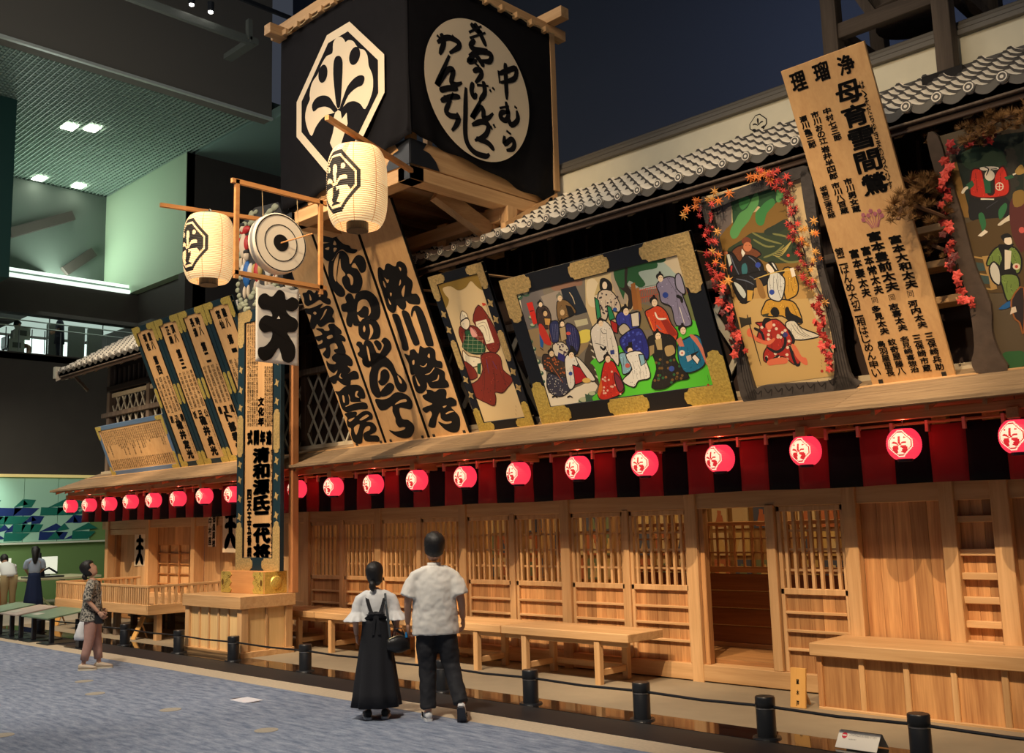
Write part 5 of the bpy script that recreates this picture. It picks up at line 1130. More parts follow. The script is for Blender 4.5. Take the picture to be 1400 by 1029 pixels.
for x in (-4.52, -3.35): obj('foot_block', MB().cbox(x-.2, x+.2, 9.66, 9.98, 5.98, 6.12), INK, wt)
Gz = Gz_
# ------------------------------------------------------------------ painted scenes (flat pigment on the boards)
def pig(c): return mat('pigment_%02x%02x%02x' % c, c, .65, srgb=True)
class Pic:
    def __init__(s, panel, ox, oy, sc): s.t, s.T, s.P, s.W, s.L = panel; s.o = (ox, oy, sc); s.new()
    def new(s): s.mb = MB(); s.ms = []; s.w = .0022
    def q(s, p): return s.P(s.o[0]+p[0]/s.o[2], s.o[1]+p[1]/s.o[2])
    def mi(s, c):
        m = pig(c)
        if m not in s.ms: s.ms.append(m)
        return s.ms.index(m)
    def poly(s, c, pts, sm=True, ol=None, lw=1.6):
        p = [s.q(a) for a in pts]; p = crom(p, 3) if sm and len(p) > 4 else p
        if ol:
            pp = p+[p[0]]; s.w += .00003; brush(s.mb, pp, lw*.0085, s.T, s.w+.00001, s.mi(ol), 1, False)
        s.mb.flat(p, s.T, s.w, s.mi(c)); s.w += .00003
        if ol and len(pts) > 5:
            x0 = min(a[0] for a in pts); x1 = max(a[0] for a in pts); y0 = min(a[1] for a in pts); y1 = max(a[1] for a in pts)
            rr = random.Random(int(x0*7+y0)); dk = tuple(int(v*.5) for v in c); lt = tuple(min(255, int(v*1.25)+22) for v in c)
            for k in range(4):
                f = (k+.7)/4.4; a_ = (x0+(x1-x0)*f*.9+rr.uniform(-4, 4), y0+(y1-y0)*rr.uniform(.18, .4)); b_ = (x0+(x1-x0)*f+rr.uniform(-6, 10), y0+(y1-y0)*rr.uniform(.6, .88)); m_ = ((a_[0]+b_[0])/2+rr.uniform(-7, 7), (a_[1]+b_[1])/2)
                if inside(*a_, pts) and inside(*b_, pts) and inside(*m_, pts): s.line(dk if sum(c) > 150 else lt, [a_, m_, b_], 2.6)
            for k in range(int((x1-x0)*(y1-y0)/900)):
                px_, py_ = rr.uniform(x0, x1), rr.uniform(y0, y1)
                if inside(px_, py_, pts) and inside(px_+5, py_, pts) and inside(px_-5, py_, pts): s.poly(lt if k % 2 else dk, [(px_+3*math.cos(a*PI/2+.3), py_+3*math.sin(a*PI/2+.3)) for a in range(4)], False); s.w -= .00003
            s.w += .00003
        return s
    def ell(s, c, cx, cy, a, b=None, r=0):
        b = b or a; s.poly(c, [(cx+a*math.cos(t*PI/7)*math.cos(r)-b*math.sin(t*PI/7)*math.sin(r), cy+a*math.cos(t*PI/7)*math.sin(r)+b*math.sin(t*PI/7)*math.cos(r)) for t in range(14)], False); return s
    def line(s, c, pts, wd): 
        brush(s.mb, [s.q(a) for a in pts], wd/s.o[2]*.0078, s.T, s.w, s.mi(c), 4, True); s.w += .00002; return s
    def head(s, x, y, r, skin=(238, 214, 180), hair=(22, 18, 18), hat=None, tilt=0):
        s.ell(hair, x-r*.15, y-r*.45, r*1.05, r*.95); s.ell(skin, x+r*.1, y+r*.15, r*.72, r*.95, tilt)
        s.ell(hair, x-r*.1, y-r*1.45, r*.35, r*.45)
        if hat: s.poly(hat, [(x-r, y-r*.6), (x-r*.4, y-r*2.4), (x+r*.5, y-r*2.2), (x+r*.9, y-r*.5)])
        s.line(hair, [(x-r*.3, y-r*.05), (x+r*.0, y-r*.12)], r*.16); s.line(hair, [(x+r*.25, y-r*.12), (x+r*.55, y-r*.05)], r*.16); s.line((190, 60, 50), [(x, y+r*.62), (x+r*.3, y+r*.62)], r*.16)
        return s
    def dots(s, c, x0, y0, x1, y1, n, r, poly=None, seed=1):
        rr = random.Random(seed); k = 0
        while k < n:
            x, y = rr.uniform(x0, x1), rr.uniform(y0, y1)
            if poly and not inside(x, y, poly): continue
            s.poly(c, [(x+r*math.cos(a*PI/3), y+r*math.sin(a*PI/3)) for a in range(6)], False); s.w -= .00003; k += 1
        s.w += .00003
    def done(s, name='painted_figure'):
        o = obj(name, s.mb, s.ms, s.t); w = s.w; s.new(); s.w = .0022+(w-.0022)*.0; return o
    def keep(s, name='painted_figure'):
        o = obj(name, s.mb, s.ms, s.t); w = s.w; s.new(); s.w = w; return o
INKC = (20, 18, 18)
# ---- wide scene: painted ground
a = Pic(PANEL_K, 690, 370, 5.147)
def rect(pic, c, u0, u1, v0, v1):
    pic.mb.flat([(u0, v0), (u1, v0), (u1, v1), (u0, v1)], pic.T, pic.w, pic.mi(c)); pic.w += .00003
W, L = PANEL_K[3:]; fw = .215
rect(a, (120, 112, 98), fw, W-fw, fw, L-fw)
a.poly((112, 106, 104), [(65, 160), (260, 110), (330, 360), (200, 420), (150, 420)], False)
a.poly((150, 140, 128), [(255, 180), (400, 130), (430, 330), (330, 350), (290, 260)], False)
a.poly((150, 128, 92), [(150, 420), (330, 380), (560, 440), (600, 520), (480, 640), (230, 600)], False)
a.poly((140, 105, 85), [(330, 110), (420, 75), (530, 55), (545, 100), (480, 110), (420, 135), (350, 140)])
a.poly((24, 34, 48), [(395, 130), (500, 105), (585, 290), (500, 315), (430, 260)], False)
a.line((200, 180, 140), [(455, 150), (480, 190), (495, 235)], 8)
a.poly((190, 185, 150), [(490, 350), (580, 335), (590, 375), (505, 395)], False).poly((222, 205, 90), [(520, 430), (600, 415), (600, 490), (540, 510), (500, 500)])
a.poly((230, 222, 200), [(220, 640), (290, 690), (310, 860), (480, 830), (620, 770), (660, 800), (560, 940), (330, 985), (290, 900), (240, 740)])
a.poly((225, 218, 196), [(68, 180), (110, 200), (150, 420), (215, 560), (200, 600), (150, 500), (95, 330)])
for x, y, r in ((95, 185, 34), (150, 165, 26), (190, 330, 22), (200, 385, 22), (175, 500, 26), (200, 550, 24), (230, 640, 26), (250, 720, 26), (262, 780, 24), (560, 915, 40), (620, 870, 34), (530, 940, 26)):
    a.ell((60, 96, 74), x, y, r, r*.7); a.ell((188, 196, 160), x-r*.15, y-r*.25, r*.7, r*.42)
a.poly((70, 60, 48), [(620, 480), (700, 640), (680, 800), (640, 790), (560, 640)])
for k in range(6): a.line((214, 206, 184), [(600+k*8, 510+k*45), (640+k*6, 540+k*45), (650+k*6, 575+k*42)], 14)
b = Pic(PANEL_K, 800, 330, 4.474); b.mb, b.ms, b.w = a.mb, a.ms, a.w
b.poly((206, 184, 138), [(0, 210), (190, 170), (300, 400), (200, 520), (60, 560), (5, 400)], False)
b.poly((222, 206, 170), [(10, 250), (60, 230), (110, 330), (80, 400), (20, 380)])
b.poly((168, 186, 176), [(190, 170), (590, 70), (650, 260), (330, 300), (240, 260)], False)
b.poly((176, 160, 138), [(160, 190), (250, 180), (260, 360), (220, 380), (180, 300)])
b.poly((205, 190, 160), [(480, 110), (595, 70), (640, 220), (560, 200), (520, 160)])
b.poly((110, 118, 72), [(600, 330), (660, 300), (705, 510), (640, 560), (560, 420)]); b.poly((126, 112, 78), [(320, 370), (420, 400), (440, 540), (330, 540)])
b.poly((86, 200, 52), [(560, 520), (705, 505), (822, 895), (620, 925), (330, 960), (60, 1003), (40, 960), (90, 900), (60, 770), (40, 730), (200, 640), (400, 600)])
b.poly((40, 92, 52), [(185, 170), (290, 140), (420, 112), (440, 160), (345, 180), (330, 200), (370, 260), (330, 280), (270, 240), (240, 330), (235, 352), (205, 280), (180, 220)])
b.poly((36, 84, 50), [(395, 95), (470, 85), (495, 115), (460, 130), (410, 120)])
b.poly((44, 36, 30), [(243, 170), (262, 165), (258, 260), (300, 330), (285, 410), (262, 400), (262, 330), (205, 275), (240, 280)])
b.poly((158, 98, 44), [(280, 260), (305, 250), (330, 415), (295, 420)], False).poly((168, 108, 50), [(312, 285), (330, 280), (350, 420), (330, 425)], False)
for k in range(11): x = 336+k*11; b.line((206, 70, 40), [(x, 288-k*2), (x+12, 375-k*2)], 6)
b.line((206, 70, 40), [(330, 300), (450, 272)], 8).line((206, 70, 40), [(340, 345), (455, 320)], 7).line((30, 25, 22), [(330, 284), (446, 262)], 5)
for k in range(4): x = 600+k*10; b.line((206, 70, 40), [(x, 235), (x+18, 320)], 5)
b.poly((60, 92, 70), [(0, 930), (40, 945), (60, 1000), (10, 1008)])
a.mb, a.ms, a.w = b.mb, b.ms, b.w; a.keep('painted_ground')
# figures, far left group
a.poly((214, 44, 30), [(155, 228), (195, 218), (235, 365), (205, 380), (190, 340)], False).line(INKC, [(180, 285), (205, 280)], 12)
a.poly((60, 44, 40), [(232, 260), (290, 250), (325, 310), (320, 400), (250, 400), (225, 330)], ol=INKC).head(252, 235, 18)
a.poly((198, 52, 36), [(240, 380), (275, 390), (330, 510), (300, 520), (258, 480)]).poly((34, 92, 160), [(245, 440), (275, 500), (270, 545), (252, 530)]).line(INKC, [(250, 540), (275, 560)], 16)
a.head(285, 298, 20, (214, 180, 130)).poly((198, 150, 78), [(278, 330), (325, 335), (320, 385), (285, 380)], ol=INKC)
a.poly((30, 40, 88), [(320, 370), (375, 355), (385, 440), (375, 500), (325, 490)], ol=INKC)
for k in range(4): a.line((160, 160, 180), [(335+k*12, 375), (345+k*11, 485)], 2.5)
a.line((186, 120, 60), [(302, 360), (340, 530)], 6)
a.poly((120, 92, 54), [(370, 220), (430, 205), (490, 260), (500, 300), (440, 330), (380, 350)], ol=INKC).head(388, 190, 22, (222, 196, 160), (110, 110, 96)).head(405, 290, 22, (206, 176, 130), (120, 96, 60))
a.poly(INKC, [(430, 240), (470, 250), (495, 300), (455, 330)])
a.poly((36, 38, 92), [(430, 380), (480, 380), (520, 430), (530, 520), (500, 590), (440, 540)], ol=INKC)
for k in range(4): a.line((150, 150, 190), [(445+k*16, 400), (470+k*14, 560)], 2.5)
a.head(405, 372, 20).poly((170, 150, 110), [(385, 400), (430, 390), (440, 480), (400, 500)], ol=INKC)
a.ell((200, 80, 70), 450, 440, 16, 12)
a.keep()
a.poly((206, 196, 176), [(340, 520), (400, 500), (450, 540), (440, 600), (360, 600)], ol=INKC); a.dots((60, 40, 60), 345, 505, 445, 595, 26, 6, seed=2)
a.poly((58, 44, 36), [(268, 600), (310, 590), (420, 640), (445, 720), (420, 760), (330, 710), (280, 690)], ol=INKC); a.dots((176, 92, 40), 275, 600, 440, 740, 30, 6, [(268, 600), (310, 590), (420, 640), (445, 720), (420, 760), (330, 710), (280, 690)], 4)
a.poly((52, 52, 70), [(310, 720), (380, 740), (460, 760), (475, 820), (410, 880), (340, 870), (300, 810)], ol=INKC); a.dots((190, 188, 180), 305, 730, 470, 870, 46, 3.5, [(310, 720), (380, 740), (460, 760), (475, 820), (410, 880), (340, 870), (300, 810)], 5)
a.head(330, 580, 22, (226, 200, 160)).line((206, 110, 50), [(315, 640), (412, 785)], 8).poly((44, 40, 110), [(380, 570), (430, 600), (420, 640), (375, 620)])
a.keep()
a.poly((226, 222, 210), [(425, 620), (470, 580), (520, 640), (500, 700), (495, 800), (465, 835), (440, 780)], ol=INKC).ell((44, 72, 150), 466, 722, 14)
a.poly((176, 22, 34), [(480, 660), (560, 690), (600, 760), (500, 800)], ol=INKC).poly((226, 220, 204), [(500, 600), (560, 650), (640, 760), (600, 770), (540, 690)], ol=INKC)
a.head(470, 590, 24).poly(INKC, [(455, 520), (485, 530), (520, 590), (480, 570)]).ell((222, 186, 100), 578, 770, 30, 18)
for x in (355, 462): a.line(INKC, [(x-20, 890), (x, 880), (x+20, 893)], 12)
a.keep()
b.new(); b.w = a.w
b.poly((196, 176, 120), [(70, 290), (60, 330), (90, 300), (100, 250), (80, 260)]).poly(INKC, [(95, 230), (130, 225), (165, 260), (160, 310), (120, 300), (92, 290)]); b.ell((238, 218, 190), 122, 268, 15, 24)
b.poly((206, 190, 168), [(85, 310), (160, 300), (215, 380), (210, 430), (150, 420), (130, 480), (80, 440)], ol=INKC); b.dots((60, 50, 60), 90, 310, 200, 440, 26, 6, seed=8)
b.poly((34, 132, 82), [(60, 340), (85, 360), (100, 460), (75, 475)], ol=INKC).poly((34, 132, 82), [(135, 390), (160, 400), (185, 470), (150, 480)], ol=INKC).ell((44, 82, 150), 185, 415, 13)
b.keep()
b.poly((168, 36, 28), [(155, 480), (200, 500), (200, 560), (170, 550)], ol=INKC)
b.poly((222, 216, 204), [(35, 560), (60, 510), (110, 480), (160, 520), (190, 600), (205, 660), (205, 760), (150, 700), (90, 740), (60, 680)], ol=INKC).head(96, 498, 20)
b.line(INKC, [(95, 530), (110, 560), (135, 560)], 4).line(INKC, [(60, 620), (120, 640), (150, 700)], 4).poly((44, 60, 130), [(155, 665), (180, 660), (182, 688), (158, 690)], False).line(INKC, [(95, 640), (115, 660), (130, 640)], 16)
b.keep()
b.poly((50, 58, 150), [(190, 470), (215, 430), (270, 440), (335, 430), (330, 520), (270, 540), (210, 520)], ol=INKC).poly((214, 206, 190), [(280, 440), (330, 430), (335, 515), (290, 520)], ol=INKC).head(250, 425, 24)
b.poly((186, 176, 156), [(205, 530), (240, 500), (275, 530), (270, 570), (225, 570)], ol=INKC)
b.poly((34, 40, 128), [(225, 580), (300, 530), (350, 540), (390, 640), (385, 720), (330, 700), (250, 680), (215, 620)], ol=INKC); b.dots((70, 84, 190), 230, 540, 385, 700, 30, 7, [(225, 580), (300, 530), (350, 540), (390, 640), (385, 720), (250, 680)], 9)
b.poly(INKC, [(265, 615), (290, 612), (292, 645), (268, 645)]); b.head(275, 665, 22)
b.poly((132, 176, 196), [(210, 690), (250, 680), (290, 720), (280, 790), (235, 810), (225, 760)], ol=INKC).poly((222, 222, 214), [(250, 690), (340, 670), (380, 740), (400, 830), (330, 850), (300, 890), (230, 850), (290, 780)], ol=INKC).poly((132, 176, 196), [(330, 690), (360, 690), (372, 740), (345, 760)], ol=INKC)
b.ell((190, 90, 80), 262, 757, 15)
for k in range(4): b.line(INKC, [(290+k*22, 790), (300+k*22, 840)], 3)
b.keep()
b.poly((196, 44, 28), [(120, 740), (170, 730), (200, 780), (240, 880), (225, 930), (120, 968), (80, 940), (95, 860)], ol=INKC).head(140, 715, 22, hair=(30, 20, 20)); b.dots((236, 190, 170), 110, 780, 220, 940, 16, 7, [(120, 740), (200, 780), (225, 930), (120, 960), (90, 900)], 12)
b.poly((120, 40, 60), [(180, 800), (215, 830), (240, 890), (215, 920), (190, 870)], ol=INKC).poly((212, 108, 40), [(100, 830), (110, 900), (90, 950), (78, 930)])
b.keep()
b.poly((134, 128, 156), [(440, 260), (500, 215), (560, 230), (600, 330), (640, 440), (650, 510), (560, 510), (530, 400), (470, 370), (455, 310)], ol=INKC).head(462, 222, 22)
b.poly((150, 146, 170), [(555, 210), (585, 200), (615, 300), (600, 320), (560, 280)], ol=INKC).ell((38, 66, 150), 494, 326, 18).line(INKC, [(560, 330), (590, 345), (595, 375)], 22).line((230, 226, 214), [(580, 400), (610, 500)], 10).line(INKC, [(500, 215), (560, 310)], 4).line(INKC, [(560, 300), (650, 500)], 4)
b.keep()
b.poly((206, 70, 34), [(370, 430), (400, 410), (450, 390), (500, 430), (530, 500), (570, 560), (540, 620), (480, 560), (420, 550), (385, 480)], ol=INKC).poly((150, 40, 24), [(460, 470), (510, 480), (570, 570), (520, 580)]); b.head(425, 370, 24)
b.line((230, 150, 60), [(390, 460), (420, 540)], 12).line((40, 130, 150), [(440, 510), (470, 540)], 12).line((240, 230, 210), [(430, 430), (450, 470), (500, 470)], 12).line(INKC, [(350, 400), (400, 500), (420, 570)], 3)
b.keep()
P1 = [(385, 600), (430, 570), (520, 570), (560, 620), (550, 700), (590, 770), (640, 830), (560, 850), (490, 895), (410, 890), (440, 780), (420, 700)]
b.poly((28, 26, 24), P1, ol=(8, 8, 8)).head(447, 575, 24); b.poly((176, 156, 110), [(430, 600), (470, 590), (475, 660), (445, 660)]).poly((176, 150, 100), [(490, 640), (540, 630), (555, 680), (510, 705), (490, 680)], ol=INKC).poly((150, 130, 90), [(395, 640), (425, 630), (425, 680), (400, 700)])
b.dots((112, 84, 40), 400, 700, 600, 870, 18, 9, P1, 13); b.dots((40, 96, 56), 400, 700, 600, 870, 8, 9, P1, 14); b.ell((52, 78, 160), 532, 776, 17)
b.keep()
b.poly((18, 110, 150), [(575, 620), (620, 590), (680, 570), (720, 610), (740, 730), (700, 780), (620, 800), (580, 740), (570, 680)], ol=INKC).poly((206, 120, 96), [(560, 600), (590, 580), (610, 640), (580, 640)]).poly((206, 120, 96), [(640, 570), (690, 590), (765, 740), (745, 750), (700, 650)])
b.head(600, 540, 24).poly((236, 228, 214), [(670, 680), (705, 720), (690, 750), (655, 710)], ol=INKC).ell((232, 222, 206), 596, 680, 18).ell((190, 50, 40), 596, 680, 6).poly(INKC, [(645, 690), (700, 665), (690, 680), (655, 705)]).poly((200, 190, 180), [(620, 700), (650, 690), (655, 720), (630, 735)])
b.line(INKC, [(752, 815), (758, 850)], 4).ell((170, 50, 36), 756, 875, 7)
b.keep()
# ---- single figure panel
d_ = Pic(PANEL_D, 580, 350, 4.119)
d_.poly((140, 112, 44), [(58, 168), (315, 92), (350, 182), (320, 188), (290, 165), (262, 140), (232, 178), (190, 192), (150, 170), (105, 180), (118, 215), (140, 245), (125, 290), (98, 298)], True)
d_.keep('painted_ground')
RB = (120, 36, 22)
d_.poly(RB, [(305, 275), (365, 345), (410, 430), (428, 500), (400, 545), (355, 520), (330, 430), (275, 365)], ol=(60, 16, 10))
d_.poly((228, 218, 190), [(290, 370), (350, 355), (395, 485), (350, 495), (330, 430), (300, 420)], False).line((90, 60, 40), [(300, 385), (345, 375), (372, 470), (350, 475)], 3).line((90, 60, 40), [(308, 400), (336, 392), (356, 450)], 3)
d_.poly(RB, [(200, 400), (230, 390), (300, 400), (340, 470), (330, 540), (240, 520), (200, 450)], ol=(60, 16, 10))
d_.poly((26, 82, 50), [(230, 420), (265, 420), (285, 460), (340, 500), (335, 545), (270, 548), (215, 510), (235, 460)], ol=(10, 30, 20))
for k in range(5): d_.line((205, 200, 160), [(225+k*26, 430+k*10), (220+k*26, 540)], 3).line((205, 200, 160), [(222, 450+k*22), (335, 455+k*22)], 3)
d_.poly((228, 218, 190), [(218, 530), (250, 560), (320, 575), (315, 610), (265, 625), (225, 590)], ol=(90, 60, 40)).poly(RB, [(225, 590), (280, 630), (300, 680), (255, 695), (240, 650)], ol=(60, 16, 10)).poly((26, 82, 50), [(300, 605), (320, 600), (318, 665), (300, 660)])
d_.poly(RB, [(320, 560), (380, 540), (430, 570), (445, 640), (500, 690), (470, 740), (440, 770), (400, 765), (405, 800), (395, 842), (350, 825), (300, 800), (270, 780), (250, 730), (300, 700), (330, 640)], ol=(60, 16, 10))
for p in ([(350, 600), (330, 700), (340, 800)], [(380, 590), (400, 680), (395, 760)], [(420, 600), (440, 680), (480, 720)], [(445, 640), (455, 700)]): d_.line((70, 18, 12), p, 3)
d_.line((60, 60, 130), [(350, 580), (365, 660)], 7).line((60, 60, 130), [(385, 590), (410, 635)], 7)
d_.poly((236, 226, 200), [(205, 330), (215, 308), (240, 325), (248, 360), (225, 370), (205, 360)], ol=(120, 100, 70)).poly((238, 224, 196), [(208, 365), (245, 350), (258, 385), (240, 415), (210, 395)], ol=(60, 40, 30)).line(INKC, [(203, 375), (240, 345), (258, 370)], 6).line(INKC, [(215, 383), (225, 380)], 3).poly((222, 160, 150), [(262, 400), (290, 420), (300, 450), (275, 455), (262, 430)]).line(INKC, [(265, 395), (300, 440)], 6)
d_.line((110, 90, 50), [(350, 255), (362, 330)], 5).poly((200, 60, 36), [(325, 262), (345, 265), (350, 275), (330, 280)]).line((90, 80, 50), [(355, 345), (375, 350)], 10)
for k in range(3): d_.line((90, 60, 50), [(515, 840+k*22), (520, 852+k*22)], 4)
d_.keep()
# ---- maple framed scene
m1 = Pic(PANEL_M, 960, 240, 6.43)
m1.poly((112, 102, 98), [(45, 260), (260, 200), (260, 430), (125, 600), (90, 480)], False)
m1.poly((128, 96, 40), [(120, 610), (280, 400), (520, 300), (720, 220), (760, 420), (880, 650), (960, 1020), (600, 1020), (230, 1029), (150, 760)])
m1.poly((48, 62, 40), [(230, 640), (340, 570), (440, 500), (560, 500), (700, 430), (740, 440), (830, 600), (890, 720), (860, 760), (560, 760), (400, 640), (330, 620), (240, 680)])
m1.poly((40, 52, 40), [(550, 480), (640, 430), (740, 380), (760, 440), (640, 520), (560, 520)])
for p in ([(440, 500), (560, 560), (700, 600)], [(620, 510), (720, 530), (800, 560)], [(450, 560), (560, 620), (640, 620)], [(640, 700), (760, 760), (880, 745)], [(540, 720), (640, 680), (720, 610)]): m1.line((120, 122, 70), p, 16)
for k in range(5): m1.line((186, 168, 92), [(700-k*20, 650+k*12), (740-k*10, 620+k*20), (800, 560)], 5)
m1.ell((196, 70, 40), 758, 700, 14)
m1.poly((150, 118, 62), [(850, 760), (900, 745), (925, 850), (900, 1000), (860, 990)])
GR = [(36, 76, 44), (58, 128, 66), (88, 150, 84)]
m1.poly(GR[0], [(250, 210), (330, 190), (460, 160), (560, 130), (700, 90), (720, 160), (640, 250), (560, 300), (470, 260), (400, 330), (300, 500), (270, 400), (265, 300)])
m1.poly(GR[2], [(460, 160), (495, 170), (495, 250), (450, 320), (410, 400), (350, 470), (310, 540), (265, 552), (245, 490), (290, 400), (330, 330), (400, 280)])
m1.poly(GR[1], [(560, 230), (620, 200), (640, 250), (570, 330), (545, 420), (510, 440), (475, 410), (470, 330), (520, 270)])
m1.poly(GR[2], [(660, 110), (710, 120), (720, 180), (680, 235), (650, 215), (655, 160)]); m1.poly(GR[1], [(330, 200), (400, 180), (420, 230), (360, 300), (325, 260)])
for k in range(4): m1.line((60, 58, 52), [(90+k*28, 270), (105+k*28, 330), (115+k*26, 390)], 7)
m1.keep('painted_ground')
BK = (26, 24, 28)
m1.poly((112, 62, 34), [(265, 660), (350, 610), (460, 640), (520, 690), (470, 730), (330, 830), (270, 740)], ol=INKC)
m1.poly(BK, [(220, 690), (270, 680), (330, 760), (380, 700), (470, 720), (530, 780), (540, 860), (480, 900), (470, 1010), (380, 1029), (300, 940), (230, 860)], ol=(8, 8, 8))
for p in ([(250, 700), (290, 800), (340, 900)], [(410, 710), (470, 760), (520, 860)], [(300, 900), (380, 930), (460, 950)], [(360, 880), (430, 1000)]): m1.line((96, 104, 120), p, 9)
m1.poly((206, 210, 200), [(215, 690), (240, 690), (262, 770), (240, 800)]).poly((190, 50, 50), [(250, 790), (268, 790), (262, 850), (250, 830)]).poly((52, 110, 118), [(350, 790), (385, 770), (400, 840), (370, 890), (350, 850)]).ell((48, 70, 160), 492, 785, 24)
m1.ell((112, 56, 34), 390, 575, 42, 36).ell((196, 118, 78), 400, 625, 38, 42).poly((226, 220, 204), [(350, 640), (380, 680), (360, 715), (345, 680)]).ell((196, 118, 78), 205, 680, 22, 16).line(INKC, [(380, 612), (395, 610)], 5).line(INKC, [(412, 612), (428, 616)], 5)
m1.keep()
m2 = Pic(PANEL_M, 980, 340, 4.9); m2.w = m1.w
m2.poly((200, 166, 104), [(20, 250), (60, 280), (180, 620), (260, 920), (790, 850), (700, 560), (600, 300), (400, 250), (200, 300)], False)
m2.poly((190, 150, 86), [(60, 250), (330, 230), (600, 250), (640, 330), (300, 330), (100, 340)])
m2.poly(BK, [(110, 190), (200, 170), (330, 150), (330, 240), (250, 260), (240, 330), (170, 365), (110, 260)], ol=(8, 8, 8)); m2.poly((200, 206, 198), [(110, 220), (160, 240), (200, 300), (185, 335), (150, 300)], ol=INKC)
for p in ([(130, 200), (200, 215), (250, 240)], [(220, 180), (300, 230)]): m2.line((96, 104, 120), p, 7)
m2.poly((206, 160, 70), [(205, 275), (245, 280), (235, 345), (205, 350)]).line((20, 18, 18), [(155, 360), (200, 350)], 12)
YL = (200, 150, 52)
m2.poly(YL, [(440, 150), (500, 130), (545, 230), (540, 300), (500, 330), (460, 330)], ol=INKC).poly(YL, [(350, 340), (460, 340), (530, 370), (575, 490), (520, 500), (440, 450), (380, 455), (300, 440), (320, 370)], ol=INKC)
m2.poly(INKC, [(360, 420), (380, 390), (410, 400), (420, 440), (380, 450)]).poly(INKC, [(460, 400), (480, 390), (500, 430), (560, 460), (575, 500), (470, 470)]).poly((60, 60, 40), [(300, 440), (350, 430), (345, 452), (310, 455)])
m2.poly((212, 212, 204), [(340, 110), (380, 90), (420, 160), (455, 200), (455, 270), (435, 340), (400, 350), (350, 320), (340, 220), (355, 170)], ol=INKC).ell((44, 72, 160), 370, 290, 18).line(INKC, [(400, 200), (410, 270), (430, 330)], 3)
m2.poly(INKC, [(330, 110), (360, 85), (400, 140), (455, 150), (440, 168), (380, 150), (350, 105)]).poly((238, 224, 200), [(330, 115), (348, 100), (385, 145), (370, 160), (345, 150)])
m2.line((206, 176, 96), [(250, 205), (400, 155), (585, 130)], 7).poly((150, 110, 56), [(265, 195), (300, 220), (330, 320), (300, 330), (275, 280)]).poly((236, 224, 204), [(490, 130), (515, 125), (530, 180), (505, 190)])
m2.poly((216, 208, 186), [(460, 500), (520, 480), (570, 530), (690, 580), (610, 605), (540, 610), (500, 590)], ol=INKC)
for k in range(3): m2.line(INKC, [(500+k*20, 500), (540+k*22, 560), (600+k*20, 592)], 2.5)
m2.keep()
RD = (170, 40, 30); SK = (220, 112, 78)
m2.poly(RD, [(290, 520), (260, 495), (310, 490), (400, 470), (470, 530), (520, 600), (510, 640), (480, 650), (560, 750), (520, 775), (440, 720), (330, 760), (315, 700), (340, 640), (270, 620), (280, 560)], ol=(60, 12, 10))
m2.dots((228, 206, 180), 300, 490, 500, 740, 22, 11, [(300, 510), (400, 480), (510, 600), (490, 640), (540, 740), (330, 740)], 15)
for p in ([(250, 530), (300, 560), (320, 620)], [(340, 660), (400, 690), (450, 660), (460, 600), (430, 570)], [(480, 540), (515, 610), (500, 640)], [(490, 650), (530, 770), (560, 770)], [(330, 720), (350, 760), (420, 710)]): m2.line(BK, p, 20)
m2.poly(SK, [(330, 480), (365, 475), (375, 520), (350, 545), (330, 520)]).line(SK, [(215, 550), (260, 600), (340, 630), (390, 600)], 26).ell(SK, 222, 560, 20, 30).poly(SK, [(500, 640), (530, 650), (570, 720), (600, 730), (610, 775), (580, 770), (530, 720)]).poly(SK, [(340, 750), (400, 730), (470, 730), (470, 765), (400, 775), (350, 780)])
m2.poly(INKC, [(315, 470), (340, 460), (370, 475), (330, 500), (325, 530), (305, 510)]).ell((60, 60, 120), 460, 575, 17)
m2.line((40, 34, 26), [(205, 440), (225, 520), (298, 782)], 8).poly((52, 50, 40), [(150, 455), (195, 465), (230, 455), (235, 505), (200, 510), (165, 530)], False)
for k in range(3): m2.line((110, 80, 60), [(700, 740+k*20), (708, 752+k*20)], 4)
m2.ell((170, 50, 36), 706, 818, 10)
m2.keep()
# carved trunk frame of the maple painting
t, T, P, W, L = PANEL_M
BARK = mat('carved_bark', (.055, .046, .042), .75, noise=.4, nscale=14, bump=.8); BARKD = mat('carved_bark_line', (.015, .012, .011), .8)
def trunk(poly, th=.05, n='trunk_frame'): q = MB(); q.plate(poly, T, .0, th); return obj(n, q, BARK, t)
trunk(crom([(-.06, 0), (.10, 0), (.10, .2), (.07, .6), (.06, 1.2), (.07, 1.8), (.06, 2.15), (-.03, 2.15), (-.02, 1.6), (-.03, 1.0), (-.02, .5), (-.07, .25)], 3))
trunk(crom([(W-.22, 0), (W+.02, -.0), (W-.02, .15), (W-.03, .4), (W+.0, .7), (W-.02, .85), (W-.05, 1.2), (W-.02, 1.6), (W+.02, 2.1), (W-.08, 2.15), (W-.12, 1.6), (W-.12, 1.0), (W-.12, .6), (W-.14, .3)], 3))
trunk(crom([(-.02, 2.05), (.4, 2.08), (.8, 2.1), (1.15, 2.12), (1.15, 2.22), (.7, 2.20), (.3, 2.17), (-.03, 2.16)], 3))
trunk(crom([(.0, .0), (W, .0), (W-.1, .14), (.9, .10), (.6, .12), (.3, .14), (.12, .12)], 3))
q = MB()
for k in range(8): u = .15+k*.12; brush(q, [(u-.05, .12), (u-.02, .06), (u+.03, .09), (u+.01, .02)], .012, T, .052)
for u0 in (0, W-.14):
    for k in range(4): brush(q, [(u0+.02+k*.025, .02), (u0+.0+k*.03, .25), (u0+.03+k*.02, .6), (u0+.02+k*.02, 1.0)], .010, T, .052)
obj('bark_lines', q, BARKD, t)
clips(t, T, W); stays(t, T, W, L)
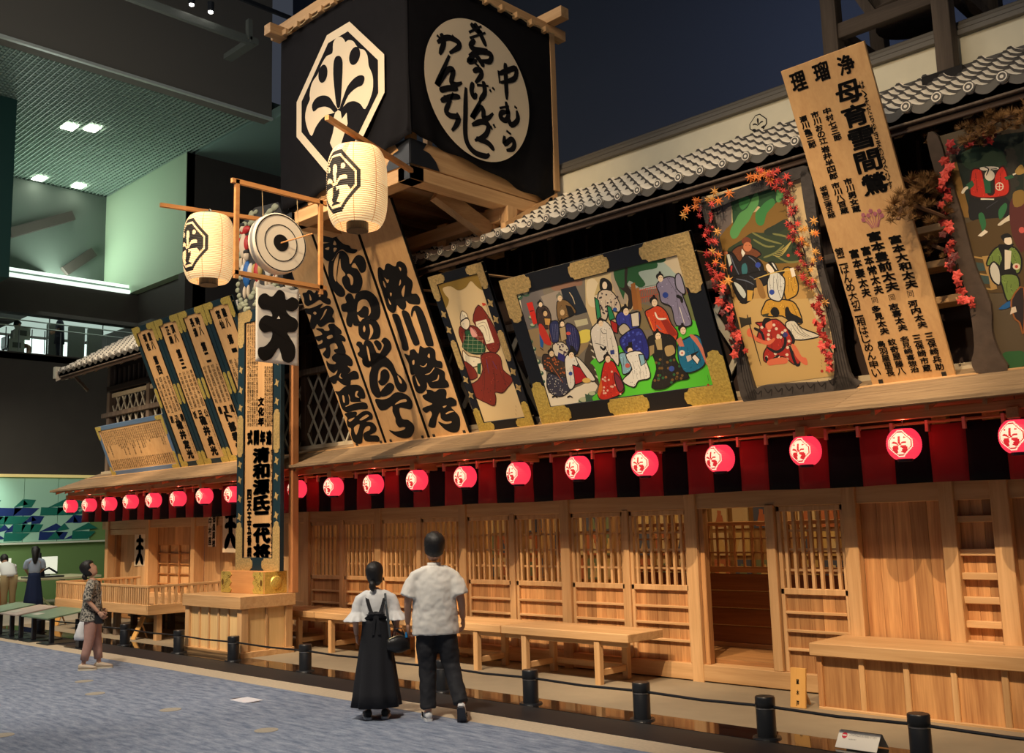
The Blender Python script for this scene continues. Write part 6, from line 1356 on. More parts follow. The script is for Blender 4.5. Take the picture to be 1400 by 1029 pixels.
# ---- dark painting
r1 = Pic(PANEL_R, 1280, 180, 4.675)
r1.poly((26, 40, 30), [(100, 60), (561, 0), (561, 560), (220, 560), (160, 300)], False); r1.poly((40, 66, 44), [(160, 140), (300, 90), (430, 130), (440, 230), (300, 250), (190, 230)])
for k in range(9): r1.ell((48, 46, 38), 470+12*(k % 3), 130+40*k, 40, 26)
r1.poly((140, 104, 46), [(80, 200), (130, 190), (210, 500), (210, 550), (150, 545)], False).poly((26, 26, 28), [(220, 400), (300, 430), (450, 420), (480, 540), (330, 560), (215, 560)])
r1.poly((86, 66, 34), [(150, 600), (260, 560), (561, 540), (561, 1029), (290, 1029), (200, 800)], False)
r1.keep('painted_ground')
r1.poly((206, 44, 26), [(235, 240), (290, 245), (310, 330), (335, 400), (370, 390), (370, 300), (390, 250), (430, 220), (460, 290), (470, 370), (440, 410), (330, 425), (240, 415), (215, 385), (220, 290)], ol=(60, 10, 8))
r1.poly((34, 92, 62), [(300, 300), (345, 300), (350, 390), (315, 395)]).ell((236, 224, 200), 342, 280, 32, 34).poly((226, 218, 200), [(280, 230), (330, 222), (390, 225), (395, 240), (300, 248)]).line(INKC, [(310, 225), (335, 240), (320, 280)], 6).line(INKC, [(350, 240), (390, 235)], 8).poly((40, 96, 64), [(190, 340), (230, 310), (245, 340), (215, 370)]).poly((40, 96, 64), [(435, 290), (480, 275), (500, 290), (450, 310)]).line((236, 224, 200), [(165, 395), (185, 365), (205, 355)], 16).line((236, 224, 200), [(490, 275), (520, 262)], 16)
r1.ell((232, 214, 190), 405, 350, 27).ell((206, 44, 26), 405, 350, 20).line((232, 214, 190), [(385, 350), (425, 350)], 7).line((232, 214, 190), [(405, 330), (405, 370)], 7).line((236, 226, 206), [(285, 430), (370, 432)], 14)
r1.poly((46, 110, 66), [(270, 530), (300, 520), (320, 590), (300, 640), (285, 600)]).poly((46, 110, 66), [(400, 500), (440, 455), (455, 480), (430, 540), (405, 560)]).poly((232, 220, 198), [(265, 665), (310, 625), (332, 640), (290, 670)]).poly((216, 204, 180), [(395, 590), (470, 530), (500, 510), (522, 545), (450, 575), (410, 600)]).poly((176, 140, 70), [(505, 250), (540, 210), (561, 230), (561, 265), (520, 275)]).line((60, 60, 70), [(320, 490), (395, 440)], 8)
r1.poly((90, 40, 36), [(480, 430), (561, 420), (561, 760), (500, 700), (470, 560)]).poly((140, 110, 50), [(490, 400), (520, 375), (561, 380), (561, 460), (500, 480)]).ell((206, 90, 80), 548, 628, 20)
r1.keep()
r2 = Pic(PANEL_R, 1300, 330, 5.42); r2.w = r1.w
for y in (105, 225, 325): r2.line((176, 140, 80), [(120, y), (300, y+30)], 20)
r2.poly((176, 140, 80), [(232, 110), (280, 105), (345, 350), (300, 360)], False); r2.poly((60, 80, 78), [(165, 150), (240, 160), (260, 215), (180, 220)], False).poly((60, 80, 78), [(190, 245), (280, 255), (290, 315), (205, 310)], False)
r2.poly((46, 96, 52), [(385, 830), (470, 812), (542, 820), (542, 920), (400, 930)])
r2.keep('painted_ground')
r2.poly((112, 136, 62), [(280, 120), (330, 50), (400, 30), (480, 50), (525, 130), (510, 230), (440, 240), (370, 240), (350, 170), (270, 180)], ol=INKC).poly(INKC, [(350, 30), (400, 20), (470, 20), (420, 90), (490, 240), (360, 245), (360, 180), (380, 120)]).poly((112, 136, 62), [(370, 250), (490, 250), (510, 350), (470, 410), (420, 440), (385, 340)], ol=INKC).poly((206, 202, 186), [(285, 200), (320, 150), (365, 210), (365, 320), (310, 290)], ol=INKC)
r2.poly((238, 222, 196), [(395, -25), (440, -35), (455, 10), (430, 25), (400, 10)]).poly(INKC, [(370, -40), (420, -62), (455, -35), (430, -30), (400, -25), (395, 0)]).poly((226, 214, 190), [(400, 60), (450, 70), (440, 200), (400, 210)]).poly((30, 92, 150), [(355, 500), (400, 460), (440, 440), (445, 480), (400, 500)]).ell((226, 206, 180), 487, 185, 28, 24).ell((190, 70, 60), 487, 185, 12)
r2.poly((44, 34, 34), [(450, 430), (542, 340), (542, 680), (510, 600), (470, 560)], ol=(150, 90, 40)).poly((226, 206, 180), [(450, 490), (480, 480), (490, 520), (440, 540)])
r2.keep()
t, T, P, W, L = PANEL_R
q = MB(); q.plate(crom([(.00, 0), (.24, 0), (.20, .15), (.17, .35), (.20, .6), (.13, .95), (.10, 1.4), (.06, 1.75), (.02, 2.15), (-.08, 2.15), (-.04, 1.6), (-.02, 1.1), (.02, .6), (.00, .25), (-.05, .1)], 3), T, .0, .05); obj('trunk_frame', q, mat('painted_trunk', (.075, .05, .035), .75, noise=.4, nscale=10, bump=.6), t)
stays(t, T, W, L)
# ------------------------------------------------------------------ maple sprays and pine boughs
LEAFC = [mat('maple_red', (.38, .014, .014), .6), mat('maple_bright_red', (.66, .07, .05), .6), mat('maple_orange', (.72, .20, .035), .6), mat('maple_dark_red', (.10, .008, .008), .6), mat('maple_gold', (.66, .32, .07), .6)]
def leaf_mesh(star=True):
    P_ = []; n = 7 if star else 5
    for k in range(2*n):
        a = PI/2+PI*k/n; r = (1 if k % 2 == 0 else .38) if star else (1 if k % 2 == 0 else .62)
        P_.append((r*math.cos(a), r*math.sin(a)))
    mb = MB(); mb.v.append((0, 0, .12)); mb.v += [(x, y, -.05*(i % 2)) for i, (x, y) in enumerate(P_)]
    mb.f += [(0, i+1, (i+1) % (2*n)+1) for i in range(2*n)]; mb.m += [0]*(2*n); return mb
LM = {}
def leaf(parent, pos, n, size, ci, star, rr):
    key = (ci, star)
    if key not in LM:
        o = obj('maple_leaf', leaf_mesh(star), LEAFC[ci], parent, False, True); LM[key] = o.data
    else: o = bpy.data.objects.new('maple_leaf', LM[key]); COL.objects.link(o); o.parent = parent
    z = (Vector(n)+Vector((rr.uniform(-.5, .5), rr.uniform(-.5, .5), rr.uniform(-.5, .5)))).normalized()
    o.rotation_euler = (z.to_track_quat('Z', 'Y') @ Matrix.Rotation(rr.uniform(0, 6.3), 4, 'Z').to_quaternion()).to_euler()
    o.location = Vector(pos)-root(parent).location; o.scale = (size,)*3
def spray(label, panel, segs, group):
    """leaves along a vine that follows the frame; segs: (px start, px end, count, spread m, colour weights, size, star)"""
    t, T, P, W, L = panel; a = P(*segs[0][0]); o0 = T(a[0], a[1], .06)
    tt = thing('leaf_garland', label, 'leaves', o0, 0, group); rr = random.Random(len(label))
    n = Vector(T(0, 0, 1))-Vector(T(0, 0, 0)); q = MB()
    for (p0, p1, cnt, sp, cols, size, star) in segs:
        a, b = P(*p0), P(*p1)
        q.tube([T(a[0]+(b[0]-a[0])*f+.02*math.sin(9*f), a[1]+(b[1]-a[1])*f, .06+.01*math.sin(14*f)) for f in [k/6 for k in range(7)]], .007, 5)
        for k in range(cnt):
            f = (k+rr.random())/cnt; u = a[0]+(b[0]-a[0])*f+rr.uniform(-sp, sp); v = a[1]+(b[1]-a[1])*f+rr.uniform(-sp, sp)
            leaf(tt, T(u, v, .07+rr.random()*.09), n, size*rr.uniform(.55, .95), rr.choice(cols), star, rr)
    obj('vine', q, BARK, tt); return tt
spray('garland of red and orange maple leaves down the trunk side facing the wide scene', PANEL_M, [((968, 285), (985, 370), 26, .07, [0, 0, 1, 3], .058, True), ((985, 370), (1020, 480), 44, .07, [0, 1, 1, 1, 3], .058, False), ((985, 320), (1000, 400), 8, .08, [2, 4], .07, True)], 'maple leaf garlands')
spray('garland of orange and red maple leaves along the top of the trunk frame', PANEL_M, [((940, 285), (1000, 262), 12, .07, [2, 4, 2, 1], .07, True), ((1035, 235), (1065, 240), 16, .05, [2, 1, 2], .065, True)], 'maple leaf garlands')
spray('garland of red maple leaves with gold ones on the side facing the tallest board', PANEL_M, [((1075, 240), (1090, 310), 26, .07, [0, 1, 1, 3], .060, True), ((1090, 310), (1130, 420), 34, .08, [0, 0, 3, 1, 4], .058, True), ((1105, 300), (1125, 350), 12, .09, [4, 2, 4], .06, True), ((1120, 410), (1145, 500), 34, .045, [1, 1, 0], .052, False)], 'maple leaf garlands')
spray('garland of pink red leaves down the painted trunk of the dark painting', PANEL_R, [((1300, 215), (1295, 270), 16, .04, [1, 1, 0], .05, False), ((1295, 270), (1310, 380), 26, .045, [1, 1, 3], .058, False), ((1310, 380), (1335, 420), 9, .04, [1], .05, False), ((1300, 205), (1370, 183), 20, .04, [1, 0, 3], .05, False)], 'maple leaf garlands')
PINE = mat('dried_pine_needles', (.20, .10, .03), .8, noise=.5, nscale=30); PINET = mat('pine_twig', (.12, .06, .03), .8)
def tuft_mesh(seed):
    rr = random.Random(seed); mb = MB()
    for k in range(70):
        th = rr.uniform(0, 2*PI); ph = rr.uniform(.0, 1.5); d = Vector((math.sin(ph)*math.cos(th), math.sin(ph)*math.sin(th), math.cos(ph))); a = d.orthogonal()*.035
        c = d*rr.uniform(0, .25); mb.add([c-a, c+a, c+d*rr.uniform(.7, 1)], [(0, 1, 2)])
    return mb
TM_ = []
def bough(label, pts, n, size):
    """pine bough: a twig through photo points at depth Y with tufts of needles"""
    W_ = [(lambda d: CAM+d*((y-CAM.y)/d.y))(ray(px_, py_)) for px_, py_, y in pts]
    t = thing('pine_bough', label, 'branch', W_[0], 0, 'pine boughs round the dark painting'); rr = random.Random(int(pts[0][0]))
    obj('twig', MB().tube(W_, .018, 6), PINET, t)
    for k in range(n):
        f = rr.random()*(len(W_)-1); i = int(f); p = W_[i].lerp(W_[i+1], f-i)+Vector((rr.uniform(-1, 1), rr.uniform(-.7, .7), rr.uniform(-1, 1)))*size*1.1
        if len(TM_) < 3: o = obj('needle_tuft', tuft_mesh(len(TM_)), PINE, t, False, True); TM_.append(o.data)
        else: o = bpy.data.objects.new('needle_tuft', rr.choice(TM_)); COL.objects.link(o); o.parent = t
        o.location = p-W_[0]; o.rotation_euler = (rr.uniform(-.9, .9), rr.uniform(-.9, .9), rr.uniform(0, 6)); s = size*rr.uniform(.7, 1.1); o.scale = (s,)*3
bough('brown dried pine bough over the top of the dark painting', [(1320, 190, 8.7), (1345, 175, 8.65), (1372, 160, 8.6), (1400, 160, 8.6), (1430, 150, 8.6)], 60, .085)
bough('small brown pine sprig standing up under the eave', [(1278, 200, 8.9), (1272, 185, 8.85)], 7, .06)
bough('brown dried pine bough reaching toward the tallest board', [(1300, 260, 8.9), (1275, 250, 8.8), (1250, 262, 8.6)], 30, .085)
bough('brown dried pine bough overlapping the edge of the tallest board', [(1300, 300, 8.9), (1275, 290, 8.7), (1235, 275, 8.4), (1228, 300, 8.35)], 34, .085)
bough('low brown pine sprig above the shelf boards', [(1300, 345, 9.0), (1275, 335, 8.95)], 12, .06)
# ------------------------------------------------------------------ relief carving above the pillar sign
rc = thing('carved_relief', 'painted relief carving of figures among rocks on top of the pillar sign', 'carving', (-13.75, 8.45, 5.36))
rr = random.Random(4)
TR = lambda u, v, w: (-14.42+u, 8.42-w, 5.36+v)
obj('backing', MB().plate([(0, 0), (1.35, 0), (1.35, 1.35), (1.2, 1.62), (.5, 1.70), (.05, 1.5)], TR, -.04, 0), mat('relief_black', (.03, .03, .03), .7), rc)
def blob(u, v, a, b, m, d=.05, n='carved_rock'):
    q = MB(); q.lathe([(.001, 1), (.6, .8), (.95, .35), (1, 0)], 10, (0, 0, 0), 0, lambda x, y, z: TR(u+x*a, v+y*b, z*d*.7)); obj(n, q, m, rc, True)
RK = mat('relief_rock', (.42, .44, .30), .7, noise=.3, nscale=20); RS = mat('relief_skin', (.80, .66, .48), .6); RBL = mat('relief_blue', (.02, .14, .45), .5); RR = mat('relief_red', (.55, .03, .03), .5); RW = mat('relief_white', (.78, .74, .66), .6); RG = mat('relief_gold', (.55, .40, .12), .5)
for k in range(22): blob(rr.uniform(.05, 1.3), rr.uniform(0, .35), rr.uniform(.05, .11), rr.uniform(.03, .06), RK)
for k in range(14): blob(rr.uniform(.15, 1.2), rr.uniform(1.45, 1.62), rr.uniform(.05, .1), rr.uniform(.04, .07), RK, n='carved_foliage')
for k in range(12): blob(rr.uniform(.0, .12), .3+.1*k, .06, .05, RK, n='carved_foliage')
def rfig(u, v, s, c, c2):
    blob(u, v, .10*s, .20*s, c, .09, 'carved_figure'); blob(u-.1*s, v+.05*s, .06*s, .12*s, c2, .08, 'carved_figure'); blob(u+.1*s, v+.02*s, .06*s, .13*s, c2, .08, 'carved_figure')
    blob(u, v+.26*s, .055*s, .07*s, RS, .1, 'carved_head'); blob(u, v+.32*s, .06*s, .04*s, mat('relief_black', (0, 0, 0)), .11, 'carved_head')
    for d in (-.05, .05): blob(u+d*s, v-.26*s, .03*s, .1*s, RS, .07, 'carved_leg')
rfig(.30, .62, 1.15, RBL, RW); rfig(.18, 1.12, 1.1, RS, RR); rfig(.62, .60, .9, RR, RG); rfig(.95, .62, 1.0, RW, RS); rfig(.75, 1.15, .9, RG, RR); rfig(1.15, .58, .8, RR, RW)
blob(.22, 1.38, .17, .07, RR, .07, 'carved_banner')
# ------------------------------------------------------------------ information panels on the floor
SLAB = mat('panel_slab', (.16, .24, .15), .35, noise=.3, nscale=6); SLABP = mat('panel_slab_pink', (.45, .36, .30), .4, noise=.2, nscale=5)
for i, (xa, xb, m, lb) in enumerate(((-18.95, -17.75, SLAB, 'low green grey slanted information panel nearest the woman in the patterned top'), (-20.0, -19.15, SLABP, 'low pinkish slanted information panel between two green grey ones'), (-21.2, -20.2, SLAB, 'low green grey slanted information panel farthest along the floor'))):
    t = thing('information_panel', lb, 'panel', ((xa+xb)/2, 7.2, 0), 0, 'low information panels')
    TI = lambda x, y, z: (x, y, z+.42+(y-6.85)*.14)
    obj('slab', MB().cbox(xa, xb, 6.84, 7.55, 0, .025, .004, 0, TI), m, t)
    obj('print_patch', MB().box(xa+.15, xa+.45, 6.95, 7.08, .026, .028, 0, TI), mat('panel_print', (.5, .5, .42), .5), t)
    for x in (xa+.22, xb-.18):
        obj('leg', MB().cbox(x-.035, x+.035, 6.95, 7.02, .02, .43), IRON, t); obj('foot_plate', MB().cbox(x-.24, x+.24, 6.82, 7.4, .0, .02), IRON, t)
tag(obj('floor_box', MB().cbox(-16.85, -16.72, 6.95, 7.05, .0, .14).cbox(-17.2, -16.5, 6.9, 7.1, 0, .012), IRON), 'small black box on a flat foot beside the nearest information panel', 'box')
# exhibit table and models at the mural wall
tb = thing('exhibit_table', 'long light topped exhibit table with a black model in front of the mural', 'table', (-27.3, 9.6, 0))
obj('table_top', MB().cbox(-28.6, -26.6, 6.6, 11.6, .70, .76), mat('cream_top', (.75, .68, .42), .4), tb); obj('front_panel', MB().box(-26.7, -26.65, 6.6, 9.2, .0, .70), mat('orange_panel', (.40, .15, .05), .6), tb)
obj('trestle', MB().beam((-26.7, 9.7, .72), (-26.5, 10.3, .02), .05, .05), mat('trestle_green', (.45, .5, .25), .5), tb); obj('trestle', MB().beam((-26.7, 11.4, .72), (-26.5, 11.2, .02), .05, .05), MC['trestle_green'], tb)
obj('leg', MB().cbox(-28.4, -28.2, 9.4, 9.5, 0, .70).cbox(-28.4, -28.2, 11.2, 11.3, 0, .70), IRON, tb)
cm = thing('castle_model', 'small black stepped tower model standing on the exhibit table', 'model', (-26.9, 10.2, .76))
obj('model_base', MB().cbox(-27.15, -26.65, 9.75, 10.65, .76, .80), IRON, cm)
for k, (r, z) in enumerate(((.16, .80), (.12, .95), (.09, 1.1), (.06, 1.24), (.02, 1.36))): obj('model_tier', MB().lathe([(.001, 0), (r, 0), (r*.8, .15), (.001, .15)], 8, (-26.9, 10.1, z)), IRON, cm)
obj('model_tail', MB().tube([(-26.9, 10.1, .9), (-26.9, 10.35, 1.0), (-26.85, 10.55, .86)], .03, 6), IRON, cm)
for k, (y, lb) in enumerate(((9.55, 'glowing white picture sheet behind the girl in the blue skirt'), (10.75, 'glowing white picture sheet behind the black tower model'))):
    t = thing('picture_sheet', lb, 'display', (-28.2, y, .76), 0, 'white sheets on the exhibit table'); obj('sheet', MB().box(-28.22, -28.2, y-.32, y+.32, .80, 1.26), mat('glow_sheet', (.9, .92, .85), emit=(.9, .95, .8), es=.45), t); obj('foot', MB().cbox(-28.3, -28.1, y-.1, y+.1, .76, .80), IRON, t)
# ------------------------------------------------------------------ people
SKIN = mat('skin', (.55, .30, .19), .55); HAIR = mat('black_hair', (.010, .008, .007), .55, noise=.4, nscale=40, bump=.4); LIPS = mat('lips', (.40, .12, .09), .5)
def skin_mesh(vs, es):
    """vs: (co, radius); es: edges; returns verts/faces of a Skin + Subdivision surface"""
    me = bpy.data.meshes.new('k'); me.from_pydata([v[0] for v in vs], es, []); o = bpy.data.objects.new('k', me); COL.objects.link(o)
    o.modifiers.new('s', 'SKIN'); 
    if not me.skin_vertices: me.attributes
    sk = me.skin_vertices[0].data
    for i, v in enumerate(vs):
        r = v[1]; sk[i].radius = r if isinstance(r, tuple) else (r, r); sk[i].use_root = (i == 0)
    m = o.modifiers.new('u', 'SUBSURF'); m.levels = 2; m.render_levels = 2
    dg = bpy.context.evaluated_depsgraph_get(); ev = bpy.data.meshes.new_from_object(o.evaluated_get(dg))
    r = ([tuple(v.co) for v in ev.vertices], [tuple(p.vertices) for p in ev.polygons])
    bpy.data.objects.remove(o); bpy.data.meshes.remove(me); bpy.data.meshes.remove(ev); return r
HEADR = [(-.135, .020, .022, .020), (-.125, .040, .052, .022), (-.105, .052, .068, .018), (-.08, .060, .078, .010), (-.05, .066, .086, .004), (-.02, .071, .092, .0), (.01, .074, .095, -.004), (.04, .075, .096, -.006), (.07, .070, .090, -.006), (.095, .056, .074, -.006), (.110, .040, .054, -.006), (.118, .018, .024, -.006)]
def head_loft(mb, T, mi=0, n=28):
    rings = []
    for z, rx, ry, oy in HEADR:
        R_ = []
        for k in range(n):
            a = 2*PI*k/n; x, y = rx*math.cos(a), oy+ry*math.sin(a); f = math.sin(a)
            if f > .97: y += .020*math.exp(-((z+.035)/.022)**2)+.006*math.exp(-((z+.005)/.03)**2)+.004*math.exp(-((z+.072)/.01)**2)   # nose, bridge, lips
            elif f > .85: y += .004*math.exp(-((z+.038)/.018)**2)
            if .75 < f < .95: y -= .006*math.exp(-((z-.0)/.012)**2)     # eye hollows
            R_.append(T(x, y, z))
        rings.append(R_)
    mb.loft(rings, mi)
    for s in (-1, 1): mb.lathe([(.001, -.006), (.017, -.004), (.02, .003), (.001, .008)], 10, (0, 0, 0), mi, lambda x, y, z: T(s*(.074+z), -.008+x*.8, -.025+y*1.45))
def hair_loft(T, style):
    mb = MB(); rings = []; n = 36
    zs = [(-.115 if style != 'short' else -.085), -.09, -.06, -.03, 0, .03, .06, .09, .110, .120, .127]
    for z in zs:
        # interpolate the head section
        i = max(j for j in range(len(HEADR)) if HEADR[j][0] <= max(z-.004, HEADR[0][0])); i = min(i, len(HEADR)-2); a0, a1 = HEADR[i], HEADR[i+1]; f = min(max((z-.004-a0[0])/(a1[0]-a0[0]), 0), 1)
        rx, ry, oy = [a0[k]+(a1[k]-a0[k])*f for k in (1, 2, 3)]
        R_ = []
        for k in range(n):
            a = 2*PI*k/n; front = math.sin(a); hl = .045 if front > .55 else (-.02 if front > .15 else -.2)
            g = .016 if z > hl else -.012
            if style == 'short' and z < -.07: g = -.004 if front < .15 else -.015
            if z < -.09 and style == 'tail': g = .004 if front < -.1 else -.015
            g += .0025*math.sin(13*a+z*60)
            R_.append(T((rx+g)*math.cos(a), oy+(ry+g)*math.sin(a)-.003, z))
        rings.append(R_)
    mb.loft(rings); return mb
def hand(mb, wrist, d, palm_n, side, s=1.0, curl=.5, mi=0):
    """five fingered hand: d down the hand, palm_n the way the palm faces"""
    d = Vector(d).normalized(); pn = Vector(palm_n); pn = (pn-d*pn.dot(d)).normalized(); ac = d.cross(pn)*side; w_ = Vector(wrist)
    def pt(a, b, c): return w_+(ac*a+d*b+pn*c)*s
    rings = []
    for b, hw, ht in ((-.01, .024, .019), (.02, .033, .017), (.06, .040, .014), (.085, .040, .012)):
        rings.append([pt(hw*math.cos(2*PI*k/12), b, ht*math.sin(2*PI*k/12)) for k in range(12)])
    mb.loft(rings, mi)
    for i, (a, ln, r) in enumerate(((-.029, .062, .0075), (-.010, .075, .0085), (.010, .080, .0085), (.029, .072, .0083))):
        p = [pt(a, .078, 0)]; ang = curl*.4; l = ln/3
        for k in range(3):
            q = Vector((a, 0, 0)); ang_ = ang+curl*(k+.5)*.8; prev = p[-1]; p.append(prev+(d*math.cos(ang_)+pn*math.sin(ang_))*l*1.05*s)
        mb.tube(p, [r*s, r*s, r*.9*s, r*.6*s], 8, mi)
    p = [pt(.030, .020, .004), pt(.050, .045, .014), pt(.054, .070, .024), pt(.050, .092, .032)]; mb.tube(p, [.012*s, .011*s, .0095*s, .006*s], 8, mi)
def limb_sleeve(mb, a, b, r0, r1, n=16, mi=0, f=0, wr=.05, seed=0):
    """cloth tube with soft wrinkles"""
    a, b = Vector(a), Vector(b); d = (b-a).normalized(); u = d.orthogonal().normalized(); v = d.cross(u); R_ = []
    for j in range(9):
        t = j/8; r = r0+(r1-r0)*t; r *= 1+wr*math.sin(j*2.3+seed)
        R_.append([a.lerp(b, t)+(u*math.cos(2*PI*k/n)+v*math.sin(2*PI*k/n))*r*(1+wr*.6*math.sin(3*2*PI*k/n+j+seed)) for k in range(n)])
    mb.loft(R_, mi)
def person(label, loc, rz, h, J, face_yaw=0, face_pitch=0, hair='short', tail=None):
    """J: joint positions in fractions of height, figure facing +Y"""
    t = thing('person', label, 'person', loc, rz); S = lambda p: tuple(c*h for c in p)
    D = dict(pelvis=(0, 0, .53), waist=(0, 0, .60), chest=(0, 0, .72), nb=(0, -.005, .815), nk=(0, .002, .85), sl=(-.106, -.005, .787), sr=(.106, -.005, .787),
             el=(-.135, -.01, .63), er=(.135, -.01, .63), wl=(-.14, .03, .485), wr=(.14, .03, .485), hl=(-.052, 0, .51), hr=(.052, 0, .51), kl=(-.055, .01, .28), kr=(.055, .01, .28), al=(-.055, -.01, .045), ar=(.055, -.01, .045), tl=(-.062, .075, .015), tr=(.062, .075, .015))
    D.update(J); q = {k: Vector(S(v)) for k, v in D.items()}
    nm = ['pelvis', 'waist', 'chest', 'nb', 'nk', 'sl', 'el', 'wl', 'sr', 'er', 'wr', 'hl', 'kl', 'al', 'tl', 'hr', 'kr', 'ar', 'tr']
    rad = dict(pelvis=(.088, .062), waist=(.072, .055), chest=(.085, .058), nb=(.04, .035), nk=.030, sl=.029, el=.024, wl=.016, sr=.029, er=.024, wr=.016, hl=.052, kl=.034, al=.021, tl=.015, hr=.052, kr=.034, ar=.021, tr=.015)
    vs = [(tuple(q[k]), tuple(c*h for c in rad[k]) if isinstance(rad[k], tuple) else rad[k]*h) for k in nm]; ix = {k: i for i, k in enumerate(nm)}
    E_ = [('pelvis', 'waist'), ('waist', 'chest'), ('chest', 'nb'), ('nb', 'nk'), ('chest', 'sl'), ('sl', 'el'), ('el', 'wl'), ('chest', 'sr'), ('sr', 'er'), ('er', 'wr'), ('pelvis', 'hl'), ('hl', 'kl'), ('kl', 'al'), ('al', 'tl'), ('pelvis', 'hr'), ('hr', 'kr'), ('kr', 'ar'), ('ar', 'tr')]
    V, F = skin_mesh(vs, [(ix[a], ix[b]) for a, b in E_]); mb = MB(); mb.add(V, F)
    hs = h/1.70*1.07; M_ = Matrix.Rotation(face_yaw, 3, 'Z') @ Matrix.Rotation(face_pitch, 3, 'X'); piv = q['nk']
    T = lambda x, y, z: tuple(piv+M_ @ (Vector((x, y+.008, z+.135))*hs))
    head_loft(mb, T)
    for s, e, wv in ((-1, 'el', 'wl'), (1, 'er', 'wr')):
        d = (q[wv]-q[e]).normalized(); hand(mb, q[wv], d+Vector((0, .12, -.15)), (-s, .25, 0), s, hs*.97, .55)
    o = obj('body', mb, SKIN, t, True, True)
    hb = hair_loft(T, hair); ho = obj('hair', hb, HAIR, t, True, True)
    if tail:
        q2 = MB(); q2.tube([T(*p) for p, r in tail], [r*hs for p, r in tail], 12); obj('hair_tail', q2, HAIR, ho, True, True)
    fm = MB()
    for s in (-1, 1):
        fm.lathe([(.001, 0), (.010, .001), (.001, .004)], 10, (0, 0, 0), 0, lambda x, y, z: T(s*.029+x, .089+z, .000+y*.45))
        fm.tube([T(s*.016, .094, .019), T(s*.03, .092, .023), T(s*.045, .082, .018)], .0022, 5, 0)
    obj('eyes', fm, HAIR, t, False, True); fm = MB(); fm.tube([T(-.018, .091, -.074), T(0, .098, -.073), T(.018, .091, -.074)], [.002, .0045, .002], 6); obj('mouth', fm, LIPS, t, False, True)
    return t, q, T, h
def sleeve(mb, q, a, b, f, rs, n=20):
    """one tube from the neck over the shoulder down the arm"""
    s, e = q[a], q[b]; n0 = q['nb'].lerp(s, .35)+Vector((0, 0, -.015)); d = (e-s).normalized()
    m0 = q['nb']+Vector((0, 0, -.045*q['nb'].z/1.4)); mb.tube([m0, m0.lerp(s, .55)+Vector((0, 0, .006)), s+Vector((0, 0, -.030))+(s-n0)*.02, s+d*.09+(s-n0)*.04, s.lerp(e, f*.75), s.lerp(e, f)], [rs[0]*1.0, rs[0]*1.04]+list(rs[1:]), n)
def ringE(c, rx, ry, n=36, wob=0, ph=0, k=5): return [(c[0]+rx*(1+wob*math.sin(k*2*PI*i/n+ph))*math.cos(2*PI*i/n), c[1]+ry*(1+wob*math.sin(k*2*PI*i/n+ph))*math.sin(2*PI*i/n), c[2]) for i in range(n)]
def shoe(t, q, a, to, col, sole, name='shoe', lift=0):
    """shoe from ankle a towards toe to"""
    A, B = q[a], q[to]; d = (B-A); d.z = 0 if not lift else d.z; L_ = .235; d = (B-A).normalized() if lift else Vector((d.x, d.y, 0)).normalized()
    u = d.cross(Vector((0, 0, 1))).normalized(); n_ = u.cross(d); base = A-d*.055-n_*(A.z-.0) if not lift else A-d*.05-n_*.075
    mb = MB(); R_ = []
    for f, w_, ht in ((0, .028, .060), (.12, .036, .075), (.3, .038, .075), (.5, .040, .060), (.75, .046, .046), (.92, .036, .036), (1, .015, .024)):
        c = base+d*(f*L_); R_.append([c+u*w_*math.cos(2*PI*k/14)+n_*(.018+ht/2+ht/2*math.sin(2*PI*k/14)) for k in range(14)])
    mb.loft(R_); o = obj(name, mb, col, t, True, True)
    mb = MB(); R_ = []
    for f, w_ in ((-.02, .022), (.08, .037), (.3, .038), (.55, .042), (.78, .048), (.95, .034), (1.02, .014)):
        c = base+d*(f*L_); R_.append([c+u*w_+n_*.022, c+u*w_+n_*.0, c-u*w_+n_*.0, c-u*w_+n_*.022])
    mb.loft(R_); obj('sole', mb, sole, o, False, True); return o, base, d, u, n_, L_
def knit(o, vox, sm=6, disp=0, sc=.08):
    """melt overlapping cloth tubes into one garment surface"""
    m = o.modifiers.new('r', 'REMESH'); m.mode = 'VOXEL'; m.voxel_size = vox; m.use_smooth_shade = True
    m = o.modifiers.new('m', 'SMOOTH'); m.iterations = sm; m.factor = .6
    if disp:
        tx = bpy.data.textures.new('cloth_folds', 'CLOUDS'); tx.noise_scale = sc; tx.noise_depth = 1
        m = o.modifiers.new('n', 'DISPLACE'); m.texture = tx; m.strength = disp; m.mid_level = .5
def spoty(name, c1, c2, scale):
    if name in MC: return MC[name]
    m = mat(name, c1, .85); nt = m.node_tree; n = nt.nodes.new('ShaderNodeTexNoise'); n.inputs['Scale'].default_value = scale; n.inputs['Detail'].default_value = 3
    tc = nt.nodes.new('ShaderNodeTexCoord'); cr = nt.nodes.new('ShaderNodeValToRGB'); cr.color_ramp.elements[0].position = .44; cr.color_ramp.elements[1].position = .52; cr.color_ramp.elements[0].color = (*c2, 1); cr.color_ramp.elements[1].color = (*c1, 1)
    nt.links.new(tc.outputs['Object'], n.inputs['Vector']); nt.links.new(n.outputs['Fac'], cr.inputs[0]); nt.links.new(cr.outputs[0], nt.nodes['Principled BSDF'].inputs['Base Color']); return m
LINEN = mat('white_linen', (.80, .76, .68), .85, bump=.2, nscale=200); DENIM = mat('black_denim', (.014, .014, .017), .8, noise=.4, nscale=10); BLKD = mat('black_pinafore', (.010, .010, .013), .85)
SHW = mat('white_leather', (.75, .74, .72), .4); SHB = mat('dark_sole', (.06, .06, .07), .6); BAGL = mat('black_leather', (.016, .015, .015), .35, bump=.3, nscale=80)
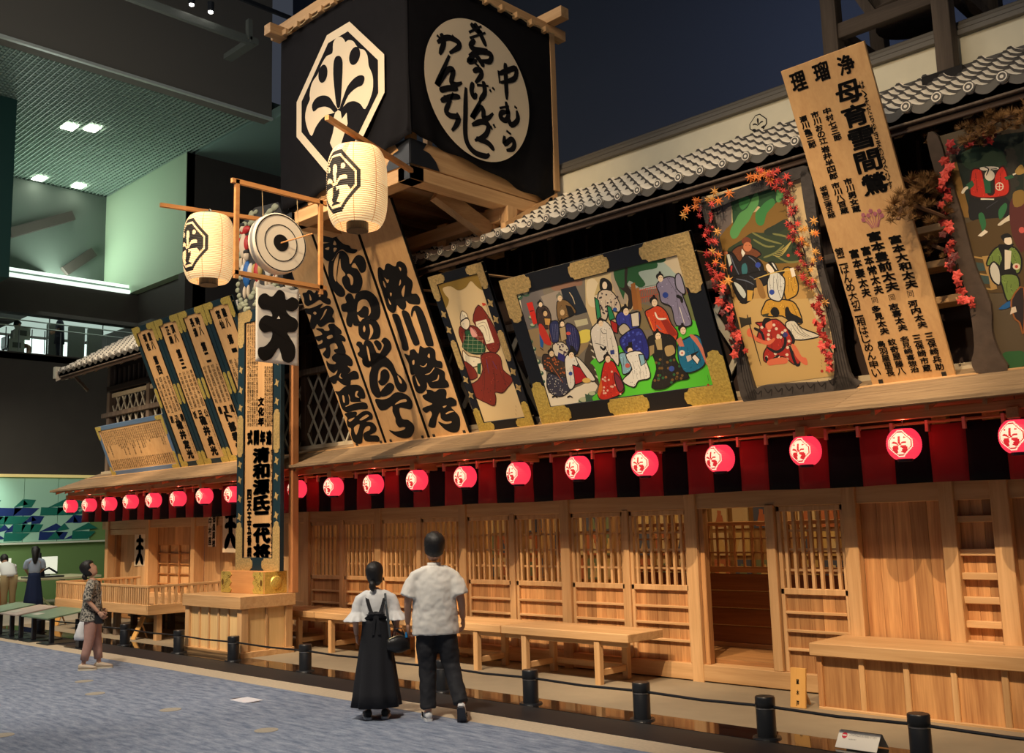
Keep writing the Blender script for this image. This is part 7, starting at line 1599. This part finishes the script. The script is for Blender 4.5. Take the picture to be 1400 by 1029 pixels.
# ---- man in the white shirt
t, q, T, h = person('man in a white linen shirt and black trousers standing with his back turned', (-7.42, 6.50, 0), .86, 1.75,
  dict(sl=(-.104, -.005, .782), sr=(.104, -.005, .782), el=(-.148, -.015, .640), wl=(-.150, .045, .510), er=(.146, -.02, .640), wr=(.156, .045, .525), hl=(-.05, 0, .505), kl=(-.045, .03, .275), al=(-.045, .0, .045), tl=(-.06, .08, .015), hr=(.05, 0, .505), kr=(.085, .01, .285), ar=(.135, -.10, .085), tr=(.142, -.055, .018)), .18, .22, 'short')
tr = MB()
for s, a, b, c in ((-1, 'hl', 'kl', 'al'), (1, 'hr', 'kr', 'ar')):
    P_ = [q[a]+Vector((0, 0, .06)), q[a].lerp(q[b], .5), q[b], q[b].lerp(q[c], .5), q[b].lerp(q[c], .93)]; tr.tube(P_, [.108, .102, .086, .078, .076], 18)
tr.loft([ringE((0, 0, z), rx, ry) for z, rx, ry in ((.84, .14, .10), (.90, .17, .115), (.96, .165, .112), (1.04, .155, .105))]); knit(obj('trousers', tr, DENIM, t, True, True), .011, 8, .018, .07)
sh = MB(); R_ = []
for i, (z, rx, ry) in enumerate(((.800, .218, .135), (.802, .226, .144), (.86, .225, .145), (.95, .220, .142), (1.05, .215, .138), (1.15, .212, .134), (1.25, .212, .130), (1.31, .205, .118), (1.365, .175, .100), (1.405, .125, .082), (1.435, .078, .066), (1.45, .062, .060))):
    R_.append(ringE((0, -.005, z), rx, ry, 48, .018 if z < 1.3 else .0, z*9, 7))
sh.loft(R_)
for a, b in (('sl', 'el'), ('sr', 'er')): sleeve(sh, q, a, b, .85, (.066, .068, .076, .084, .090))
so = obj('shirt', sh, LINEN, t, True, True); knit(so, .011, 8, .020, .075)
cb = MB(); cb.loft([ringE((0, -.002, 1.435), .064, .062), ringE((0, -.004, 1.475), .066, .064), ringE((0, -.004, 1.478), .058, .056)], cap=False); obj('collar', cb, LINEN, so, True, True)
for a, to, lf in (('al', 'tl', 0), ('ar', 'tr', 1)):
    o, base, d, u, n_, L_ = shoe(t, q, a, to, SHW, SHW if not lf else SHB, 'trainer', lf); st = MB()
    for k in range(3):
        for s in (-1, 1): c = base+d*(.10+.022*k)+u*s*.042+n_*.03; st.beam(c, c+d*.018+n_*.04, .006, .008)
    obj('stripes', st, INK, o, False, True)
# ---- woman in the black pinafore
t, q, T, h = person('woman in a white frilled blouse and long black pinafore dress carrying a black shoulder bag', (-7.98, 6.22, 0), .92, 1.475,
  dict(el=(-.135, -.01, .640), wl=(-.128, .055, .530), er=(.140, -.01, .640), wr=(.132, .06, .535)), -.35, .22, 'tail', [((0, -.088, -.055), .022), ((0, -.108, -.085), .034), ((0, -.110, -.115), .036), ((.0, -.100, -.145), .024), ((0, -.09, -.16), .008)])
bl_ = MB(); bl_.loft([ringE((0, -.003, z), rx, ry, 36, .012, z*7) for z, rx, ry in ((.80, .13, .095), (.9, .128, .092), (1.0, .140, .096), (1.08, .150, .096), (1.14, .152, .090), (1.18, .132, .078), (1.208, .075, .060), (1.225, .050, .048))])
for s, a, b in ((-1, 'sl', 'el'), (1, 'sr', 'er')):
    sleeve(bl_, q, a, b, .72, (.052, .053, .054, .056, .058))
    p0, p1 = q[a].lerp(q[b], .70), q[a].lerp(q[b], 1.08); R_ = []
    for j in range(4): c = p0.lerp(p1, j/3); R_.append(ringE(c, .062+.018*j, .062+.018*j, 40, .02+.03*j, 0, 9))
    bl_.loft(R_)
knit(obj('blouse', bl_, mat('white_blouse', (.78, .77, .74), .8), t, True, True), .008, 4, .006, .05)
dr = MB(); R_ = []
for z, rx, ry, wb in ((.115, .225, .185, .075), (.118, .235, .195, .08), (.25, .215, .175, .07), (.42, .195, .155, .055), (.60, .170, .135, .035), (.74, .150, .118, .02), (.84, .138, .106, .01), (.90, .134, .102, .0), (.955, .136, .102, 0)): R_.append(ringE((0, -.003, z), rx, ry, 72, wb, .4, 8))
dr.loft(R_, cap=True); do = obj('pinafore_dress', dr, BLKD, t, True, True)
bb = MB(); n = 16
for j in range(5):
    z = .95+.07*j/4; hw = .125*(1-j/4)+.012
    for i in range(n+1): a = -PI/2+(i/n-.5)*2*hw/.14; bb.v.append((.146*math.cos(a), -.003+.104*math.sin(a), z))
bb.f += [(j*(n+1)+i, j*(n+1)+i+1, (j+1)*(n+1)+i+1, (j+1)*(n+1)+i) for j in range(4) for i in range(n)]; bb.m += [0]*(4*n)
o = obj('back_bib', bb, BLKD, do, True, True); md = o.modifiers.new('s', 'SOLIDIFY'); md.thickness = .006
st = MB()
for s in (-1, 1): 
    P_ = [Vector(p) for p in ((s*.025, -.112, .965), (s*.055, -.110, 1.04), (s*.082, -.088, 1.13), (s*.09, -.02, 1.195), (s*.085, .05, 1.16), (s*.08, .092, 1.05), (s*.07, .105, .95))]
    for a_, b_ in zip(P_[:-1], P_[1:]): st.beam(a_, b_, .032, .007, up=(0, -1, .6))
st.beam((-.09, -.100, .99), (.09, -.100, .99), .03, .008)
for s in (-1, 1): st.loft([[(0, -.115, .985), (0, -.115, 1.005), (0, -.125, .995)], [(s*.05, -.12, .965), (s*.055, -.12, 1.03), (s*.05, -.135, .998)], [(s*.075, -.118, .975), (s*.075, -.118, 1.01), (s*.075, -.122, .99)]]); st.beam((s*.01, -.118, .99), (s*.03, -.125, .80), .026, .004, up=(0, 1, 0))
obj('straps_and_bow', st, BLKD, do, False, True)
for a, to in (('al', 'tl'), ('ar', 'tr')): shoe(t, q, a, to, mat('black_canvas_shoe', (.02, .02, .02), .7), SHW, 'canvas_shoe')
bg = thing('shoulder_bag', 'black leather shoulder bag hanging at the hip of the woman in black', 'bag', (-7.98, 6.22, 0), .92)
mb = MB(); bc = Vector((.215, -.10, .70)); R_ = []
for f in [k/8 for k in range(9)]:
    x = -.14+.28*f; sc_ = .55+.45*math.sin(PI*min(max(f, .08), .92)); R_.append([(bc.x+x*.8, bc.y+x*.25+.055*sc_*math.cos(2*PI*k/16), bc.z+.085*sc_*math.sin(2*PI*k/16)*(1 if math.sin(2*PI*k/16) < 0 else .95)) for k in range(16)])
mb.loft(R_); obj('bag_body', mb, BAGL, bg, True, True)
obj('zip', MB().tube([(bc.x-.11, bc.y-.06, bc.z-.02), (bc.x-.09, bc.y-.055, bc.z+.06), (bc.x, bc.y-.02, bc.z+.088), (bc.x+.1, bc.y+.02, bc.z+.06)], .004, 6), mat('brass_zip', (.6, .5, .3), .3, metal=.9), bg, True, True)
mb = MB()
P_ = [Vector(p) for p in ((bc.x-.08, bc.y-.02, bc.z+.07), (.115, -.118, .95), (.098, -.105, 1.08), (.092, -.07, 1.18), (.09, -.0, 1.205), (.10, .06, 1.15), (.135, .10, .98), (.2, .04, .82), (bc.x+.07, bc.y+.02, bc.z+.07))]
for a_, b_ in zip(P_[:-1], P_[1:]): mb.beam(a_, b_, .022, .006, up=(0, -1, .3))
obj('strap', mb, mat('grey_strap', (.06, .07, .075), .5), bg, False, True); obj('handle', MB().tube([(bc.x-.06, bc.y, bc.z+.07), (bc.x-.04, bc.y, bc.z+.15), (bc.x+.03, bc.y+.01, bc.z+.15), (bc.x+.06, bc.y+.02, bc.z+.07)], .006, 6), BAGL, bg, True, True)
bt = tag(obj('bottle_cap', MB().lathe([(.001, 0), (.014, 0), (.014, .05), (.001, .052)], 12, (0, 0, 0)), mat('blue_cap', (.02, .25, .6), .4)), 'small blue bottle top sticking out of the black shoulder bag', 'bottle')
c_, s_ = math.cos(.92), math.sin(.92); bt.location = (-7.98+c_*(bc.x+.08)-s_*(bc.y-.0), 6.22+s_*(bc.x+.08)+c_*(bc.y-.0), bc.z+.06)
# ---- woman in the patterned top, looking up
t, q, T, h = person('woman in a grey patterned top and pink trousers gazing up at the signs', (-14.05, 6.02, 0), -.62, 1.475,
  dict(el=(-.130, -.03, .645), wl=(-.11, .05, .54), er=(.140, -.02, .640), wr=(.150, .09, .525), chest=(0, -.01, .72), nb=(0, -.02, .815), nk=(0, -.012, .85), kl=(-.045, .03, .28), kr=(.055, -.01, .28), al=(-.045, .06, .045), ar=(.055, -.06, .045), tl=(-.05, .14, .015), tr=(.06, .02, .015)), 0, .50, 'tail', [((0, -.088, -.045), .026), ((0, -.110, -.075), .038), ((0, -.108, -.105), .034), ((0, -.095, -.13), .014)])
tr = MB()
for a, b, c in (('hl', 'kl', 'al'), ('hr', 'kr', 'ar')): tr.tube([q[a]+Vector((0, 0, .05)), q[a].lerp(q[b], .5), q[b], q[b].lerp(q[c], .5), q[b].lerp(q[c], .80)], [.082, .085, .068, .060, .055], 18)
tr.loft([ringE((0, 0, z), rx, ry) for z, rx, ry in ((.70, .12, .095), (.76, .145, .11), (.85, .14, .105))]); obj('trousers', tr, mat('dusty_pink_cotton', (.48, .27, .21), .85, noise=.2, nscale=12), t, True, True)
tp = MB(); tp.loft([ringE((0, -.012, z), rx, ry, 40, wb, z*5) for z, rx, ry, wb in ((.655, .178, .150, .03), (.66, .182, .155, .03), (.78, .168, .140, .025), (.90, .150, .122, .015), (1.0, .150, .112, .01), (1.08, .155, .102, 0), (1.14, .145, .088, 0), (1.18, .11, .072, 0), (1.205, .062, .056, 0))])
for a, b in (('sl', 'el'), ('sr', 'er')): sleeve(tp, q, a, b, 1.03, (.055, .066, .064, .064, .066))
tpo = obj('patterned_top', tp, spoty('speckled_cloth', (.42, .38, .30), (.05, .048, .045), 42), t, True, True); knit(tpo, .010, 6, .010, .06)
for a, to in (('al', 'tl'), ('ar', 'tr')): shoe(t, q, a, to, mat('beige_shoe', (.62, .50, .36), .6), mat('cream_sole', (.7, .62, .48), .6), 'shoe')
sb = thing('sling_bag', 'small black bag slung across the woman in the patterned top', 'bag', (-14.05, 6.02, 0), -.62)
obj('bag_body', MB().cbox(.11, .185, .06, .19, .62, .76, .02), BAGL, sb, False, True); mb = MB()
P_ = [Vector(p) for p in ((.15, .14, .76), (.14, .125, .88), (.05, .115, 1.05), (-.05, .075, 1.175), (-.085, -.01, 1.20), (-.06, -.09, 1.15), (.04, -.13, 1.0), (.15, -.08, .85), (.165, .08, .76))]
for a_, b_ in zip(P_[:-1], P_[1:]): mb.beam(a_, b_, .018, .006, up=(0, -1, .3))
obj('strap', mb, BAGL, sb, False, True)
pb = thing('plastic_bag', 'white plastic carrier bag held behind the woman in the patterned top', 'bag', (-14.05, 6.02, 0), -.62)
mb = MB(); bx_, by_ = -.17, -.16; mb.loft([ringE((bx_+.0, by_-.0, z), rx, ry, 24, .12, z*20, 4) for z, rx, ry in ((.38, .035, .06), (.385, .05, .10), (.44, .055, .11), (.52, .05, .095), (.60, .035, .06), (.66, .018, .03), (.74, .01, .012))]); obj('bag_body', mb, mat('white_plastic', (.82, .82, .80), .4), pb, True, True)
obj('handle', MB().tube([(bx_, by_, .72), (-.165, -.02, .76), (-.16, .06, .77)], .006, 6), MC['white_plastic'], pb, True, True)
# ---- two visitors at the exhibit table
t, q, T, h = person('long haired girl in a pale blue blouse and long navy skirt at the exhibit table', (-25.9, 9.62, 0), 1.25, 1.56, dict(el=(-.13, .03, .66), wl=(-.10, .13, .60), er=(.13, .03, .66), wr=(.09, .13, .60)), 0, -.2, 'tail', [((0, -.06, .06), .06), ((0, -.085, -.03), .075), ((0, -.095, -.13), .075), ((0, -.09, -.25), .06), ((0, -.085, -.33), .03)])
mb = MB(); mb.loft([ringE((0, 0, z), rx, ry, 32, .01) for z, rx, ry in ((.90, .125, .095), (1.0, .13, .10), (1.12, .155, .10), (1.2, .15, .09), (1.26, .09, .07), (1.3, .05, .05))]); sleeve(mb, q, 'sl', 'el', .95, (.055, .066, .064, .064, .066)); sleeve(mb, q, 'sr', 'er', .95, (.055, .066, .064, .064, .066)); obj('blouse', mb, mat('pale_blue_blouse', (.42, .50, .62), .8), t, True, True)
mb = MB(); mb.loft([ringE((0, 0, z), rx, ry, 48, wb, 0, 8) for z, rx, ry, wb in ((.08, .23, .20, .05), (.3, .21, .18, .04), (.6, .17, .14, .03), (.85, .14, .11, .01), (.94, .125, .095, 0))]); obj('skirt', mb, mat('navy_skirt', (.008, .02, .07), .85), t, True, True)
t, q, T, h = person('visitor in a white shirt and khaki trousers bending over the exhibit table', (-25.95, 9.05, 0), 1.45, 1.66, dict(waist=(0, .05, .60), chest=(0, .17, .67), nb=(0, .25, .70), nk=(0, .28, .715), sl=(-.10, .22, .68), sr=(.10, .22, .68), el=(-.13, .27, .54), er=(.13, .27, .54), wl=(-.09, .36, .48), wr=(.09, .36, .48)), 0, -.9, 'short')
mb = MB(); R_ = []
for f, rx, ry in ((0, .17, .14), (.15, .175, .145), (.5, .175, .14), (.8, .175, .12), (.95, .12, .09), (1.0, .06, .06)):
    c = q['pelvis'].lerp(q['nb'], f)+Vector((0, 0, .03*math.sin(PI*f))); ang = .95*f; R_.append([(c.x+rx*math.cos(2*PI*k/32), c.y+ry*math.sin(2*PI*k/32)*math.cos(ang), c.z-ry*math.sin(2*PI*k/32)*math.sin(ang)) for k in range(32)])
mb.loft(R_); limb_sleeve(mb, q['sl'], q['el'], .065, .07); limb_sleeve(mb, q['sr'], q['er'], .065, .07); obj('shirt', mb, MC['white_blouse'], t, True, True)
mb = MB()
for a, b, c in (('hl', 'kl', 'al'), ('hr', 'kr', 'ar')): mb.tube([q[a]+Vector((0, 0, .06)), q[a].lerp(q[b], .5), q[b], q[b].lerp(q[c], .9)], [.115, .10, .075, .065], 16)
obj('trousers', mb, mat('khaki_cotton', (.42, .30, .14), .85), t, True, True)
# ---- visitors up in the gallery
t, q, T, h = person('standing visitor in dark clothes up in the glazed gallery', (-30.8, 11.9, 7.08), 2.6, 1.55, dict(wl=(-.05, .12, .58), wr=(.05, .12, .58)), 0, -.2, 'short')
mb = MB(); mb.loft([ringE((0, 0, z), rx, ry, 28) for z, rx, ry in ((.55, .19, .15), (.9, .16, .13), (1.15, .17, .12), (1.25, .12, .09), (1.3, .05, .05))]); limb_sleeve(mb, q['sl'], q['el'], .065, .07); limb_sleeve(mb, q['sr'], q['er'], .065, .07); mb.tube([q['hl'], q['kl'], q['al']], [.1, .07, .06], 12); mb.tube([q['hr'], q['kr'], q['ar']], [.1, .07, .06], 12); obj('dark_clothes', mb, mat('dark_navy_cloth', (.02, .02, .035), .85), t, True, True)
t, q, T, h = person('seated visitor in a pale shirt up in the glazed gallery', (-31.2, 10.75, 7.08-.42), -.6, 1.60, dict(kl=(-.06, .25, .53), kr=(.06, .25, .53), al=(-.06, .25, .29), ar=(.06, .25, .29), tl=(-.06, .32, .265), tr=(.06, .32, .265)), 0, -.3, 'short')
mb = MB(); mb.loft([ringE((0, 0, z), rx, ry, 28) for z, rx, ry in ((.82, .16, .13), (1.0, .16, .12), (1.15, .17, .12), (1.27, .12, .09), (1.34, .05, .05))]); limb_sleeve(mb, q['sl'], q['el'], .065, .07); limb_sleeve(mb, q['sr'], q['er'], .065, .07); obj('pale_shirt', mb, mat('pale_shirt', (.5, .48, .42), .85), t, True, True)
ch = thing('gallery_chair', 'dark low chair under the seated gallery visitor', 'chair', (-31.2, 10.7, 7.08)); obj('seat', MB().cbox(-31.45, -30.95, 10.45, 10.95, 7.38, 7.44), IRON, ch); obj('backrest', MB().cbox(-31.48, -30.92, 10.45, 10.5, 7.44, 7.75), IRON, ch)
for dx in (-.2, .2):
    for dy in (-.2, .2): obj('leg', MB().box(-31.2+dx-.02, -31.2+dx+.02, 10.7+dy-.02, 10.7+dy+.02, 7.08, 7.38), IRON, ch)
